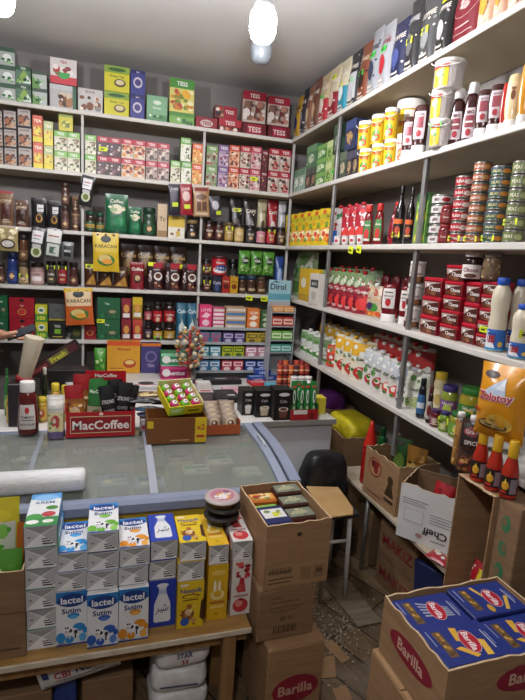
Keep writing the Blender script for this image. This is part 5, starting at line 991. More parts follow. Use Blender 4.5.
# heap of bars and boxes behind the brown box
HE = 'on the freezer behind the bar box'
def bar(col, ops): return b_pouch(col, ops, kind='pillow', d=.022)
hp = [((152, 409), '#23406e', '#c9d4e0', 'blue and white chocolate bar', 12, .13, 2.12, .0), ((145, 404), '#5a9ac9', '#e8eef4', 'light blue chocolate bar', -8, .13, 2.15, .024), ((158, 402), '#17171c', '#c9c9cc', 'black and silver chocolate bar', 18, .13, 2.18, .0), ((143, 412), '#1a1a20', '#6a6a70', 'black chocolate bar', -14, .13, 2.09, .0), ((150, 397), '#c9b07a', '#6a4a24', 'tan and brown chocolate bar', 5, .14, 2.2, .027), ((164, 396), '#d8d8d8', '#3a6ab0', 'white chocolate bar with blue stripe', -6, .13, 2.22, .01)]
zc_ = FT
for k, (q, c, e, ds, rz, L, y, dz) in enumerate(hp):
    x = onY(*q, y).x; o = make('hb%d' % k, bar(c, [('r', .1, .3, .9, .7, e), ('r', .2, .45, .8, .55, c), ('t', 'BAR', .5, .5, .1, c)]), .045, L, None)
    o.location = (onY(q[0]-15+4*(k % 3), q[1], 2.24).x, 2.228+.014*(k % 3), FT+.076+.022*k); o.rotation_euler = (math.radians(-90), 0, math.radians(-90+rz*.5)); reg(o, ds, HE, 'chocolate bar', 0, 0, 'corner', 'chocolate_bar')
ONC = 'on the counter'
xq = onY(152, 420, 2.25).x; g = G(); g.box(-.055, .055, -.032, .032, 0, .06, '#b8b4b0', .003); g.art(lambda u, v, o: Vector((-.055+u*.11, -.032-o, v*.06)), .11, .06, [('r', .05, .2, .95, .5, '#a83a44'), ('r', .1, .6, .9, .8, '#e8e6e4')]); o = g.obj('biscuit_box'); o.location = (xq, 2.238, FT); reg(o, 'small biscuit box carrying the heap of bars', 'on the freezer lid', 'biscuit box', 0, 0, 'corner', 'biscuit_box')
def flat(c, ops): return b_box(c, [('r', 0, 0, 1, 1, c)], top=c)
def slabbox(q, z, wx, dy, h, rz, c, ops, name, ds, cat, place, fops=()):
    p = onZ(*q, z); g = G(); g.box(-wx/2, wx/2, -dy/2, dy/2, 0, h, c, .003)
    g.art(lambda u, v, o: Vector((-wx/2+u*wx, -dy/2+v*dy, h+o)), wx, dy, ops)
    if fops: g.art(lambda u, v, o: Vector((-wx/2+u*wx, -dy/2-o, v*h)), wx, h, fops)
    o = g.obj(name); o.location = (p.x, p.y, z); o.rotation_euler = (0, 0, math.radians(rz)); reg(o, ds, place, cat, 0, 0, 'corner', name); return o
CZ = CTZ+.001
slabbox((146, 391), CZ, .17, .12, .045, 4, '#c9c4c2', [('n', .1, .1, .9, .9, ['#e8e4e2', '#a83a44', '#8a8686'], 10, .1)], 'biscuit_box', 'white biscuit box with red print', 'biscuit box', ONC, [('r', .05, .2, .95, .5, '#a83a44'), ('r', .1, .6, .9, .8, '#e8e6e4')])
slabbox((146, 389), CZ+.047, .15, .11, .035, -6, '#d8d6d4', [('e', .5, .5, .3, .3, '#3a3a3c'), ('r', .1, .1, .9, .2, '#a83a44')], 'biscuit_box', 'grey white biscuit box lying on another box', 'biscuit box', ONC, [('r', .05, .3, .95, .7, '#b8b4b2')])
slabbox((180, 389), CZ, .12, .1, .03, 3, '#c4b8b0', [('r', .1, .1, .6, .9, '#e2dcd8'), ('r', .65, .1, .9, .9, '#8a2a34')], 'biscuit_box', 'flat cream box near the mint boxes', 'biscuit box', ONC)
slabbox((203, 389), CZ, .09, .09, .045, -4, '#d0cac4', [('r', .1, .2, .9, .8, '#f0ece8')], 'card_stack', 'low white packet stack by the yellow sweets', 'packet', ONC)
slabbox((183, 397), CZ, .12, .1, .014, 6, '#b8b8ba', [('r', .08, .1, .92, .9, '#e0e0e2'), ('r', .2, .3, .8, .4, '#6a6a70')], 'magazine', 'pale printed leaflet behind the wafers', 'leaflet', ONC)
slabbox((232, 391), CZ, .12, .11, .012, -3, '#d8a0b4', [('r', .08, .1, .92, .9, '#e4b8c8'), ('r', .2, .3, .8, .4, '#c83a4a')], 'magazine', 'pink and white leaflet', 'leaflet', ONC)
slabbox((258, 384), CZ, .13, .1, .016, 5, '#c42a2e', [('r', .1, .1, .9, .9, '#d83a3a'), ('t', 'MIX', .5, .5, .4, '#f4ece8')], 'sweets_packet', 'flat red sweets packet', 'sweets', ONC)
slabbox((270, 386), CZ+.0, .08, .09, .02, -8, '#5aa4c0', [('r', .1, .1, .9, .9, '#7ac0d4')], 'sweets_packet', 'flat light blue sweets packet', 'sweets', ONC)
slabbox((222, 383), CZ, .24, .09, .03, 2, '#1c1a1c', [('r', .1, .2, .9, .8, '#2a282a'), ('r', .3, .4, .6, .6, '#c9c9cc')], 'cash_drawer', 'flat black tray below the gum rack', 'tray', ONC)
for k, (q, ds) in enumerate((((256, 381), 'blue gum box, front of three'), ((268, 379), 'blue gum box near the candy rolls'), ((262, 374), 'blue gum box at the back of three'))):
    slabbox(q, CZ+(.036 if k == 2 else 0), .11, .07, .034, (4, -6, 0)[k], '#2a4a9a', [('r', .06, .12, .94, .88, '#3a62b8'), ('t', 'ORBIT', .5, .5, .4, '#d8e4f4')], 'gum_box', ds, 'gum', ONC, [('t', 'ORBIT', .5, .5, .5, '#d8e4f4')])
slabbox((224, 399), CZ, .15, .17, .035, 2, '#201d1e', [('r', .05, .06, .95, .94, '#2b2829'), ('r', .2, .5, .7, .7, '#4a4648'), ('r', .55, .15, .85, .35, '#b8b4b0')], 'dark_gap_slab', 'wide flat black tray beside the black coffee boxes', 'tray', ONC, [('r', .1, .3, .5, .7, '#8a8684')])  # black slab added only to darken this gap on the counter
slabbox((205, 399), CZ, .1, .09, .05, -5, '#3a3436', [('r', .08, .1, .92, .9, '#d8d4d0'), ('r', .2, .3, .8, .6, '#b83a44')], 'sweets_carton', 'dark sweets carton with white and red lid behind the wafers', 'sweets', ONC, [('r', .08, .2, .92, .8, '#5a4a4c')])
slabbox((185, 386), CZ+.0, .09, .07, .04, 8, '#2a4a8a', [('r', .08, .1, .92, .9, '#e4e4e8')], 'sweets_carton', 'blue sided sweets carton next to the mint boxes', 'sweets', ONC, [('r', .06, .2, .94, .8, '#3a62b0')])
# coffee cup boxes
cupb = lambda c: b_box('#161415', [('e', .52, .84, .3, .06, '#d8d4d0'), ('p', [(.25, .36), (.33, .06), (.71, .06), (.79, .36)], c), ('e', .52, .36, .27, .07, '#efe8e0'), ('e', .52, .36, .2, .05, c), ('t', 'Cafe', .5, .62, .1, '#b8b4b0', .6)], d=.1)
K(CZ, 240.5, 252.5, 414, 390, 'cu1', cupb('#d2cac4'), 'black coffee box with pale cup', 'coffee_box', 'coffee box', place=ONC)
K(CZ, 254, 271, 416, 390, 'cu2', cupb('#b8a78a'), 'black coffee box with beige cup', 'coffee_box', 'coffee box', place=ONC)
K(CZ, 272, 290, 419, 389, 'cu3', cupb('#6a4234'), 'black coffee box with brown cup', 'coffee_box', 'coffee box', place=ONC)
# green sachet box
pg = onZ(304, 420, CZ); w = onY(318, 410, pg.y).x-onY(290.5, 410, pg.y).x; hh = onY(303, 382, pg.y).z-CZ
t_ = tag(root('sachet_display_box', (pg.x, pg.y, CZ)), 'red fronted display box holding green sachets on the counter end', 'display box')
g = G(); g.box(-w/2, w/2, 0, .003, 0, hh*.28, '#a8232a'); g.box(-w/2, w/2, .08, .083, 0, hh*.5, '#1d5a2e'); g.box(-w/2, -w/2+.003, .003, .08, 0, hh*.4, '#1d5a2e'); g.box(w/2-.003, w/2, .003, .08, 0, hh*.4, '#1d5a2e'); g.box(-w/2+.003, w/2-.003, .003, .08, 0, .003, '#1d5a2e')
g.art(lambda u, v, o: Vector((-w/2+u*w, -o, v*hh*.28)), w, hh*.28, [('r', .1, .55, .6, .95, '#e4dcd4'), ('e', .75, .4, .12, .3, '#7a1a1e')]); g.obj('tray', t_)
ch = b_pouch('#1f7a34', [('e', .5, .62, .24, .2, '#e0e8dc'), ('e', .5, .62, .13, .13, '#1f6a30'), ('e', .5, .3, .2, .07, '#b8d8b0'), ('r', .2, .88, .8, .93, '#c83a34')], kind='pillow', d=.014)
for i in range(4):
    for j in range(2):
        o = make('ch', ch, w*.21, hh*.9, None); o.location = (pg.x-w*.36+w*.24*i, pg.y+.02+.03*j, CZ+.006+.006*j); o.rotation_euler = (math.radians(-3), math.radians(R_.uniform(-3, 3)), 0)
        reg(o, 'green sachet', 'in the red fronted box', 'sachet', j, -i, 'the yellow pad', 'green_sachet')
def pad(w, h, tg=None):
    g = G(); n = 8
    for k in range(n): q = .001*((k*7) % 3-1); g.box(-w/2+q, w/2+q, -.035, .035, h*k/n, h*(k+.9)/n, '#d8ca3a')
    return g.obj('note_pad')
K(CZ, 315.5, 325, 414, 398, 'pad', pad, 'yellow paper note pad by the green sachets', 'note_pad', 'note pad', place=ONC, d=.07)
for k in range(3): K(CZ, 291+7*k, 298+7*k, 400, 378, 'wcp', b_bottle([(.75, 0), (1, .9)], '#dcd8d4', [(1.05, .9), (1.06, .97), (1, 1)], '#e8e6e2', (.1, .7, 1.2, '#dcd8d4', [('e', .5, .5, .2, .3, '#b8a8a8')]), name='white_cup'), 'white lidded cup behind the green sachets', 'white_cup', 'cup', place=ONC, Y=2.62, d=.06)
# candy rolls
for j in range(2):
    for k in range(6):
        c = ['#b8442a', '#8a2a2a', '#c9602e', '#4a1f2a'][(k+j) % 4]
        def roll(w, h, tg=None, c=c):
            r = root('candy_roll'); g = G(); g.lathe([(w*.4, 0), (w/2, .004), (w/2, h-.004), (w*.4, h)], M(c, .35), 14); g.obj('wrapper', r)
            g = G(); 
            for q in range(5): g.lathe([(w/2+.0006, h*(.12+.17*q)), (w/2+.0006, h*(.17+.17*q))], M(['#e8c89a', '#2a1a1a'][q % 2], .4), 14, close=False)
            g.obj('printed_bands', r); return r
        K(CZ, 277+5.4*k, 282.2+5.4*k, 388-5*j, 366-5*j, 'roll%d' % ((k+j) % 4), roll, ['orange red', 'dark red', 'copper', 'plum'][(k+j) % 4]+' banded candy roll', 'candy_roll', 'candy roll', place=ONC, tier=j, Y=2.86+.08*j, d=.03)
# mint boxes
for y0, y1, c, e, nm in ((377.5, 366.5, '#a01f5a', '#d84a8a', 'magenta'), (366.2, 353.5, '#2f8a5a', '#8ad0a4', 'green')):
    pz = onY(174, y0, 3.2).z if nm == 'green' else CZ
    K(pz if nm != 'green' else onY(174, 366.5, 3.2).z+.002, 161, 187, y0, y1, 'mint'+nm, b_box(c, [('r', 0, .75, 1, 1, e), ('e', .2, .5, .16, .3, '#e8e8e4'), ('t', 'mentos', .56, .45, .42, '#f2f0ee', .7), ('r', 0, 0, 1, .1, e)], d=.12), nm+' mint sweets box', 'mint_box', 'mint box', place=ONC, Y=3.2, d=.12)
K(CZ, 107, 140, 372, 341.5, 'ylx', b_box('#d8942a', [('r', 0, 0, 1, 1, '#dba030'), ('r', 0, .86, 1, 1, '#d8582a'), ('e', .68, .3, .2, .14, '#b8482a'), ('e', .68, .34, .14, .07, '#e8c878'), ('t', 'Ahmad', .5, .76, .1, '#a8342a', .6), ('r', .1, .14, .5, .17, '#a8642a')], d=.06), 'large orange yellow tea carton with cup', 'tea_carton', 'tea box', place=ONC+' under the back shelves', Y=3.38)
K(CZ, 140.8, 160.5, 372, 343.5, 'prx', b_box('#3a3566', [('r', 0, 0, 1, 1, '#46407a'), ('r', 0, .9, 1, 1, '#d8762a'), ('e', .5, .55, .3, .2, '#7a72a0'), ('e', .5, .55, .2, .13, '#46407a'), ('t', 'TEA', .5, .25, .1, '#b8b0d0')], d=.06), 'purple tea carton with orange top', 'tea_carton', 'tea box', place=ONC+' under the back shelves', Y=3.38)
K(CZ, 94, 106, 372, 349, 'gbg', b_pouch('#4a9a34', [('n', .1, .1, .9, .9, ['#8ac05a', '#2f6a24', '#d8e8b0'], 10, .12)], kind='stand'), 'bright green bag', 'snack_bag', 'bag', place=ONC+' under the back shelves', Y=3.36)
# lollipop tree
pl = onY(189, 372, 3.12); t_ = tag(root('lollipop_tree', (pl.x, 3.12, CZ)), 'round lollipop stand full of wrapped lollipops before the shelves', 'lollipop stand')
g = G(); g.lathe([(.05, 0), (.05, .008), (.012, .012), (.011, .34)], M('#8a2a2a', .5), 16); g.obj('stand', t_)
top = onY(189, 328, 3.12).z-CZ; bot = onY(189, 366, 3.12).z-CZ; q = random.Random(5); n = 0
cs = ['#c9a860', '#a83a34', '#d8c8a0', '#7a5a34', '#c06a3a', '#e4d8b8']
def lolly(c):
    def f(w, h, tg=None):
        r = root('lollipop'); g = G(); g.lathe([(.003, -.012), (.011, -.006), (.0135, .002), (.011, .009), (.003, .0135)], M(c, .3), 10); g.obj('candy', r)
        g = G(); g.tube([(0, 0, -.012), (0, 0, -.06)], .0014, WHITE, 5); g.obj('stick', r); return r
    return f
for k in range(60):
    a = k*2.39996; v = (k+.5)/60; z = bot+(top-bot)*v; rr = .082*math.sin(PI*(.12+.8*v))**.6
    o = make('lol%d' % (k % 6), lolly(cs[k % 6]), .03, .03, None); o.name = 'lollipop'
    o.location = (pl.x+math.cos(a)*rr, 3.12+math.sin(a)*rr, CZ+z); o.rotation_euler = (0, math.radians(62), a)
    tag(o, 'wrapped lollipop stuck in the round lollipop stand', 'lollipop', 'lollipops on the round stand')
# ------------------------------------------------------------------ chewing gum racks
GY = 3.22; RK = 'in the gum rack'
gx = lambda x, y=340: onY(x, y, GY).x
gzv = lambda y: onY(235, y, GY).z
t_ = tag(root('gum_rack', (gx(235), GY, CZ)), 'clear tiered chewing gum rack on the counter before the shelves', 'display rack'); X0, X1 = gx(197), gx(271)
cx = gx(235); rows = [(371.5, 358), (357.5, 344), (343.5, 330), (329, 306)]; zs = [gzv(a) for a, b in rows]
CLR = M('#a4a9ac', .25)
g = G(); g.box(X0-cx-.004, X0-cx, -.01, .12, 0, gzv(322)-CZ, CLR); o = g.obj('side_panel', t_)
g = G(); g.box(X1-cx, X1-cx+.004, -.01, .12, 0, gzv(322)-CZ, CLR); o = g.obj('side_panel', t_)
g = G(); g.box(X0-cx, X1-cx, .115, .12, 0, gzv(322)-CZ, M('#3a3c40', .5)); o = g.obj('back_panel', t_)
g = G(); g.box(X0-cx, X1-cx, -.005, .11, 0, zs[0]-CZ-.008, M('#26262a', .5)); g.obj('base', t_)
for k, z in enumerate(zs):
    g = G(); g.box(X0-cx, X1-cx, -.012, .114, z-CZ-.006, z-CZ-.001, CLR); g.box(X0-cx, X1-cx, -.014, -.012, z-CZ-.006, z-CZ+.012, CLR); g.obj('tier', t_)
cols3 = [(198.5, 221.5), (222.5, 245), (246, 269.5)]
gc = [[('#4a86b8', '#d8e4ec', 'light blue'), ('#b83a4a', '#f0d8d8', 'red'), ('#23407f', '#c9d4ec', 'deep blue')], [('#5aa0b0', '#e0ecec', 'aqua'), ('#b8c02e', '#4a6a2a', 'lime'), ('#c88a9a', '#f0e4e8', 'rose')], [('#4a7a94', '#b04a6a', 'slate blue'), ('#4a3a6e', '#b8b0d0', 'violet'), ('#c0a838', '#6a5a2a', 'mustard')]]
for r in range(3):
    for c in range(3):
        a, b = gx(cols3[c][0]), gx(cols3[c][1]); z = zs[r]; h = gzv(rows[r][1])-z-.007; base, e, nm = gc[r][c]
        for k in range(2):
            w = (b-a)/2; o = make('gum%d%d' % (r, c), b_box(base, [('r', .08, .5, .92, .9, e), ('r', .2, .62, .8, .78, base), ('e', .5, .25, .3, .18, e), ('r', .0, .0, 1, .06, e)], d=.07), w*.93, h*.86, None)
            o.location = (a+w*(k+.5), GY+.034, z+.001); reg(o, nm+' chewing gum carton', RK, 'chewing gum', r, -(a+w*k), 'corner', 'gum_carton')
tops = [(198.5, 211, '#d83a6e', '#f0c4d4', 'pink', 306), (211.5, 223.5, '#c85a7a', '#f4e0e8', 'rose striped', 308), (224, 245, '#b89a74', '#4a78b0', 'brown and blue', 307), (245.5, 258.5, '#d87a34', '#f0e4d4', 'orange', 308), (259, 271, '#3a5a34', '#c8d8b0', 'dark green', 310)]
for x0, x1, c, e, nm, yt in tops:
    a, b = gx(x0), gx(x1); h = gzv(yt)-zs[3]-.002
    if nm in ('pink', 'orange', 'dark green'): ops = [('p', [(.1, .5), (.5, .7), (.9, .6), (.6, .45)], e), ('t', 'LOVE' if nm == 'pink' else 'GUM', .5, .8, .14, e), ('e', .5, .25, .3, .14, e)]
    else: ops = [('r', .04, .06+.19*k, .96, .06+.19*k+.11, e if k % 2 else '#d8d0c8') for k in range(5)]
    o = make('gt'+nm, b_box(c, ops, d=.08), (b-a)*.95, h, None); o.location = ((a+b)/2, GY+.035, zs[3]+.001); reg(o, nm+' gum box', 'on top of the gum rack', 'chewing gum', 0, 0, 'corner', 'gum_box')
# second, narrower rack with a card on top
GY2 = 3.09; hx = lambda x: onY(x, 320, GY2).x; hz = lambda y: onY(282, y, GY2).z; X0, X1 = hx(271.5), hx(294)
t_ = tag(root('gum_stand', ((X0+X1)/2, GY2, CZ)), 'narrow chewing gum stand with pale blue sign card on the counter', 'display rack'); cx = (X0+X1)/2
zr = [hz(352), hz(340), hz(326), hz(312)]
g = G(); g.box(X0-cx-.004, X0-cx, -.01, .1, 0, zr[3]-CZ+.03, CLR); g.obj('side_panel', t_); g = G(); g.box(X1-cx, X1-cx+.004, -.01, .1, 0, zr[3]-CZ+.03, CLR); g.obj('side_panel', t_)
g = G(); g.box(X0-cx, X1-cx, .096, .1, 0, zr[3]-CZ+.06, CLR); g.obj('back_panel', t_)
for z in zr: g = G(); g.box(X0-cx, X1-cx, -.012, .096, z-CZ-.006, z-CZ, CLR); g.obj('tier', t_)
cw = X1-X0; z0, z1 = hz(301), hz(281)
g = G(); g.box(-cw/2, cw/2, .101, .104, zr[3]-CZ+.02, z1-CZ, M('#8fb8c4', .5)); g.art(lambda u, v, o: Vector((-cw/2+u*cw, .101-o, z0-CZ+v*(z1-z0))), cw, z1-z0, [('r', 0, 0, 1, .3, '#5a9aac'), ('t', 'Dirol', .42, .66, .4, '#1d2a34', .7), ('p', [(.06, .8), (.3, .98), (.5, .84), (.3, .9)], '#1d2a34')]); g.obj('sign_card', t_)
for k, (c, e, nm) in enumerate((('#4a9a8a', '#c8e4dc', 'teal'), ('#6aa84a', '#d8e8c0', 'green'), ('#b8443a', '#e8c8b8', 'red'), ('#d88a3a', '#e8d0a8', 'orange'))):
    for j in range(2):
        h = (zr[k+1]-zr[k] if k < 3 else .06)-.012; o = make('g2'+nm, b_box(c, [('r', .06, .2, .94, .8, e), ('r', .15, .4, .85, .6, c)], d=.07), cw*.46, h*.72, None); o.location = (X0+cw*(.26+.48*j), GY2+.03, zr[k]+.001); reg(o, nm+' gum packet box', 'in the narrow gum stand', 'chewing gum', k, -j, 'corner', 'gum_packet')
# odds and ends at the far left of the counter
LC = 'on the counter behind the ketchup'
ypk = b_bottle([(.9, 0), (1, .03), (1, .7), (.8, .78)], '#b89030', [(.8, .78), (.84, .8), (.84, .97), (.7, 1)], '#d8c23a', (.1, .66, 1.2, '#d0b050', [('e', .5, .5, .22, .3, '#c84a34'), ('e', .45, .55, .1, .16, '#f0e0c0')]), name='seasoning_jar')
for k, (x0, x1, yb, yt) in enumerate(((5, 16, 419, 397), (36, 47, 419, 399), (50, 60, 414, 385), (60.5, 68, 414, 387))): K(CZ, x0, x1, yb, yt, 'ypk', ypk, ['yellow seasoning jar nearest the person', 'yellow seasoning jar beside the bottle shoulder', 'taller yellow seasoning jar by the sachet pack', 'slim yellow seasoning jar near the red box'][k], 'seasoning_jar', 'jar', place=LC, Y=2.4+.0*k, d=.06)
K(CZ, 40, 49, 405, 369, 'olv', b_bottle(WINE, '#27301e', WINEC, '#c9c8b8', (.1, .45, 1.1, '#4a5230', [('e', .5, .5, .3, .3, '#c8b868')]), name='oil_bottle'), 'dark green glass bottle with pale cap', 'oil_bottle', 'bottle', place=LC, Y=2.5, d=.06)
K(CZ, 3, 10, 405, 370, 'olv2', b_bottle(WINE, '#2f7a3a', WINEC, '#2a6a34', (.1, .45, 1.1, '#4a9a4a', [('e', .5, .5, .3, .3, '#c8d868')]), name='oil_bottle'), 'bright green bottle', 'oil_bottle', 'bottle', place=LC, Y=2.5, d=.06)
g = G(); g.lathe([(.035, 0), (.028, .03), (.03, .034), (.042, .2), (.042, .205)], M('#cbbfa6', .6), 20); t_ = root('paper_tube'); g.obj('tube', t_)
g = G(); g.lathe([(.0365, -.006), (.037, .01), (.0355, .016)], M('#a02a34', .5), 20); g.obj('end_ring', t_)
p = onY(24, 380, 2.42); t_.location = (p.x, 2.42, CZ+.02); t_.rotation_euler = (0, math.radians(14), 0); z = 0; t_.location.z = p.z; tag(t_, 'cream paper tube with a red end standing askew on the counter', 'paper tube')
g = G(); g.box(-.06, .06, -.06, .06, 0, p.z-CZ-.004, '#2a2226', .004); o = g.obj('small_box'); o.location = (p.x, 2.42, CZ); tag(o, 'low dark box under the cream paper tube', 'box')
# tilted black tray behind
p0 = onY(30, 380, 2.62); p1 = onY(82, 347, 2.62); L = (p1-p0).length; ang = math.atan2(p1.z-p0.z, p1.x-p0.x)
g = G(); g.box(0, L, -.02, .02, 0, .055, '#1c1718', .004); g.art(lambda u, v, o: Vector((L*u, -.02-o, .055*v)), L, .055, [('r', .03, .12, .97, .88, '#4a2428'), ('r', .45, .2, .8, .8, '#6a6a3a'), ('t', 'Fresh', .62, .5, .5, '#c8c43a', .3), ('r', .1, .3, .4, .6, '#8a3a3e')])
o = g.obj('tilted_display_box'); o.location = (p0.x, 2.6, p0.z); o.rotation_euler = (0, -ang, 0); tag(o, 'long dark box leaning at a slant behind the counter bottles', 'box')
slabbox((60, 388), CZ, .3, .12, p0.z-CZ-.03 if p0.z-CZ > .06 else .05, 0, '#231f20', [('r', .1, .1, .9, .9, '#2e2a2b')], 'dark_carton', 'dark carton supporting the slanted box', 'box', ONC)
slabbox((75, 392), CZ, .1, .08, .05, 8, '#b4b4b0', [('r', .1, .1, .9, .9, '#d8d8d4')], 'plastic_wrap', 'crumpled clear wrapped packet', 'packet', LC)
# ------------------------------------------------------------------ low plywood table with the milk cartons
TZ = .372
def worn_edge():
    return noisy('chipped_white_edge', '#b9ab90', '#d8d0bc', 14, .6, 6)
tb = tag(root('plywood_table', (0, 1.5, 0)), 'low plywood table on timber legs carrying the milk cartons', 'table')
def tpart(n, g): o = g.obj(n, tb); o.location = (0, -1.5, 0); return o
g = G(); g.box(-1.0, .447, 1.372, 1.612, TZ-.02, TZ-.001, WOOD, .002); tpart('table_top', g)
g = G(); g.box(-1.0, .449, 1.366, 1.3715, TZ-.02, TZ-.002, worn_edge(), .001); tpart('edge_strip', g)
for x, y in ((.38, 1.395), (-.95, 1.395), (.38, 1.56), (-.95, 1.56)):
    g = G(); g.box(x-.022, x+.022, y-.02, y+.02, 0, TZ-.021, WOODR, .003); tpart('leg', g)
g = G(); g.box(-.93, .357, 1.40, 1.42, TZ-.075, TZ-.021, WOODR, .002); tpart('apron', g)
g = G(); g.box(0.403, .44, 1.39, 1.42, TZ-.062, TZ-.021, WOODR, .002); tpart('corner_block', g)
# cartons
def foil_end(w, d):
    return [('r', 0, 0, 1, 1, '#dadad8'), ('p', [(0, 0), (1, 0), (.5, .62)], '#f4f4f2'), ('p', [(.0, .04), (0, 1), (.44, .58)], '#c9c9c7'), ('p', [(1, .04), (.56, .58), (1, 1)], '#bdbdbb'), ('p', [(.03, 1), (.97, 1), (.5, .64)], '#9c9c9a'),
            ('r', .56, .1, .88, .17, '#1c1c24'), ('r', .54, .23, .8, .29, '#1c1c24'), ('r', .53, .35, .72, .4, '#1c1c24'), ('r', .1, .44, .2, .54, '#8a8a88')]
def carton(base, ops, w, d, h, top='#e8e8e6', side_ops=None, name='milk_carton', cap=None):
    def f(_w, _h, tg=None):
        r = root(name); g = G(); g.box(-w/2, w/2, -d/2, d/2, .0012, h, base, .002, {'+z': top})
        g.art(lambda u, v, o: Vector((-w/2+u*w, -d/2-o, v*h)), w, h, ops)
        g.art(lambda u, v, o: Vector((w/2-u*w, d/2+o, v*h)), w, h, ops)
        if side_ops:
            g.art(lambda u, v, o: Vector((-w/2-o, d/2-u*d, v*h)), d, h, side_ops); g.art(lambda u, v, o: Vector((w/2+o, -d/2+u*d, v*h)), d, h, side_ops)
        g.obj('sleeve', r)
        g = G(); e = .001; g.box(-w/2+e, w/2-e, -d/2+e, d/2-e, 0, .0011, '#d6d6d4'); g.art(lambda u, v, o: Vector((-w/2+e+u*(w-2*e), d/2-e-v*(d-2*e), -o)), w, d, foil_end(w, d)); o = g.obj('folded_end', r); o['label'] = 'silver folded carton end'
        g = G(); g.box(-w/2+e, w/2-e, -.004, .004, h, h+.0022, top); g.poly([(-w/2, -d/2+.004, h+.0006), (w/2, -d/2+.004, h+.0006), (0, -.004, h+.0006)], '#d4d4d2'); g.obj('top_fold', r)
        return r
    return f
def lactel(c, c2, dark='#1f3f8a'):
    return [('r', 0, 0, 1, 1, '#e9ebec'), ('r', 0, .86, 1, 1, '#2f7fc4'), ('e', .5, .84, .5, .1, '#e9ebec'), ('r', 0, .9, 1, 1, '#2f7fc4'), ('r', 0, .8, .16, 1, '#2f7fc4'), ('r', .84, .8, 1, 1, '#2f7fc4'),
            ('e', .5, .84, .47, .125, '#1d3f86'), ('t', 'lactel', .5, .84, .13, '#f4f6f8', .7), ('t', 'Sutim', .48, .645, .1, '#1c2c64', .8), ('e', .55, .55, .2, .045, c), ('e', .55, .52, .14, .035, c2),
            ('e', .72, .32, .2, .08, c), ('e', .14, .15, .15, .1, c), ('e', .42, .1, .14, .07, c), ('e', .84, .12, .12, .08, c2), ('e', .92, .25, .08, .06, c),
            ('e', .5, .25, .2, .07, '#eef0f1'), ('e', .44, .27, .07, .035, '#23283a'), ('e', .62, .24, .06, .04, '#23283a'), ('e', .33, .3, .1, .06, '#eef0f1'), ('e', .3, .33, .03, .02, '#23283a'), ('e', .37, .33, .03, .02, '#23283a'), ('e', .31, .26, .05, .025, '#d8b8b0'), ('r', .4, .12, .45, .22, '#e4e6e8'), ('r', .58, .12, .63, .22, '#23283a'), ('r', 0, 0, 1, .03, dark), ('r', .05, .04, .3, .06, '#8a94a8')]
side_l = [('r', 0, 0, 1, 1, '#e2e5e8'), ('r', 0, .8, 1, 1, '#2f7fc4'), ('r', .1, .5, .9, .52, '#8a94b0'), ('r', .1, .45, .8, .465, '#8a94b0'), ('r', .1, .4, .85, .415, '#8a94b0'), ('r', .2, .08, .8, .28, '#d4d8dc')]
BLU = ('#2f8fd0', '#5fb0e4'); DBL = ('#2f5fb8', '#5a86d0'); GRN = ('#6ab03a', '#8ac85a'); ORA = ('#e0922a', '#eeb050')
lac = {n: carton('#dfe3e8', lactel(*c), .0882, .0578, .178, side_ops=side_l) for n, c in (('b', BLU), ('d', DBL), ('g', GRN), ('o', ORA))}
cream = carton('#4f8fc8', [('r', 0, 0, 1, 1, '#e4e8ea'), ('r', 0, .82, 1, 1, '#5aa0dc'), ('e', .5, .86, .4, .1, '#8ac0ec'), ('t', 'KREM', .5, .7, .08, '#2f5a8a', .6), ('r', 0, 0, 1, .25, '#3a8a4a'), ('e', .25, .27, .25, .09, '#4a9a4a'), ('e', .68, .33, .22, .08, '#b8404a'), ('e', .22, .12, .2, .06, '#eef0ec'), ('e', .7, .12, .18, .05, '#e4e8d8'), ('e', .75, .52, .2, .06, '#4a8a3a')], .088, .064, .2, side_ops=[('r', 0, 0, 1, 1, '#5a9ad0'), ('r', 0, 0, 1, .3, '#4a8a4a'), ('n', .05, .1, .95, .9, ['#dfe8ee', '#8ab8dc', '#3f7a4a'], 10, .12)], name='cream_carton')
shir_glyph = '\uFEB7\uFEF4\uFEAE'
shir = carton('#2338a0', [('r', 0, 0, 1, 1, '#2540ac'), ('p', [(.34, .88), (.66, .88), (.64, .8), (.36, .8)], '#d8dee8'), ('e', .5, .89, .22, .045, '#e8ecf0'), ('p', [(.37, .8), (.63, .8), (.66, .7), (.34, .7)], '#b8c4dc'), ('p', [(.34, .7), (.66, .7), (.8, .5), (.82, .14), (.76, .1), (.24, .1), (.18, .14), (.2, .5)], '#e6e8ea'),
        ('p', [(.70, .42), (.735, .42), (.735, .36), (.66, .33), (.64, .345), (.70, .375)], '#22304a'), ('p', [(.34, .36), (.66, .36), (.66, .335), (.34, .335)], '#22304a'), ('p', [(.62, .41), (.645, .41), (.645, .36), (.62, .36)], '#22304a'), ('p', [(.54, .41), (.565, .41), (.565, .36), (.54, .36)], '#22304a'), ('p', [(.46, .4), (.485, .4), (.485, .36), (.46, .36)], '#22304a'), ('p', [(.34, .42), (.365, .42), (.365, .335), (.26, .27), (.25, .285), (.34, .35)], '#22304a'), ('e', .58, .455, .02, .011, '#22304a'), ('e', .62, .455, .02, .011, '#22304a'), ('e', .6, .48, .02, .011, '#22304a'), ('e', .46, .31, .02, .011, '#22304a'), ('e', .5, .31, .02, .011, '#22304a')], .084, .064, .165, side_ops=[('r', 0, 0, 1, 1, '#2338a0'), ('r', .15, .2, .85, .6, '#3a52b8')])
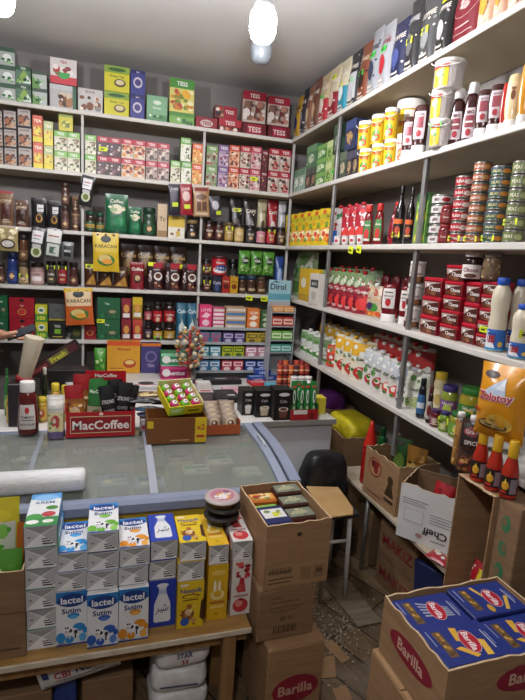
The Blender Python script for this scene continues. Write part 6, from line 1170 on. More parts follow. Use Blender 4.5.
nes = carton('#d8b81e', [('r', 0, 0, 1, 1, '#e0c022'), ('t', 'Nesquik', .52, .79, .125, '#1f3a94', .84), ('r', .1, .9, .4, .95, '#e8e4d8'), ('e', .5, .68, .34, .05, '#6a3a1e'), ('e', .5, .675, .28, .035, '#e0c022'), ('r', .2, .59, .8, .615, '#7a4a20'), ('p', [(.86, .2), (1, .12), (1, .62), (.9, .55)], '#4a2416'), ('e', .4, .3, .25, .13, '#8a5226'), ('e', .42, .34, .13, .08, '#e0c090'), ('e', .3, .14, .17, .09, '#2f5ab0'), ('e', .62, .16, .12, .05, '#c89a60'), ('e', .45, .47, .1, .05, '#a8642e'), ('n', .1, .05, .8, .5, ['#7a4420', '#c88a4a', '#f0dca0'], 8, .05)], .084, .064, .165, side_ops=[('r', 0, 0, 1, 1, '#d8b81e'), ('r', 0, .1, .5, .6, '#4a2416')], name='cocoa_milk_carton')
juy = carton('#d6a81a', [('r', 0, 0, 1, 1, '#dcb022'), ('e', .5, .86, .36, .05, '#e8c860'), ('e', .36, .6, .07, .13, '#f2ead0'), ('e', .58, .58, .08, .14, '#f2e6c0'), ('e', .5, .46, .36, .09, '#ecd88a'), ('e', .5, .48, .2, .06, '#e0b030'), ('t', 'maktabli', .5, .33, .055, '#a02a34', .9), ('r', .15, .22, .85, .27, '#e8cc70'), ('t', '1L', .5, .12, .05, '#7a5a1a', .3)], .066, .066, .2, side_ops=[('r', 0, 0, 1, 1, '#d0a01c'), ('e', .5, .5, .3, .1, '#ecd88a')], name='juice_carton')
jur = carton('#ddd6d0', [('r', 0, 0, 1, 1, '#e2dcd6'), ('n', .15, .66, .95, .98, ['#b8303a', '#8a1f2a', '#d85a54', '#c03a40'], 14, .12), ('p', [(.3, .42), (.75, .42), (.62, .68), (.42, .7)], '#b8303a'), ('e', .45, .5, .22, .07, '#c84a4a'), ('t', 'maktabli', .5, .36, .055, '#a02a34', .9), ('e', .5, .18, .4, .13, '#c43a3e'), ('e', .42, .22, .2, .07, '#e08a80'), ('e', .5, .29, .12, .025, '#8a2a2a')], .066, .066, .2, side_ops=[('r', 0, 0, 1, 1, '#d8d0ca'), ('e', .5, .3, .35, .12, '#c43a3e'), ('n', .1, .5, .9, .95, ['#b8303a', '#8a1f2a', '#d85a54'], 10, .1)], name='juice_carton')
TY = 1.405
def col(x0, x1, kind, key, desc, stand, nlie, width, depth, h, y=TY, catname='milk carton', name='milk_carton', where='on the plywood table', fwd=0, yaw=0):
    """standing cartons at the front, cartons lying on them with their ends to the front"""
    xc = (onY(x0, 600, y).x+onY(x1, 600, y).x)/2; z = TZ
    for k in range(stand):
        o = make(key+'s', kind, width, h, None); o.location = (xc, y-fwd*(k == 0)+depth/2+k*(depth+.004), z); o.rotation_euler = (0, 0, math.radians(yaw)); reg(o, desc+' upright', where, catname, 0, y+k, 'the front', name)
    if stand: z += h+.0035
    for k in range(nlie):
        o = make(key+'s', kind, width, h, None); dx = .002*((k*5) % 3-1)
        o.location = (xc+dx, y+.001+(.003*(k % 2)), z+depth/2); o.rotation_euler = (math.radians(-90), 0, math.radians(yaw+R_.uniform(-1, 1))); reg(o, desc+' lying flat', where, catname, k, 0, 'the front', name); z += depth+.0022
    return xc, z
col(27, 56, cream, 'crm', 'blue and green cream carton', 0, 6, 0.0865, .064, .2, catname='cream carton', name='cream_carton', y=TY+.012)
col(56.5, 87, lac['b'], 'lb', 'light blue patterned milk carton', 2, 2, .0882, .058, .178, y=TY+.012)
col(87.5, 118, lac['d'], 'ld', 'dark blue patterned milk carton', 2, 2, .0882, .058, .178, y=TY, fwd=.016)
xc, z = col(87.5, 118, lac['g'], 'lg', 'green patterned milk carton', 0, 0, .0882, .058, .178)
o = make('lgs', lac['g'], .0882, .178, None); o.location = (xc, TY+.004, TZ+.178+.005+2*.06+.03); o.rotation_euler = (math.radians(-90), 0, 0); reg(o, 'green patterned milk carton lying on dark blue ones', 'on the plywood table', 'milk carton', 0, 0, 'the front', 'milk_carton')
col(118.5, 148.5, lac['o'], 'lo', 'orange patterned milk carton', 2, 2, .0882, .058, .178, y=TY+.004, fwd=.014)
col(148.5, 176, shir, 'sh', 'deep blue bottle milk carton', 2, 2, .084, .064, .165, y=TY+.03)
col(176, 205, nes, 'ne', 'yellow cocoa milk carton', 2, 2, .084, .064, .165, y=TY+.006, name='cocoa_milk_carton', catname='cocoa milk carton')
col(206, 228, juy, 'jy', 'yellow juice carton', 2, 1, .066, .066, .2, y=TY+.022, name='juice_carton', catname='juice carton')
xr_, zr_ = col(229.5, 251, jur, 'jr', 'white and red juice carton', 2, 1, .066, .066, .2, y=TY+.03, name='juice_carton', catname='juice carton', yaw=0)
# clear tubs on the juice cartons
tub0 = Vector(((onY(205, 500, 1.56).x+onY(241, 500, 1.56).x)/2, 1.575, zr_+.002)); 
for k in range(3):
    def ctub(w, h, tg=None, k=k):
        r = root('sweets_tub'); R = w/2; g = G(); g.lathe([(R*.82, 0), (R*.9, h*.62), (R*.97, h*.64)], M(['#26221e', '#23201e', '#6a5a34'][k], .2), 26); g.obj('bowl', r)
        g = G(); g.lathe([(R*.97, h*.6), (R, h*.64), (R, h*.78), (R*.9, h*.8), (R*.88, h*.9), (R*.86, h*.92)], M(['#3a3634', '#3a3634', '#c9bcb8'][k], .2), 26); g.flat = True
        g.art(lambda u, v, o: Vector((-R+u*2*R, -R+v*2*R, h*.92+o)), 2*R, 2*R, [('e', .5, .5, .4, .4, ['#4a4440', '#3a3634', '#c8a4a8'][k]), ('e', .5, .5, .34, .34, ['#2a2624', '#2a2624', '#b87a8a'][k]), ('n', .24, .24, .76, .76, ['#e8d8c8', '#8a5a7a', '#d8a040', '#efe8e4'] if k == 2 else ['#3a3430', '#1f1c1a'], 10, .1)]); g.obj('lid', r); return r
    o = make('ctub%d' % k, ctub, .124, .033, None); o.location = (tub0.x+.004*(k % 2), tub0.y, tub0.z+.0315*k); tag(o, ['lowest dark clear tub stacked on the juice cartons', 'middle dark clear tub stacked on the juice cartons', 'top clear tub with pink picture lid on the juice cartons'][k], 'food tub'); o.name = 'sweets_tub'

# ------------------------------------------------------------------ open cardboard boxes
def open_box(name, W, D, H, mat, front=(), side=(), flaps=(), jag=.006, seed=1, torn=('+x', '-x', '+y', '-y'), right=(), th=.005, inner=None):
    """box open at the top with uneven torn rims; origin at base centre"""
    r = root(name); q = random.Random(seed); n = 11
    def wall(p, d, nrm, L, j):
        g = G(); tops = [H+(q.uniform(-jag, jag) if j else 0) for _ in range(n+1)]
        for s_, off in ((1, 0), (-1, -th)):
            rows = [[Vector(p)+Vector(d)*(L*i/n)+Vector(nrm)*off+Vector((0, 0, (0 if k == 0 else tops[i]))) for i in range(n+1)] for k in (0, 1)]
            g.grid(rows, mat if s_ > 0 else (inner or mat), flip=s_ < 0, smooth=False)
        g.grid([[Vector(p)+Vector(d)*(L*i/n)+Vector(nrm)*off+Vector((0, 0, tops[i])) for i in range(n+1)] for off in (0, -th)], noisy_edge, smooth=False)
        return g
    specs = [('-y', (-W/2, -D/2, 0), (1, 0, 0), (0, -1, 0), W, front), ('+x', (W/2, -D/2, 0), (0, 1, 0), (1, 0, 0), D, right), ('+y', (W/2, D/2, 0), (-1, 0, 0), (0, 1, 0), W, ()), ('-x', (-W/2, D/2, 0), (0, -1, 0), (-1, 0, 0), D, side)]
    for nm, p, d, nr, L, ops in specs:
        g = wall(p, d, nr, L, nm in torn)
        if ops: g.art(lambda u, v, o: Vector(p)+Vector(d)*(L*u)+Vector(nr)*o+Vector((0, 0, v*H)), L, H, ops)
        g.obj('box_wall', r)
    g = G(); g.box(-W/2+th, W/2-th, -D/2+th, D/2-th, 0, th, mat); g.obj('box_bottom', r)
    for pts in flaps:
        g = G(); P = [Vector(p) for p in pts]; nrm = (P[1]-P[0]).cross(P[2]-P[0]).normalized()*.004
        g.add(P+[p+nrm for p in P], [(0, 1, 2, 3)[::-1], (4, 5, 6, 7), (0, 1, 5, 4), (1, 2, 6, 5), (2, 3, 7, 6), (3, 0, 4, 7)], mat); g.obj('flap', r)
    return r
noisy_edge = noisy('torn_cardboard_edge', '#b99d78', '#cdb794', 40, .9, 4)
def closed_box(name, W, D, H, mat, front=(), side=(), right=(), top=()):
    r = root(name); g = G(); g.box(-W/2, W/2, -D/2, D/2, 0, H-.004, mat, .003)
    if front: g.art(lambda u, v, o: Vector((-W/2+u*W, -D/2-o, v*H)), W, H, front)
    if side: g.art(lambda u, v, o: Vector((-W/2-o, D/2-u*D, v*H)), D, H, side)
    g.obj('carton', r)
    for s_ in (-1, 1):
        g = G(); g.box(-W/2+.001, W/2-.001, -D/2+.001 if s_ < 0 else .002, -.002 if s_ < 0 else D/2-.001, H-.0038, H, mat, .001); g.obj('flap', r)
    return r
BAROP = [('e', .5, .5, .46, .2, '#9a2438'), ('e', .5, .5, .43, .175, '#a92a40'), ('t', 'Barilla', .5, .5, .22, '#d8b8b0', .72)]
# stack of three by the table
o = closed_box('pasta_carton', .2, .24, .325, CARD, [('e', .52, .5, .42, .16, '#8e2236'), ('t', 'Barilla', .52, .5, .16, '#c4a08a', .62), ('r', .25, .2, .8, .215, '#9a7a5a'), ('r', .3, .16, .7, .175, '#9a7a5a')]); o.location = (.585, 1.43, .001); o.rotation_euler = (0, 0, math.radians(3)); tag(o, 'closed pasta carton with red oval, lowest of the stack of three', 'cardboard box')
o = closed_box('cardboard_box', .198, .25, .186, CARDD, [('r', .2, .72, .72, .735, '#5a452e'), ('r', .2, .62, .8, .635, '#5a452e'), ('r', .2, .55, .7, .565, '#5a452e'), ('r', .2, .8, .4, .83, '#6a5236'), ('t', '20 11', .5, .4, .09, '#4a3824', .4)]+[('r', .28+.028*k, .12, .28+.028*k+(.008 if k % 3 else .016), .27, '#3a2c1e') for k in range(15)]); o.location = (.555, 1.475, .328); o.rotation_euler = (0, 0, math.radians(2)); tag(o, 'brown cardboard box with barcode, middle of the stack of three', 'cardboard box')
tw, td, th_ = .226, .285, .225; TBX = (.575, 1.493)
o = open_box('open_cardboard_box', tw, td, th_, CARD, front=[('r', .04, .04, .96, .36, '#a3845f'), ('r', .42, .36, .58, .78, '#9d7c56'), ('e', .5, .82, .04, .03, '#3a2c20')]+[('r', .06+.02*k, .24, .06+.02*k+.012, .24+.05*(1+k % 2), '#4a3824') for k in range(18)]+[('r', .06, .16, .45, .175, '#5a452e'), ('r', .06, .1, .4, .115, '#5a452e'), ('r', .56, .1, .72, .3, '#8d7050'), ('r', .76, .1, .93, .3, '#8d7050'), ('r', .8, .18, .9, .25, '#5a452e')], jag=.003, seed=3,
    ); o.location = (*TBX, .515); o.rotation_euler = (0, 0, math.radians(3)); tag(o, 'open cardboard box of snacks, topmost of the stack of three', 'cardboard box')
IN = 'in the open box topping the stack'
def snack(c, ops, w, d, h): 
    g = G(); g.box(-w/2, w/2, -d/2, d/2, 0, h, c, .006); g.art(lambda u, v, o: Vector((-w/2+u*w, -d/2+v*d, h+o)), w, d, ops); g.art(lambda u, v, o: Vector((-w/2+u*w, -d/2-o, h*v)), w, h, [('r', .1, .2, .9, .8, ops[0][-1])]); return g.obj('snack_pack')
sn = [((-.052, -.055), .096, .115, .205, 0, '#23285c', [('r', .1, .3, .9, .8, '#e0e0de'), ('r', .45, .36, .75, .6, '#d8d83a'), ('e', .3, .66, .12, .08, '#6a8a4a'), ('n', .15, .35, .85, .75, ['#8aa05a', '#e8e8e0'], 6, .06)], 'blue snack pack with white label'),
      ((-.052, .08), .1, .06, .2, -3, '#c9702a', [('r', .1, .15, .9, .85, '#e0a050'), ('e', .5, .5, .3, .2, '#f0dcb0'), ('n', .05, .1, .95, .9, ['#a8342a', '#6a9a3a', '#f0d890'], 10, .08)], 'orange snack pack'),
      ((-.055, .03), .09, .016, .19, 2, '#6aa03a', [('r', .1, .15, .9, .85, '#8ac05a')], 'thin green snack pack'),
      ((.05, -.1), .09, .05, .165, 0, '#c8343a', [('r', .1, .2, .9, .8, '#e8dcd4'), ('e', .4, .5, .2, .25, '#c8343a'), ('n', .1, .1, .9, .9, ['#e87a3a', '#b82a30'], 6, .08)], 'red and white snack pack')]
for (x, y), w, d, h, rz, c, ops, ds in sn:
    o = snack(c, ops, w, d, h); o.location = (TBX[0]+x, TBX[1]+y, .5215); o.rotation_euler = (0, 0, math.radians(3+rz)); reg(o, ds, IN, 'snack pack', 0, 0, 'corner', 'snack_pack')
for k in range(3):
    o = snack('#4a2a20', [('r', .04, .06, .96, .94, '#7a8070'), ('e', .5, .5, .3, .2, '#a8a888'), ('n', .1, .1, .9, .9, ['#5a6054', '#c4b890'], 6, .07)], .1, .062, .19+.012*k); o.location = (TBX[0]+.05-.002*k, TBX[1]-.03+.066*k, .5215); o.rotation_euler = (0, 0, math.radians(3))
    reg(o, 'dark tin box', IN, 'tin box', 0, k, 'the front', 'tin_box')
# box of snacks on the milk table, far left
p = onZ(28, 657, TZ); W_ = .42; Hh = onY(14, 572, p.y).z-TZ
o = open_box('open_cardboard_box', W_, .19, Hh, CARDD, front=[('r', 0, .52, 1, .535, '#6a5238'), ('r', .84, .1, .97, .12, '#5a4632')], jag=.003, seed=7); o.location = (p.x-W_/2-.006, p.y+.1, TZ); tag(o, 'open cardboard box of snack bags at the end of the plywood table', 'cardboard box')
LB = 'in the box at the table end'
bg1 = b_pouch('#dccb32', [('r', .08, .06, .92, .84, '#d8d4ca'), ('e', .3, .72, .2, .07, '#6ab04a'), ('e', .6, .78, .16, .05, '#8ac85a'), ('e', .5, .88, .3, .04, '#e8d83a'), ('e', .3, .36, .2, .1, '#d8c83a'), ('e', .7, .22, .16, .07, '#7a4a2a'), ('n', .1, .5, .9, .85, ['#5aa83a', '#8ac85a', '#e0e8c0'], 8, .08)], kind='pillow', d=.05)
for q0, q1, yb, yt, key, b_, ds, dy, tl in ((-24, 18, 562, 507, 'bg1', bg1, 'yellow and green snack bag with seeds picture', .07, -4), (13, 27, 566, 527, 'bg2', b_pouch('#c9662a', [('n', .1, .1, .9, .9, ['#e8963a', '#8a3a1a', '#3a2a1a'], 10, .12)], kind='pillow', d=.03), 'orange snack bag', .09, 0)):
    P = onY((q0+q1)/2, yb, p.y+dy); w = onY(q1, 540, p.y+dy).x-onY(q0, 540, p.y+dy).x; z = TZ+.007; h = onY((q0+q1)/2, yt, p.y+dy).z-z
    o = make(key, b_, w, h, None); o.location = (min(P.x, p.x-w/2-.008), p.y+dy+.03, z); o.rotation_euler = (math.radians(tl), 0, 0); reg(o, ds, LB, 'snack bag', 0, 0, 'corner', 'snack_bag')
P = onY(12, 580, p.y+.04); h = onY(12, 549, p.y+.04).z-TZ-.01
o = make('bg3', b_pouch('#5aa03a', [('n', .05, .05, .95, .95, ['#8ac85a', '#3a6a24', '#d8e8a0', '#6ab044', '#e8e4d0'], 26, .1), ('r', .1, .6, .8, .7, '#2a3a20')], kind='pillow', d=.05), 0.09, h, None); o.location = (p.x-.06, p.y+.036, TZ+.007); o.location.y += .012; reg(o, 'green snack bag at the front', LB, 'snack bag', 0, 0, 'corner', 'snack_bag')

# ------------------------------------------------------------------ under the table
def sack(w, d, h, c, seed, ops=(), name='flour_sack'):
    r = root(name); g = G(); nu, nv = 40, 20; m = noisy('sack_plastic_%d' % seed, c, '#f0efec', 20, .35, 3, .3) if seed not in _sk else _sk[seed]; _sk[seed] = m
    def P(i, j):
        a = 2*PI*i/nu; s = math.sin(PI*j/nv); ca, sa = math.cos(a), math.sin(a); e = .38
        x = w/2*abs(ca)**e*math.copysign(1, ca)*s**.3; y = d/2*abs(sa)**e*math.copysign(1, sa)*s**.3; z = h/2*(1-math.cos(PI*j/nv))
        q = noise.noise(Vector((x*14+seed, y*14, z*14)))*.018+abs(noise.noise(Vector((x*40+seed, y*40, z*60))))*.009; return Vector((x*(1+q*3), y*(1+q*3), max(0, z+q*s)))
    g.grid([[P(i, j) for i in range(nu+1)] for j in range(nv+1)], m)
    if ops: g.flat = False; g.art(lambda u, v, o: Vector((-w*.4+u*w*.8, -d/2-.004-o-.004*math.sin(PI*v), h*.18+v*h*.64)), w*.8, h*.64, ops)
    g.obj('bag', r); return r
_sk = {}
SO = [('t', 'STAR', .5, .74, .26, '#3a4478', .5), ('t', '33', .5, .36, .3, '#a83a44', .3), ('r', .1, .06, .9, .1, '#a8a8b4')]
UT = 'under the plywood table'
for k, (x, y, z, w, h, rz, ops, ds) in enumerate(((.235, 1.5, .0, .2, .09, 4, (), 'white sugar sack, lowest of the pile'), (.235, 1.495, .0925, .195, .092, -4, [('r', .1, .4, .9, .5, '#3a4a7a')], 'white sugar sack with blue band, middle of the pile'), (.24, 1.49, .187, .19, .1, 3, SO, 'white sugar sack with printed star, top of the pile'))):
    o = sack(w, .15, h, '#d4d2cf', k+1, ops); o.location = (x, y+.02, z+.001); o.rotation_euler = (0, 0, math.radians(rz)); o.name = 'sugar_sack'; tag(o, ds+' '+UT, 'sack')
pa, pb = onY(45, 692, 1.46), onY(112, 668, 1.46)
def poster():
    r = root('printed_bag'); L = .24; H = .1; g = G(); nu, nv = 12, 6
    f_ = lambda i, j, s_: Vector((L*i/nu-L/2, s_*.012*math.sin(PI*i/nu)**.5*math.sin(PI*j/nv)**.5, H*j/nv))
    g.grid([[f_(i, j, -1) for i in range(nu+1)] for j in range(nv+1)], WHITE); g.grid([[f_(i, j, 1) for i in range(nu+1)] for j in range(nv+1)], WHITE, flip=True)
    g.flat = False; g.art(lambda u, v, o: Vector((L*u-L/2, -.012*max(0, math.sin(PI*u))**.5*max(0, math.sin(PI*v))**.5-.001-o, H*v)), L, H, [('r', .04, .1, .96, .14, '#6a6a74'), ('r', .06, .5, .14, .85, '#31407a'), ('t', 'CBI', .3, .55, .4, '#b8444a', .2), ('t', 'NUR', .62, .62, .44, '#31407a', .3), ('r', .2, .3, .8, .34, '#8a8a94')]); g.obj('bag', r); return r
g = G(); g.box(-.09, .09, -.05, .05, 0, .11, CARDD, .003); o = g.obj('small_carton'); pq = onY(22, 690, 1.50); o.location = (pq.x, 1.52, .0); tag(o, 'small brown carton standing under the table end', 'cardboard box'); o.scale.z = 1.6
g = G(); g.box(-.08, .08, -.05, .05, 0, .17, CARDD, .003); o = g.obj('small_carton'); pq = onY(108, 690, 1.50); o.location = (pq.x, 1.53, .0); tag(o, 'brown carton beneath the printed bag under the table', 'cardboard box')
o = sack(.075, .09, .2, '#2a3f7a', 9, (), 'blue_sack'); pq = onY(65, 690, 1.5); o.location = (pq.x, 1.53, .001); _sk[9].node_tree.nodes['Color Ramp'].color_ramp.elements[1].color = (*lin('#3a4f90'), 1); tag(o, 'blue plastic sack between the cartons under the table', 'sack')
o = poster(); c_ = (pa+pb)/2; o.location = (c_.x+.01, 1.45, .22); o.rotation_euler = (math.radians(12), math.radians(-11), 0); tag(o, 'white printed bag lying over the cartons under the table', 'bag')

# ------------------------------------------------------------------ pasta carton, bottom corner
ROT = math.radians(1.4); PB = .7
def rp(a, b): return onZ(385, 595.5, PB)+Vector((math.cos(ROT)*a+math.sin(ROT)*b, math.sin(ROT)*a-math.cos(ROT)*b, 0))
PW, PD, PH = .37, .256, .165
ctr = rp(PW/2, PD/2)
o = closed_box('cardboard_box', PW+.03, PD+.02, PB-PH-.001, CARD, side=[('r', .1, .3, .9, .31, '#8d7050')]); o.location = (ctr.x, ctr.y, 0); o.rotation_euler = (0, 0, ROT); tag(o, 'plain closed cardboard box beneath the open pasta carton', 'cardboard box')
o = open_box('pasta_carton', PW, PD, PH, CARD, side=[('e', .5, .55, .34, .2, '#8e2236'), ('t', 'Barilla', .5, .55, .19, '#d0ac98', .5), ('r', .3, .26, .7, .275, '#97785a'), ('r', .25, .2, .75, .215, '#97785a')], front=[('e', .62, .62, .24, .22, '#8e2236'), ('t', 'Barilla', .62, .62, .19, '#d0ac98', .34)], jag=.004, seed=5, torn=('-y', '+y', '-x'))
o.location = (ctr.x, ctr.y, PB-PH); o.rotation_euler = (0, 0, ROT); tag(o, 'open pasta carton full of blue packs with red oval on its side', 'cardboard box')
def pasta(kind):
    def f(w, h, tg=None):
        r = root('pasta_pack'); d = .118; g = G(); NV = '#1c2a6a'; g.box(-w/2, w/2, -d/2, d/2, 0, h, NV, .003)
        # artwork read from the far side of the carton towards the viewer
        F = lambda u, v, o: Vector((-w/2+v*w, d/2-u*d, h+o))
        ops = [('r', .02, .02, .98, .98, '#22337c'), ('r', .14, .14, .8, .27, '#6a5230'), ('n', .15, .15, .79, .26, ['#a8803a', '#4a3a24', '#c89a4a'], 10, .04)]
        if kind == 'penne': ops += [('p', [(.1, .44), (.45, .4), (.5, .48), (.14, .54)], '#d8a83a'), ('p', [(.62, .3), (.9, .5), (.86, .58), (.6, .4)], '#d8a83a'), ('p', [(.5, .72), (.9, .66), (.92, .76), (.55, .8)], '#e0b44a')]
        elif kind == 'thin': ops += [('p', [(.2+.1*k, .35), (.24+.1*k, .35), (.5+.06*k, .8), (.47+.06*k, .8)], '#aeb4bc') for k in range(5)]
        else: ops += [('p', [(.1, .36), (.5, .46), (.5, .51), (.1, .42)], '#d8b04a'), ('p', [(.5, .8), (.9, .62), (.92, .68), (.52, .86)], '#d8b04a'), ('e', .8, .4, .12, .05, '#c89a3a')]
        ops += [('e', .52, .58, .3, .135, '#b8b0b8', -.12), ('e', .52, .58, .285, .125, '#b01c34', -.12), ('t', 'Barilla', .52, .58, .12, '#eee4e4', .48, -.12), ('r', .3, .86, .78, .875, '#c4cad8'), ('r', .36, .9, .7, .912, '#98a2c0'), ('r', .1, .06, .5, .075, '#98a2c0')]
        g.art(F, d, w, ops); g.art(lambda u, v, o: Vector((-w/2+u*w, -d/2-o, v*h)), w, h, [('r', .05, .3, .4, .36, '#8a94b8'), ('r', .05, .5, .6, .54, '#8a94b8')]); bx_ = g.obj('box', r)
        g = G(); g.box(-w/2+.002, w/2-.002, -d/2-.0008, -d/2-.0001, h*.1, h*.9, '#1a2560'); g.obj('end_flap', bx_); return r
    return f
for i, kinds in enumerate((('thin', 'penne'), ('rig', 'penne'))):
    for j in range(2):
        for t in range(3):
            kd = kinds[j]; o = make('pasta'+kd, pasta(kd), .173, .048, None)
            q = rp(.096+.178*i, .068+.122*j); o.location = (q.x, q.y, PB-PH+.0065); o.rotation_euler = (0, 0, ROT+math.radians(R_.uniform(-.8, .8)))
            if t == 0: o.location.z = PB-PH+.0065
            if t == 1: o.location.z = PB-PH+.0555
            if t == 2: o.location.z = PB-PH+.1045+.006*((i+2*j) % 3)
            ds = {'thin': 'blue noodle pack', 'penne': 'yellow tube pasta pack', 'rig': 'curved pasta pack'}[kd]
            reg(o, ds, 'in the open pasta carton', 'pasta', t, -i, 'the oval', 'pasta_pack')

# ------------------------------------------------------------------ low bench under the side shelves and its boxes
BZ = .455
be = tag(root('low_bench', (XR, 1.9, 0)), 'low board bench under the side shelves holding opened boxes', 'bench')
def bpart(n, g): o = g.obj(n, be); o.location = (-XR, -1.9, 0); return o
g = G(); g.box(XR-.002, XW-.01, 1.20, 2.34, BZ-.018, BZ-.001, noisy('bench_board', '#a89a84', '#bdb09a', 7, .6), .002); bpart('bench_board', g)
for x, y in ((1.255, 2.075), (1.262, 1.3), (1.5, 2.31), (1.5, 1.24)): g = G(); g.tube([(x, y, 0), (x, y, BZ-.019)], .011, STEEL, 10); bpart('leg', g)
ONB = 'on the low bench'
W_, D_, H_ = .285, .2, .245
# white rotated box and brown box
o = open_box('open_cardboard_box', .27, .22, .235, CARD, front=[('e', .32, .68, .2, .2, '#8a2a2a'), ('e', .32, .68, .17, .17, '#b08a64'), ('n', .2, .55, .46, .82, ['#8a2a2a', '#6a2020'], 7, .06), ('p', [(.66, .3), (.92, .3), (.79, .7)], '#3a2c20'), ('e', .79, .62, .08, .09, '#3a2c20'), ('r', .1, .12, .6, .14, '#6a5238'), ('r', .66, .18, .92, .24, '#3a2c20')], jag=.006, seed=9)
o.location = (1.322, 1.93, BZ); o.rotation_euler = (0, 0, math.radians(-86)); tag(o, 'brown open box with red round emblem on the low bench', 'cardboard box')
wc = Vector((1.27, 1.665, 0)); wang = math.radians(-53)
o = open_box('open_cardboard_box', .235, .2, .235, CARDW, front=[('r', .05, .74, .5, .755, '#8a8a8e'), ('r', .05, .7, .45, .712, '#8a8a8e'), ('r', .05, .66, .48, .672, '#8a8a8e'), ('r', .1, .34, .44, .58, '#c9c9cb'), ('r', .12, .36, .42, .56, '#dedee0'), ('r', .55, .58, .92, .592, '#8a8a8e'), ('r', .55, .53, .88, .542, '#8a8a8e'), ('r', .55, .48, .92, .492, '#8a8a8e'), ('r', .55, .43, .9, .442, '#8a8a8e'), ('t', 'Cheff', .66, .26, .17, '#2a2a2e', .42, PI), ('r', .6, .12, .85, .135, '#6a6a70'), ('e', .4, .14, .06, .04, '#b88a8a')], jag=.007, seed=13, inner=CARDD)
o.location = (1.3, 1.625, BZ); o.rotation_euler = (0, 0, wang); tag(o, 'white open box with upside down printing on the low bench', 'cardboard box')
for k, (dx, dy, c, ds) in enumerate(((.05, .0, '#b8202c', 'red crisp bag poking out'),)):
    o = make('rcb%d' % k, b_pouch(c, [('n', .05, .05, .95, .95, ['#e8c8b0', '#8a1420', '#d85a3a', '#5a3a5a'], 14, .12)], kind='pillow', d=.05), .085, .225, None)
    R3 = Matrix.Rotation(wang, 3, 'Z') @ Vector((.0, -.0, 0)); o.location = (1.3+R3.x, 1.625+R3.y, BZ+.016); o.rotation_euler = (0, math.radians(7), wang); o.location.x += .01; reg(o, ds, 'in the white open box', 'crisp bag', 0, 0, 'corner', 'crisp_bag')
for k, (x, y, c, e, ds) in enumerate(((1.36, 1.99, '#2f5a2a', '#6a8a3a', 'dark green crisp bag standing'), (1.36, 1.87, '#a8762a', '#d8b060', 'golden brown crisp bag standing'))):
    o = make('bcb%d' % k, b_pouch(c, [('n', .05, .05, .95, .95, [e, '#2a1f18', c], 12, .12), ('e', .5, .6, .3, .15, e)], kind='pillow', d=.05), .1, .285, None); o.location = (x, y, BZ+.007); o.rotation_euler = (0, math.radians(0), math.radians(-62)); reg(o, ds, 'in the brown open box', 'crisp bag', 0, 0, 'corner', 'crisp_bag')
# two open-fronted cartons stood on edge
def side_box(W, D, H, front=None, ops=()):
    """carton with its opening towards the aisle (local -y)"""
    r = root('display_carton'); t = .005
    if front is None:
        for nm, b in (('top_panel', (-W/2, W/2, -D/2, D/2, H-t, H)), ('side_wall', (-W/2, -W/2+t, -D/2, D/2, t, H-t)), ('side_wall', (W/2-t, W/2, -D/2, D/2, t, H-t)), ('back_wall', (-W/2+t, W/2-t, D/2-t, D/2, t, H-t)), ('bottom_panel', (-W/2, W/2, -D/2, D/2, 0, t))):
            g = G(); g.box(*b, CARD); g.obj(nm, r)
        q = random.Random(4); g = G(); n = 20; pts = [(-W/2+W*i/n, -D/2-.001-q.uniform(0, .008), H+.0002) for i in range(n+1)]
        g.grid([pts, [(p[0], -D/2+.01, H+.0002) for p in pts]], noisy_edge, smooth=False); g.obj('torn_rim', r)
    return r
XD = 1.12; DBZ = onX(470, 481, XD).z; HB = DBZ-BZ
yA0, yA1 = onX(455, 500, XD).y, onX(494.5, 500, XD).y
o = side_box(yA0-yA1, .26, HB); o.location = (XD+.13, (yA0+yA1)/2, BZ); o.rotation_euler = (0, 0, -PI/2); tag(o, 'open fronted cardboard carton carrying the sauce bottles', 'cardboard box')
yB0, yB1 = yA1-.006, 1.042
WB = yB0-yB1
o = closed_box('cardboard_box', WB, .2, HB+.005, CARDD, front=[('e', .45, .84, .2, .06, '#3f7a54'), ('e', .38, .85, .1, .03, '#80674a'), ('e', .45, .66, .18, .055, '#4a7a54'), ('e', .5, .67, .09, .028, '#80674a'), ('e', .45, .49, .2, .06, '#3f7a54'), ('e', .38, .48, .1, .03, '#80674a')]); o.location = (XD+.012+.1, (yB0+yB1)/2, BZ); o.rotation_euler = (0, 0, -PI/2)
tag(o, 'tall brown box with green round marks beside the bottles', 'cardboard box')
INC = 'in the open fronted carton'
for k, (dy, c, e, ds) in enumerate(((.03, '#c8b82a', '#5a8a2e', 'yellow green sachet bag'), (-.03, '#b8202c', '#e8c8b0', 'red sachet bag'))):
    o = make('isb%d' % k, b_pouch(c, [('n', .05, .05, .95, .95, [e, '#efe8d0', c], 12, .13)], kind='pillow', d=.05), .05, .13, None); o.location = (1.175+.03*k, yA1+.05+.055*k, BZ+.008+.0); o.rotation_euler = (0, 0, -PI/2); reg(o, ds, INC, 'snack bag', 0, 0, 'corner', 'snack_bag')
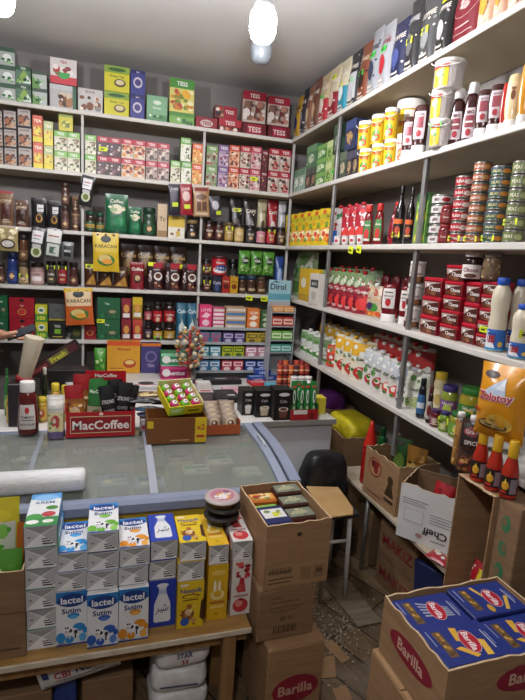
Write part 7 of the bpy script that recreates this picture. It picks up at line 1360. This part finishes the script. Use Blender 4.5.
# sauces standing on the carton
ST_ = DBZ+.0015; TOPC = 'on the open fronted carton'
hs = b_bottle([(.85, 0), (.98, .01), (1, .05), (1, .4), (.9, .5), (.62, .66), (.5, .72), (.48, .78)], '#a82a18', [(.56, .7), (.6, .72), (.58, .97), (.5, 1)], '#d8a824', (.08, .4, 1.15, '#23191a', [('e', .4, .5, .18, .24, '#d8a02a'), ('p', [(.3, .6), (.4, .9), (.46, .6)], '#e8c84a'), ('r', .62, .1, .95, .9, '#8a7f84'), ('r', .2, .1, .5, .2, '#c83a2a')]), name='hot_sauce_bottle')
for k, (q, yt, tl) in enumerate((((477, 486), 427, -4), ((492, 489), 428, -1), ((508, 492), 432, 3))):
    P = onX(q[0], q[1]-4, 1.15); dd = (P-EYE).dot(FWD)/FPX
    h = 66*dd; o = make('hs', hs, .05, .178, None); o.location = (1.15, P.y, ST_); o.rotation_euler = (0, math.radians(0), math.radians(-52)); reg(o, 'hot sauce bottle with yellow wrapped neck', 'before the side shelf', 'sauce bottle', 0, k, 'the spice pouches', 'hot_sauce_bottle')
    if k == 2: o.location.z = BZ+HB+.0065
ep = b_pouch('#4a3226', [('p', [(.06, .9), (.5, .97), (.94, .9), (.94, .45), (.5, .36), (.06, .45)], '#1c1614'), ('p', [(.1, .87), (.5, .94), (.9, .87), (.9, .48), (.5, .4), (.1, .48)], '#2a2220'), ('e', .5, .78, .38, .09, '#8a3a44'), ('t', 'Grand', .5, .78, .08, '#e0c8c4', .6), ('t', 'SPICE', .5, .58, .08, '#d8d0c4', .6), ('n', .04, .03, .96, .34, ['#7a4a2a', '#a8683a', '#3a1a14', '#8a2a22', '#c89a5a'], 22, .1)], kind='spout', cap='#ece9e4', d=.045)
for (x0, x1, yb, yt, key, b_, ds, tl) in ((450, 458, 473, 421, 'ep1', b_pouch('#a8783a', [('n', .05, .05, .95, .95, ['#c89a4a', '#7a4a24', '#e0c080'], 14, .12)], kind='spout', cap='#ece9e4', d=.04), 'tan sauce pouch', -40), (456, 477, 477, 421, 'ep', ep, 'dark spice sauce pouch with ornate label', -38)):
    P = onX((x0+x1)/2, yb-3, 1.165); dd = (P-EYE).dot(FWD)/FPX; o = make(key, b_, (x1-x0)*dd*1.05, min((yb-yt)*dd*.95, .2), None); o.location = (1.165, P.y, ST_); o.rotation_euler = (0, 0, math.radians(tl)); reg(o, ds, 'before the side shelf', 'sauce pouch', 0, 0, 'corner', 'sauce_pouch')
# bag of seeds hung from the fourth shelf
Xh = XR-.035
p0 = onX(483, 420, Xh); p1 = onX(527, 420, Xh); zt = onX(500, 362, Xh).z; zb_ = onX(500, 438, Xh).z
sb = b_pouch('#d8921a', [('r', 0, .0, 1, .06, '#c47e14'), ('e', .3, .87, .16, .045, '#3a2018'), ('p', [(.2, .62), (.62, .86), (.7, .62)], '#b8c8d8'), ('p', [(.5, .7), (.62, .86), (.66, .7)], '#e0e6ec'), ('t', 'Zolotoy', .5, .585, .15, '#ece2e0', .95, .06, .075), ('lift', .0015), ('t', 'Zolotoy', .5, .585, .135, '#b01c3c', .9, .06), ('e', .62, .26, .26, .12, '#e0b84a'), ('e', .5, .22, .3, .07, '#3a2a22'), ('e', .5, .225, .27, .05, '#b89a64'), ('e', .66, .3, .12, .1, '#c9962a'), ('r', .04, .36, .2, .4, '#b82a24')], kind='pillow', d=.1, rough=.25)
w_ = (p0.y-p1.y)*1.0; o = make('sb', sb, w_*.93, zt-zb_, None); o.location = (Xh-.015, (p0.y+p1.y)/2, zb_); o.rotation_euler = (0, 0, math.radians(-72)); o.name = 'hanging_snack_bag'; tag(o, 'orange bag of seeds hanging in front of the side shelves', 'snack bag')
# loose packs on the bench between boxes
for k, (q, c, e, rz, ds) in enumerate((((448, 566), '#a82a34', '#e8d0b0', 20, 'red and cream packet'), ((462, 578), '#d8d4cc', '#7aa05a', -10, 'white packet with green print'))):
    P = onZ(*q, BZ+.012); o = make('lp%d' % k, b_pouch(c, [('n', .05, .05, .95, .95, [e, '#efe8e0', c], 10, .14)], kind='pillow', d=.022), .07, .1, None); o.rotation_euler = (math.radians(-90), 0, math.radians(rz)); o.location = (max(P.x, 1.235), P.y, BZ+.0125); reg(o, ds, 'lying flat on the bench', 'snack packet', 0, 0, 'corner', 'snack_packet')
# red cone capped bottle, green bottle
p = onX(367, 445, 1.27)
t_ = root('cone_bottle', (1.27, 2.14, BZ)); hb = onX(368, 418, 1.27).z-BZ
g = G(); g.lathe([(.034, 0), (.036, .01), (.036, hb*.55), (.034, hb*.58)], M('#a01c1c', .25), 18); g.obj('body', t_); g = G(); g.lathe([(.037, hb*.58), (.034, hb*.62), (.012, hb*.93), (.008, hb)], M('#c8281e', .3), 18); g.obj('cone_cap', t_); tag(t_, 'red bottle with cone cap behind the brown open box', 'sauce bottle')
for k, (y, c, cap, lab, ds) in enumerate(((2.075, '#5a1a1c', '#c9c4bc', '#b83a3a', 'small dark bottle with red label next to the cone cap'), (2.24, '#1f6a34', '#1a4a28', '#3a8a4a', 'green bottle behind the brown open box'))):
    b = b_bottle(SQ, c, SQC, cap, (.12, .6, 1.1, lab, [('r', .2, .4, .8, .6, '#e8e0d8')]), name='squeeze_bottle'); o = make('lb%d' % k, b, .055, .26, None); o.location = (1.42 if k == 0 else 1.40, y+.06*(k == 0), BZ); o.rotation_euler = (0, 0, math.radians(-50)); o.name = 'sauce_bottle'; tag(o, ds, 'sauce bottle')
# brown box with yellow bag and purple bag at the far end
o = open_box('open_cardboard_box', .34, .26, .6, CARDD, jag=.006, seed=21); o.location = (1.385, 2.56, 0); o.rotation_euler = (0, 0, -PI/2); tag(o, 'tall open brown box holding a yellow bag near the counter', 'cardboard box')
o = sack(.29, .2, .14, '#c9b81e', 21, (), 'yellow_bag'); _sk[21].node_tree.nodes['Color Ramp'].color_ramp.elements[1].color = (*lin('#e6d83a'), 1); o.location = (1.385, 2.56, .535); o.rotation_euler = (0, 0, PI/2); tag(o, 'bright yellow plastic bag in the tall brown box', 'bag')
o = open_box('open_cardboard_box', .3, .26, .64, CARDD, jag=.004, seed=22); o.location = (1.385, 2.93, 0); o.rotation_euler = (0, 0, -PI/2); tag(o, 'tall open brown box with a purple bag deep in the corner', 'cardboard box')
o = sack(.2, .2, .12, '#5a2a6a', 22, (), 'purple_bag'); _sk[22].node_tree.nodes['Color Ramp'].color_ramp.elements[1].color = (*lin('#7a3a8a'), 1); o.location = (1.385, 2.93, .6); tag(o, 'purple plastic bag in the corner box', 'bag')
# black bin bag, stool
o = sack(.25, .2, .6, '#141416', 31, (), 'bin_bag'); _sk[31].node_tree.nodes['Color Ramp'].color_ramp.elements[1].color = (*lin('#2c2c30'), 1); o.location = (1.062, 2.218, .0); o.scale = (1, .7, 1); tag(o, 'black plastic bin bag between counter and bench', 'bin bag')
# cartons under the bench
for k, (x, y, W, H, rz, ops, ds) in enumerate(((1.40, 1.86, .28, .34, -84, [('t', 'MAKIZ', .5, .72, .16, '#8a2a2e', .8), ('t', 'MAKIZ', .5, .22, .16, '#8a2a2e', .8), ('r', .1, .45, .9, .47, '#7a5a44')], 'brown carton with red lettering under the bench'), (1.40, 2.16, .12, .3, -88, (), 'plain brown carton deep under the bench'))):
    o = closed_box('cardboard_box', W, .2, H, CARDD, front=ops); o.location = (x, y, .001); o.rotation_euler = (0, 0, math.radians(rz)); tag(o, ds, 'cardboard box')
g = G(); g.box(-.12, .12, -.01, .01, 0, .34, '#27356a', .003); o = g.obj('card_sheet'); o.location = (1.34, 1.55, .005); o.rotation_euler = (math.radians(8), 0, math.radians(-70)); tag(o, 'blue card sheet leaning under the bench', 'card sheet')
# stool with a cardboard top
SZT = .45
st = tag(root('stool', (1.02, 1.99, 0)), 'stool with a cardboard sheet on white metal legs', 'stool')
P = [onZ(*q, SZT) for q in ((306, 486), (338, 487), (345, 496), (353, 508), (353, 514), (331, 517), (322, 512))]
P = [Vector((p.x-1.02, p.y-1.99, SZT)) for p in P]
g = G(); n = len(P); g.add(P+[p-Vector((0, 0, .006)) for p in P], [tuple(range(n))[::-1], tuple(n+i for i in range(n))]+[(i, (i+1) % n, n+(i+1) % n, n+i) for i in range(n)], noisy('stool_cardboard', '#b9935f', '#caa671', 9, .85, 4)); o = g.obj('cardboard_top', st)
g = G(); g.box(-.08, .075, -.12, .13, SZT-.03, SZT-.007, M('#2a2828', .6), .004); g.obj('seat', st)
for x, y in ((.045, -.105), (.06, .11), (-.075, .11), (-.075, -.105)):
    g = G(); g.tube([(x*.9, y*.9, SZT-.03), (x*1.05, y*1.05, .0)], .011, M('#c9c6c0', .4), 10); g.obj('leg', st)
g = G(); g.tube([(-.07, -.1, .3), (.045, -.1, .3)], .008, M('#c9c6c0', .4), 8); g.obj('crossbar', st)
# floor board, debris
Pq = [onZ(*q, .0) for q in ((322, 584), (345, 577), (381, 624), (358, 629))]
g = G(); g.add([Vector((p.x, p.y, .012)) for p in Pq]+[Vector((p.x, p.y, .0005)) for p in Pq], [(3, 2, 1, 0), (4, 5, 6, 7), (0, 1, 5, 4), (1, 2, 6, 5), (2, 3, 7, 6), (3, 0, 4, 7)], noisy('loose_board', '#6f6250', '#8d7e68', 8, .7, 8, stretch=(1, 6, 1))); o = g.obj('floor_plank'); tag(o, 'loose grey brown board lying on the floor by the stool', 'board')
g = G(); q = random.Random(17)
for k in range(900):
    a, b = (q.gauss(322, 26), q.gauss(628, 20)) if k < 760 else (q.uniform(280, 375), q.uniform(575, 690))
    p = onZ(a, b, .0); s_ = q.uniform(.001, .0035)
    if .8 > p.x and p.y < 1.35 or p.y > 2.1 or p.x < .66 or p.y < 1.22: continue
    th = q.uniform(0, PI); dx, dy = math.cos(th)*s_, math.sin(th)*s_
    g.box(p.x-s_, p.x+s_*q.uniform(.6, 2), p.y-s_, p.y+s_, .0003, .0015+s_*.5, ['#8d8270', '#a59a86', '#6f6454', '#b8ad9c'][k % 4])
o = g.obj('crumbs'); o['kind'] = 'stuff'; o['label'] = 'pale crumbs and sawdust scattered on the floor boards'; o['category'] = 'crumbs'
for k, q4 in enumerate((((323, 645), (332, 640), (350, 660), (342, 664)), ((310, 660), (334, 656), (336, 678), (312, 680)), ((332, 690), (346, 686), (352, 700), (338, 704)))):
    P = [onZ(*q, 0) for q in q4]; g = G(); g.add([Vector((p.x, p.y, .0045)) for p in P]+[Vector((p.x, p.y, .0006)) for p in P], [(3, 2, 1, 0), (4, 5, 6, 7), (0, 1, 5, 4), (1, 2, 6, 5), (2, 3, 7, 6), (3, 0, 4, 7)], CARD); o = g.obj('cardboard_scrap'); tag(o, ['narrow cardboard scrap on the floor nearest the board', 'square cardboard scrap on the floor by the pasta carton', 'small cardboard scrap on the floor nearest the viewer'][k], 'cardboard scrap')
# ------------------------------------------------------------------ the person behind the counter, holding a phone
def skin_mesh(name, chains, mat, parent, sub=2, rootv=None):
    vs, es, rs = [], [], []; idx = {}
    def vid(k, p, r):
        if k in idx: return idx[k]
        idx[k] = len(vs); vs.append(p); rs.append(r); return idx[k]
    for ch in chains:
        prev = None
        for k, p, r in ch:
            i = vid(k, p, r)
            if prev is not None and (prev, i) not in es: es.append((prev, i))
            prev = i
    me = bpy.data.meshes.new(name); me.from_pydata(vs, es, []); o = bpy.data.objects.new(name, me); COL.objects.link(o)
    m = o.modifiers.new('s', 'SKIN'); m.use_smooth_shade = True
    sv = me.skin_vertices[0].data
    for i, r in enumerate(rs): sv[i].radius = (r, r) if not isinstance(r, tuple) else r; sv[i].use_root = (i == 0)
    m2 = o.modifiers.new('u', 'SUBSURF'); m2.levels = sub; m2.render_levels = sub
    dg = bpy.context.evaluated_depsgraph_get(); dg.update()
    nm = bpy.data.meshes.new_from_object(o.evaluated_get(dg)); bpy.data.objects.remove(o)
    nm.materials.clear(); nm.materials.append(mat)
    for p in nm.polygons: p.use_smooth = True
    ob = bpy.data.objects.new(name, nm); COL.objects.link(ob); ob.parent = parent; return ob
PX, PY = -.79, 2.95
pr = tag(root('person', (PX, PY, 0)), 'person in black clothes holding a phone behind the counter', 'person')
SKIN = noisy('skin', '#b98468', '#c9967a', 12, .5, 3); CLOTH = noisy('black_cloth', '#141416', '#222226', 20, .85, 4, .1); HAIR = noisy('dark_hair', '#1a1412', '#2a201c', 40, .6, 4)
hp_ = onY(14, 335, 2.55)          # palm
H3 = Vector((hp_.x-PX, 2.55-PY, hp_.z))
V3 = Vector
pel = V3((0, 0, .95)); 
sh_r, el_r = V3((.17, -.02, 1.40)), V3((.19, -.17, 1.12)); wr = H3+V3((-.075, .03, -.012))
d = (wr-el_r)
body = [[('pel', pel, (.13, .09)), ('wst', V3((0, 0, 1.08)), (.115, .08)), ('chs', V3((0, 0, 1.28)), (.13, .085)), ('nb', V3((0, .005, 1.43)), (.065, .055)), ('nk', V3((0, -.005, 1.50)), .052), ('hd0', V3((0, -.02, 1.56)), (.065, .08)), ('hd1', V3((0, -.02, 1.64)), (.078, .095)), ('hd2', V3((0, -.01, 1.71)), (.068, .085)), ('hd3', V3((0, -.005, 1.75)), .035)],
        [('chs', 0, 0), ('shr', sh_r, .062), ('ar', (sh_r+el_r)/2, .05), ('elr', el_r, .043), ('fr', (el_r*.6+wr*.4), .042), ('wr', wr, (.03, .024)), ('pr', H3+V3((-.02, .0, 0)), (.036, .018))],
        [('chs', 0, 0), ('shl', V3((-.17, 0, 1.40)), .062), ('al', V3((-.22, .0, 1.26)), .05), ('ell', V3((-.25, .01, 1.13)), .042), ('fl', V3((-.25, -.04, 1.0)), .038), ('wl', V3((-.24, -.08, .9)), .027), ('pl', V3((-.235, -.1, .83)), (.02, .036)), ('f1l', V3((-.23, -.11, .76)), .018), ('f2l', V3((-.225, -.11, .71)), .012)],
        [('pel', 0, 0), ('hr', V3((.09, 0, .88)), .085), ('kr', V3((.1, -.01, .5)), .058), ('cr', V3((.1, .01, .32)), .052), ('fr0', V3((.1, .02, .09)), .038), ('fr1', V3((.11, -.06, .045)), .04), ('fr2', V3((.115, -.15, .035)), .03)],
        [('pel', 0, 0), ('hl', V3((-.09, 0, .88)), .085), ('kl', V3((-.1, -.01, .5)), .058), ('cl', V3((-.1, .01, .32)), .052), ('fl0', V3((-.1, .02, .09)), .038), ('fl1', V3((-.11, -.06, .045)), .04), ('fl2', V3((-.115, -.15, .035)), .03)]]
# fingers under and around the phone, thumb on its near side
pb = H3+V3((-.02, .0, 0))
for k, (dy, L) in enumerate(((-.026, .88), (-.009, 1.0), (.009, .95), (.025, .78))):
    a = pb+V3((.022, dy, -.004)); b_ = pb+V3((.05*L+.012, dy*1.05, -.013)); c_ = pb+V3((.075*L+.012, dy*1.05, -.006)); e_ = pb+V3((.088*L+.012, dy, .008))
    body.append([('pr', 0, 0), ('k%d' % k, a, .011), ('m%d' % k, b_, .0095), ('t%d' % k, c_, .0085), ('e%d' % k, e_, .007)])
body.append([('wr', 0, 0), ('th0', pb+V3((-.012, -.034, .006)), .014), ('th1', pb+V3((.018, -.048, .016)), .0105), ('th2', pb+V3((.045, -.046, .024)), .008)])
skin_mesh('body', body, SKIN, pr)
jk = [[('pel', V3((0, 0, .84)), (.21, .16)), ('wst', V3((0, 0, 1.06)), (.18, .15)), ('chs', V3((0, 0, 1.28)), (.205, .165)), ('nb', V3((0, .01, 1.44)), (.13, .115)), ('col', V3((0, .005, 1.5)), (.085, .085))],
      [('chs', 0, 0), ('shr', sh_r, .08), ('ar', (sh_r+el_r)/2, .066), ('elr', el_r, .058), ('fr', (el_r*.6+wr*.4), .054), ('cu', el_r*.2+wr*.8, .044)],
      [('chs', 0, 0), ('shl', V3((-.17, 0, 1.40)), .08), ('al', V3((-.22, .0, 1.26)), .066), ('ell', V3((-.25, .01, 1.13)), .057), ('fl', V3((-.25, -.04, 1.0)), .052), ('wl', V3((-.242, -.075, .915)), .042)]]
skin_mesh('jacket', jk, CLOTH, pr)
tr = [[('pel', V3((0, 0, .95)), (.175, .135)), ('hr', V3((.09, 0, .87)), .1), ('kr', V3((.1, -.01, .5)), .075), ('cr', V3((.1, .01, .32)), .07), ('hem', V3((.1, .02, .1)), .062)],
      [('pel', 0, 0), ('hl', V3((-.09, 0, .87)), .1), ('kl', V3((-.1, -.01, .5)), .075), ('cl', V3((-.1, .01, .32)), .07), ('heml', V3((-.1, .02, .1)), .062)]]
skin_mesh('trousers', tr, CLOTH, pr)
for x in (.112, -.112):
    g = G(); g.box(x-.045, x+.045, -.19, .065, 0, .03, '#1c1c1e', .01); g.box(x-.042, x+.042, -.185, .06, .03, .09, '#232326', .02); g.obj('shoe', pr)
g = G(); g.lathe([(.099, 1.64), (.102, 1.69), (.092, 1.74), (.06, 1.778), (.02, 1.788)], HAIR, 20, .9, 1.08, 0, .012); g.obj('hair', pr)
for x in (-.032, .032):
    g = G(); g.lathe([(.001, -.011), (.009, -.006), (.011, 0), (.009, .006), (.001, .011)], M('#e8e4de', .3), 12, cx=x, cy=-.102, cz=1.655); g.lathe([(.001, -.005), (.005, 0), (.001, .005)], M('#2a1a14', .3), 10, cx=x, cy=-.111, cz=1.655); g.obj('eye', pr)
g = G(); g.add([(-.014, -.105, 1.6), (.014, -.105, 1.6), (0, -.138, 1.607), (0, -.108, 1.655), (0, -.1, 1.592)], [(0, 2, 3), (2, 1, 3), (0, 4, 2), (4, 1, 2)], SKIN, True); g.obj('nose', pr)
g = G(); g.tube([(-.024, -.098, 1.573), (0, -.107, 1.571), (.024, -.098, 1.573)], [.003, .006, .003], M('#9a5a50', .5), 8); g.obj('mouth', pr)
for x in (-.083, .083): g = G(); g.lathe([(.003, -.03), (.014, -.015), (.017, .005), (.012, .022), (.003, .03)], SKIN, 12, .5, 1, x, -.005, 1.64); g.obj('ear', pr)
ph = root('mobile_phone'); g = G(); g.box(-.066, .066, -.034, .034, -.004, .004, '#17181b', .003); g.obj('case', ph)
g = G(); g.box(-.062, .062, -.031, .031, .0041, .0046, M('#3a4048', .15)); g.obj('screen', ph)
ph.location = (PX+pb.x+.052, PY+pb.y-.002, pb.z+.014); ph.rotation_euler = (math.radians(18), math.radians(-22), math.radians(10)); ph['label'] = 'dark mobile phone held in a hand at the picture edge'; ph['category'] = 'phone'
finish_labels()
# ------------------------------------------------------------------ camera and view
cam = bpy.data.cameras.new('camera'); co = bpy.data.objects.new('camera', cam); COL.objects.link(co)
cam.sensor_fit = 'VERTICAL'; cam.sensor_height = 24; cam.lens = FPX*24/700; cam.clip_start = .02
m = Matrix((RGT, UPV, -FWD)).transposed().to_4x4(); m.translation = EYE; co.matrix_world = m
scene.camera = co
w = bpy.data.worlds.new('world'); scene.world = w; w.use_nodes = True
w.node_tree.nodes['Background'].inputs[0].default_value = [*lin('#aab4c4'), 1]; w.node_tree.nodes['Background'].inputs[1].default_value = .06
scene.cycles.use_light_tree = True; scene.cycles.max_bounces = 6; scene.cycles.sample_clamp_indirect = 4
scene.cycles.caustics_reflective = False; scene.cycles.caustics_refractive = False
try:
    scene.cycles.use_denoising = True; scene.cycles.denoiser = 'OPENIMAGEDENOISE'
except Exception: pass
vs = scene.view_settings; vs.view_transform = 'Standard'; vs.look = 'None'; vs.gamma = 1; vs.exposure = 0.0
vs.use_curve_mapping = False
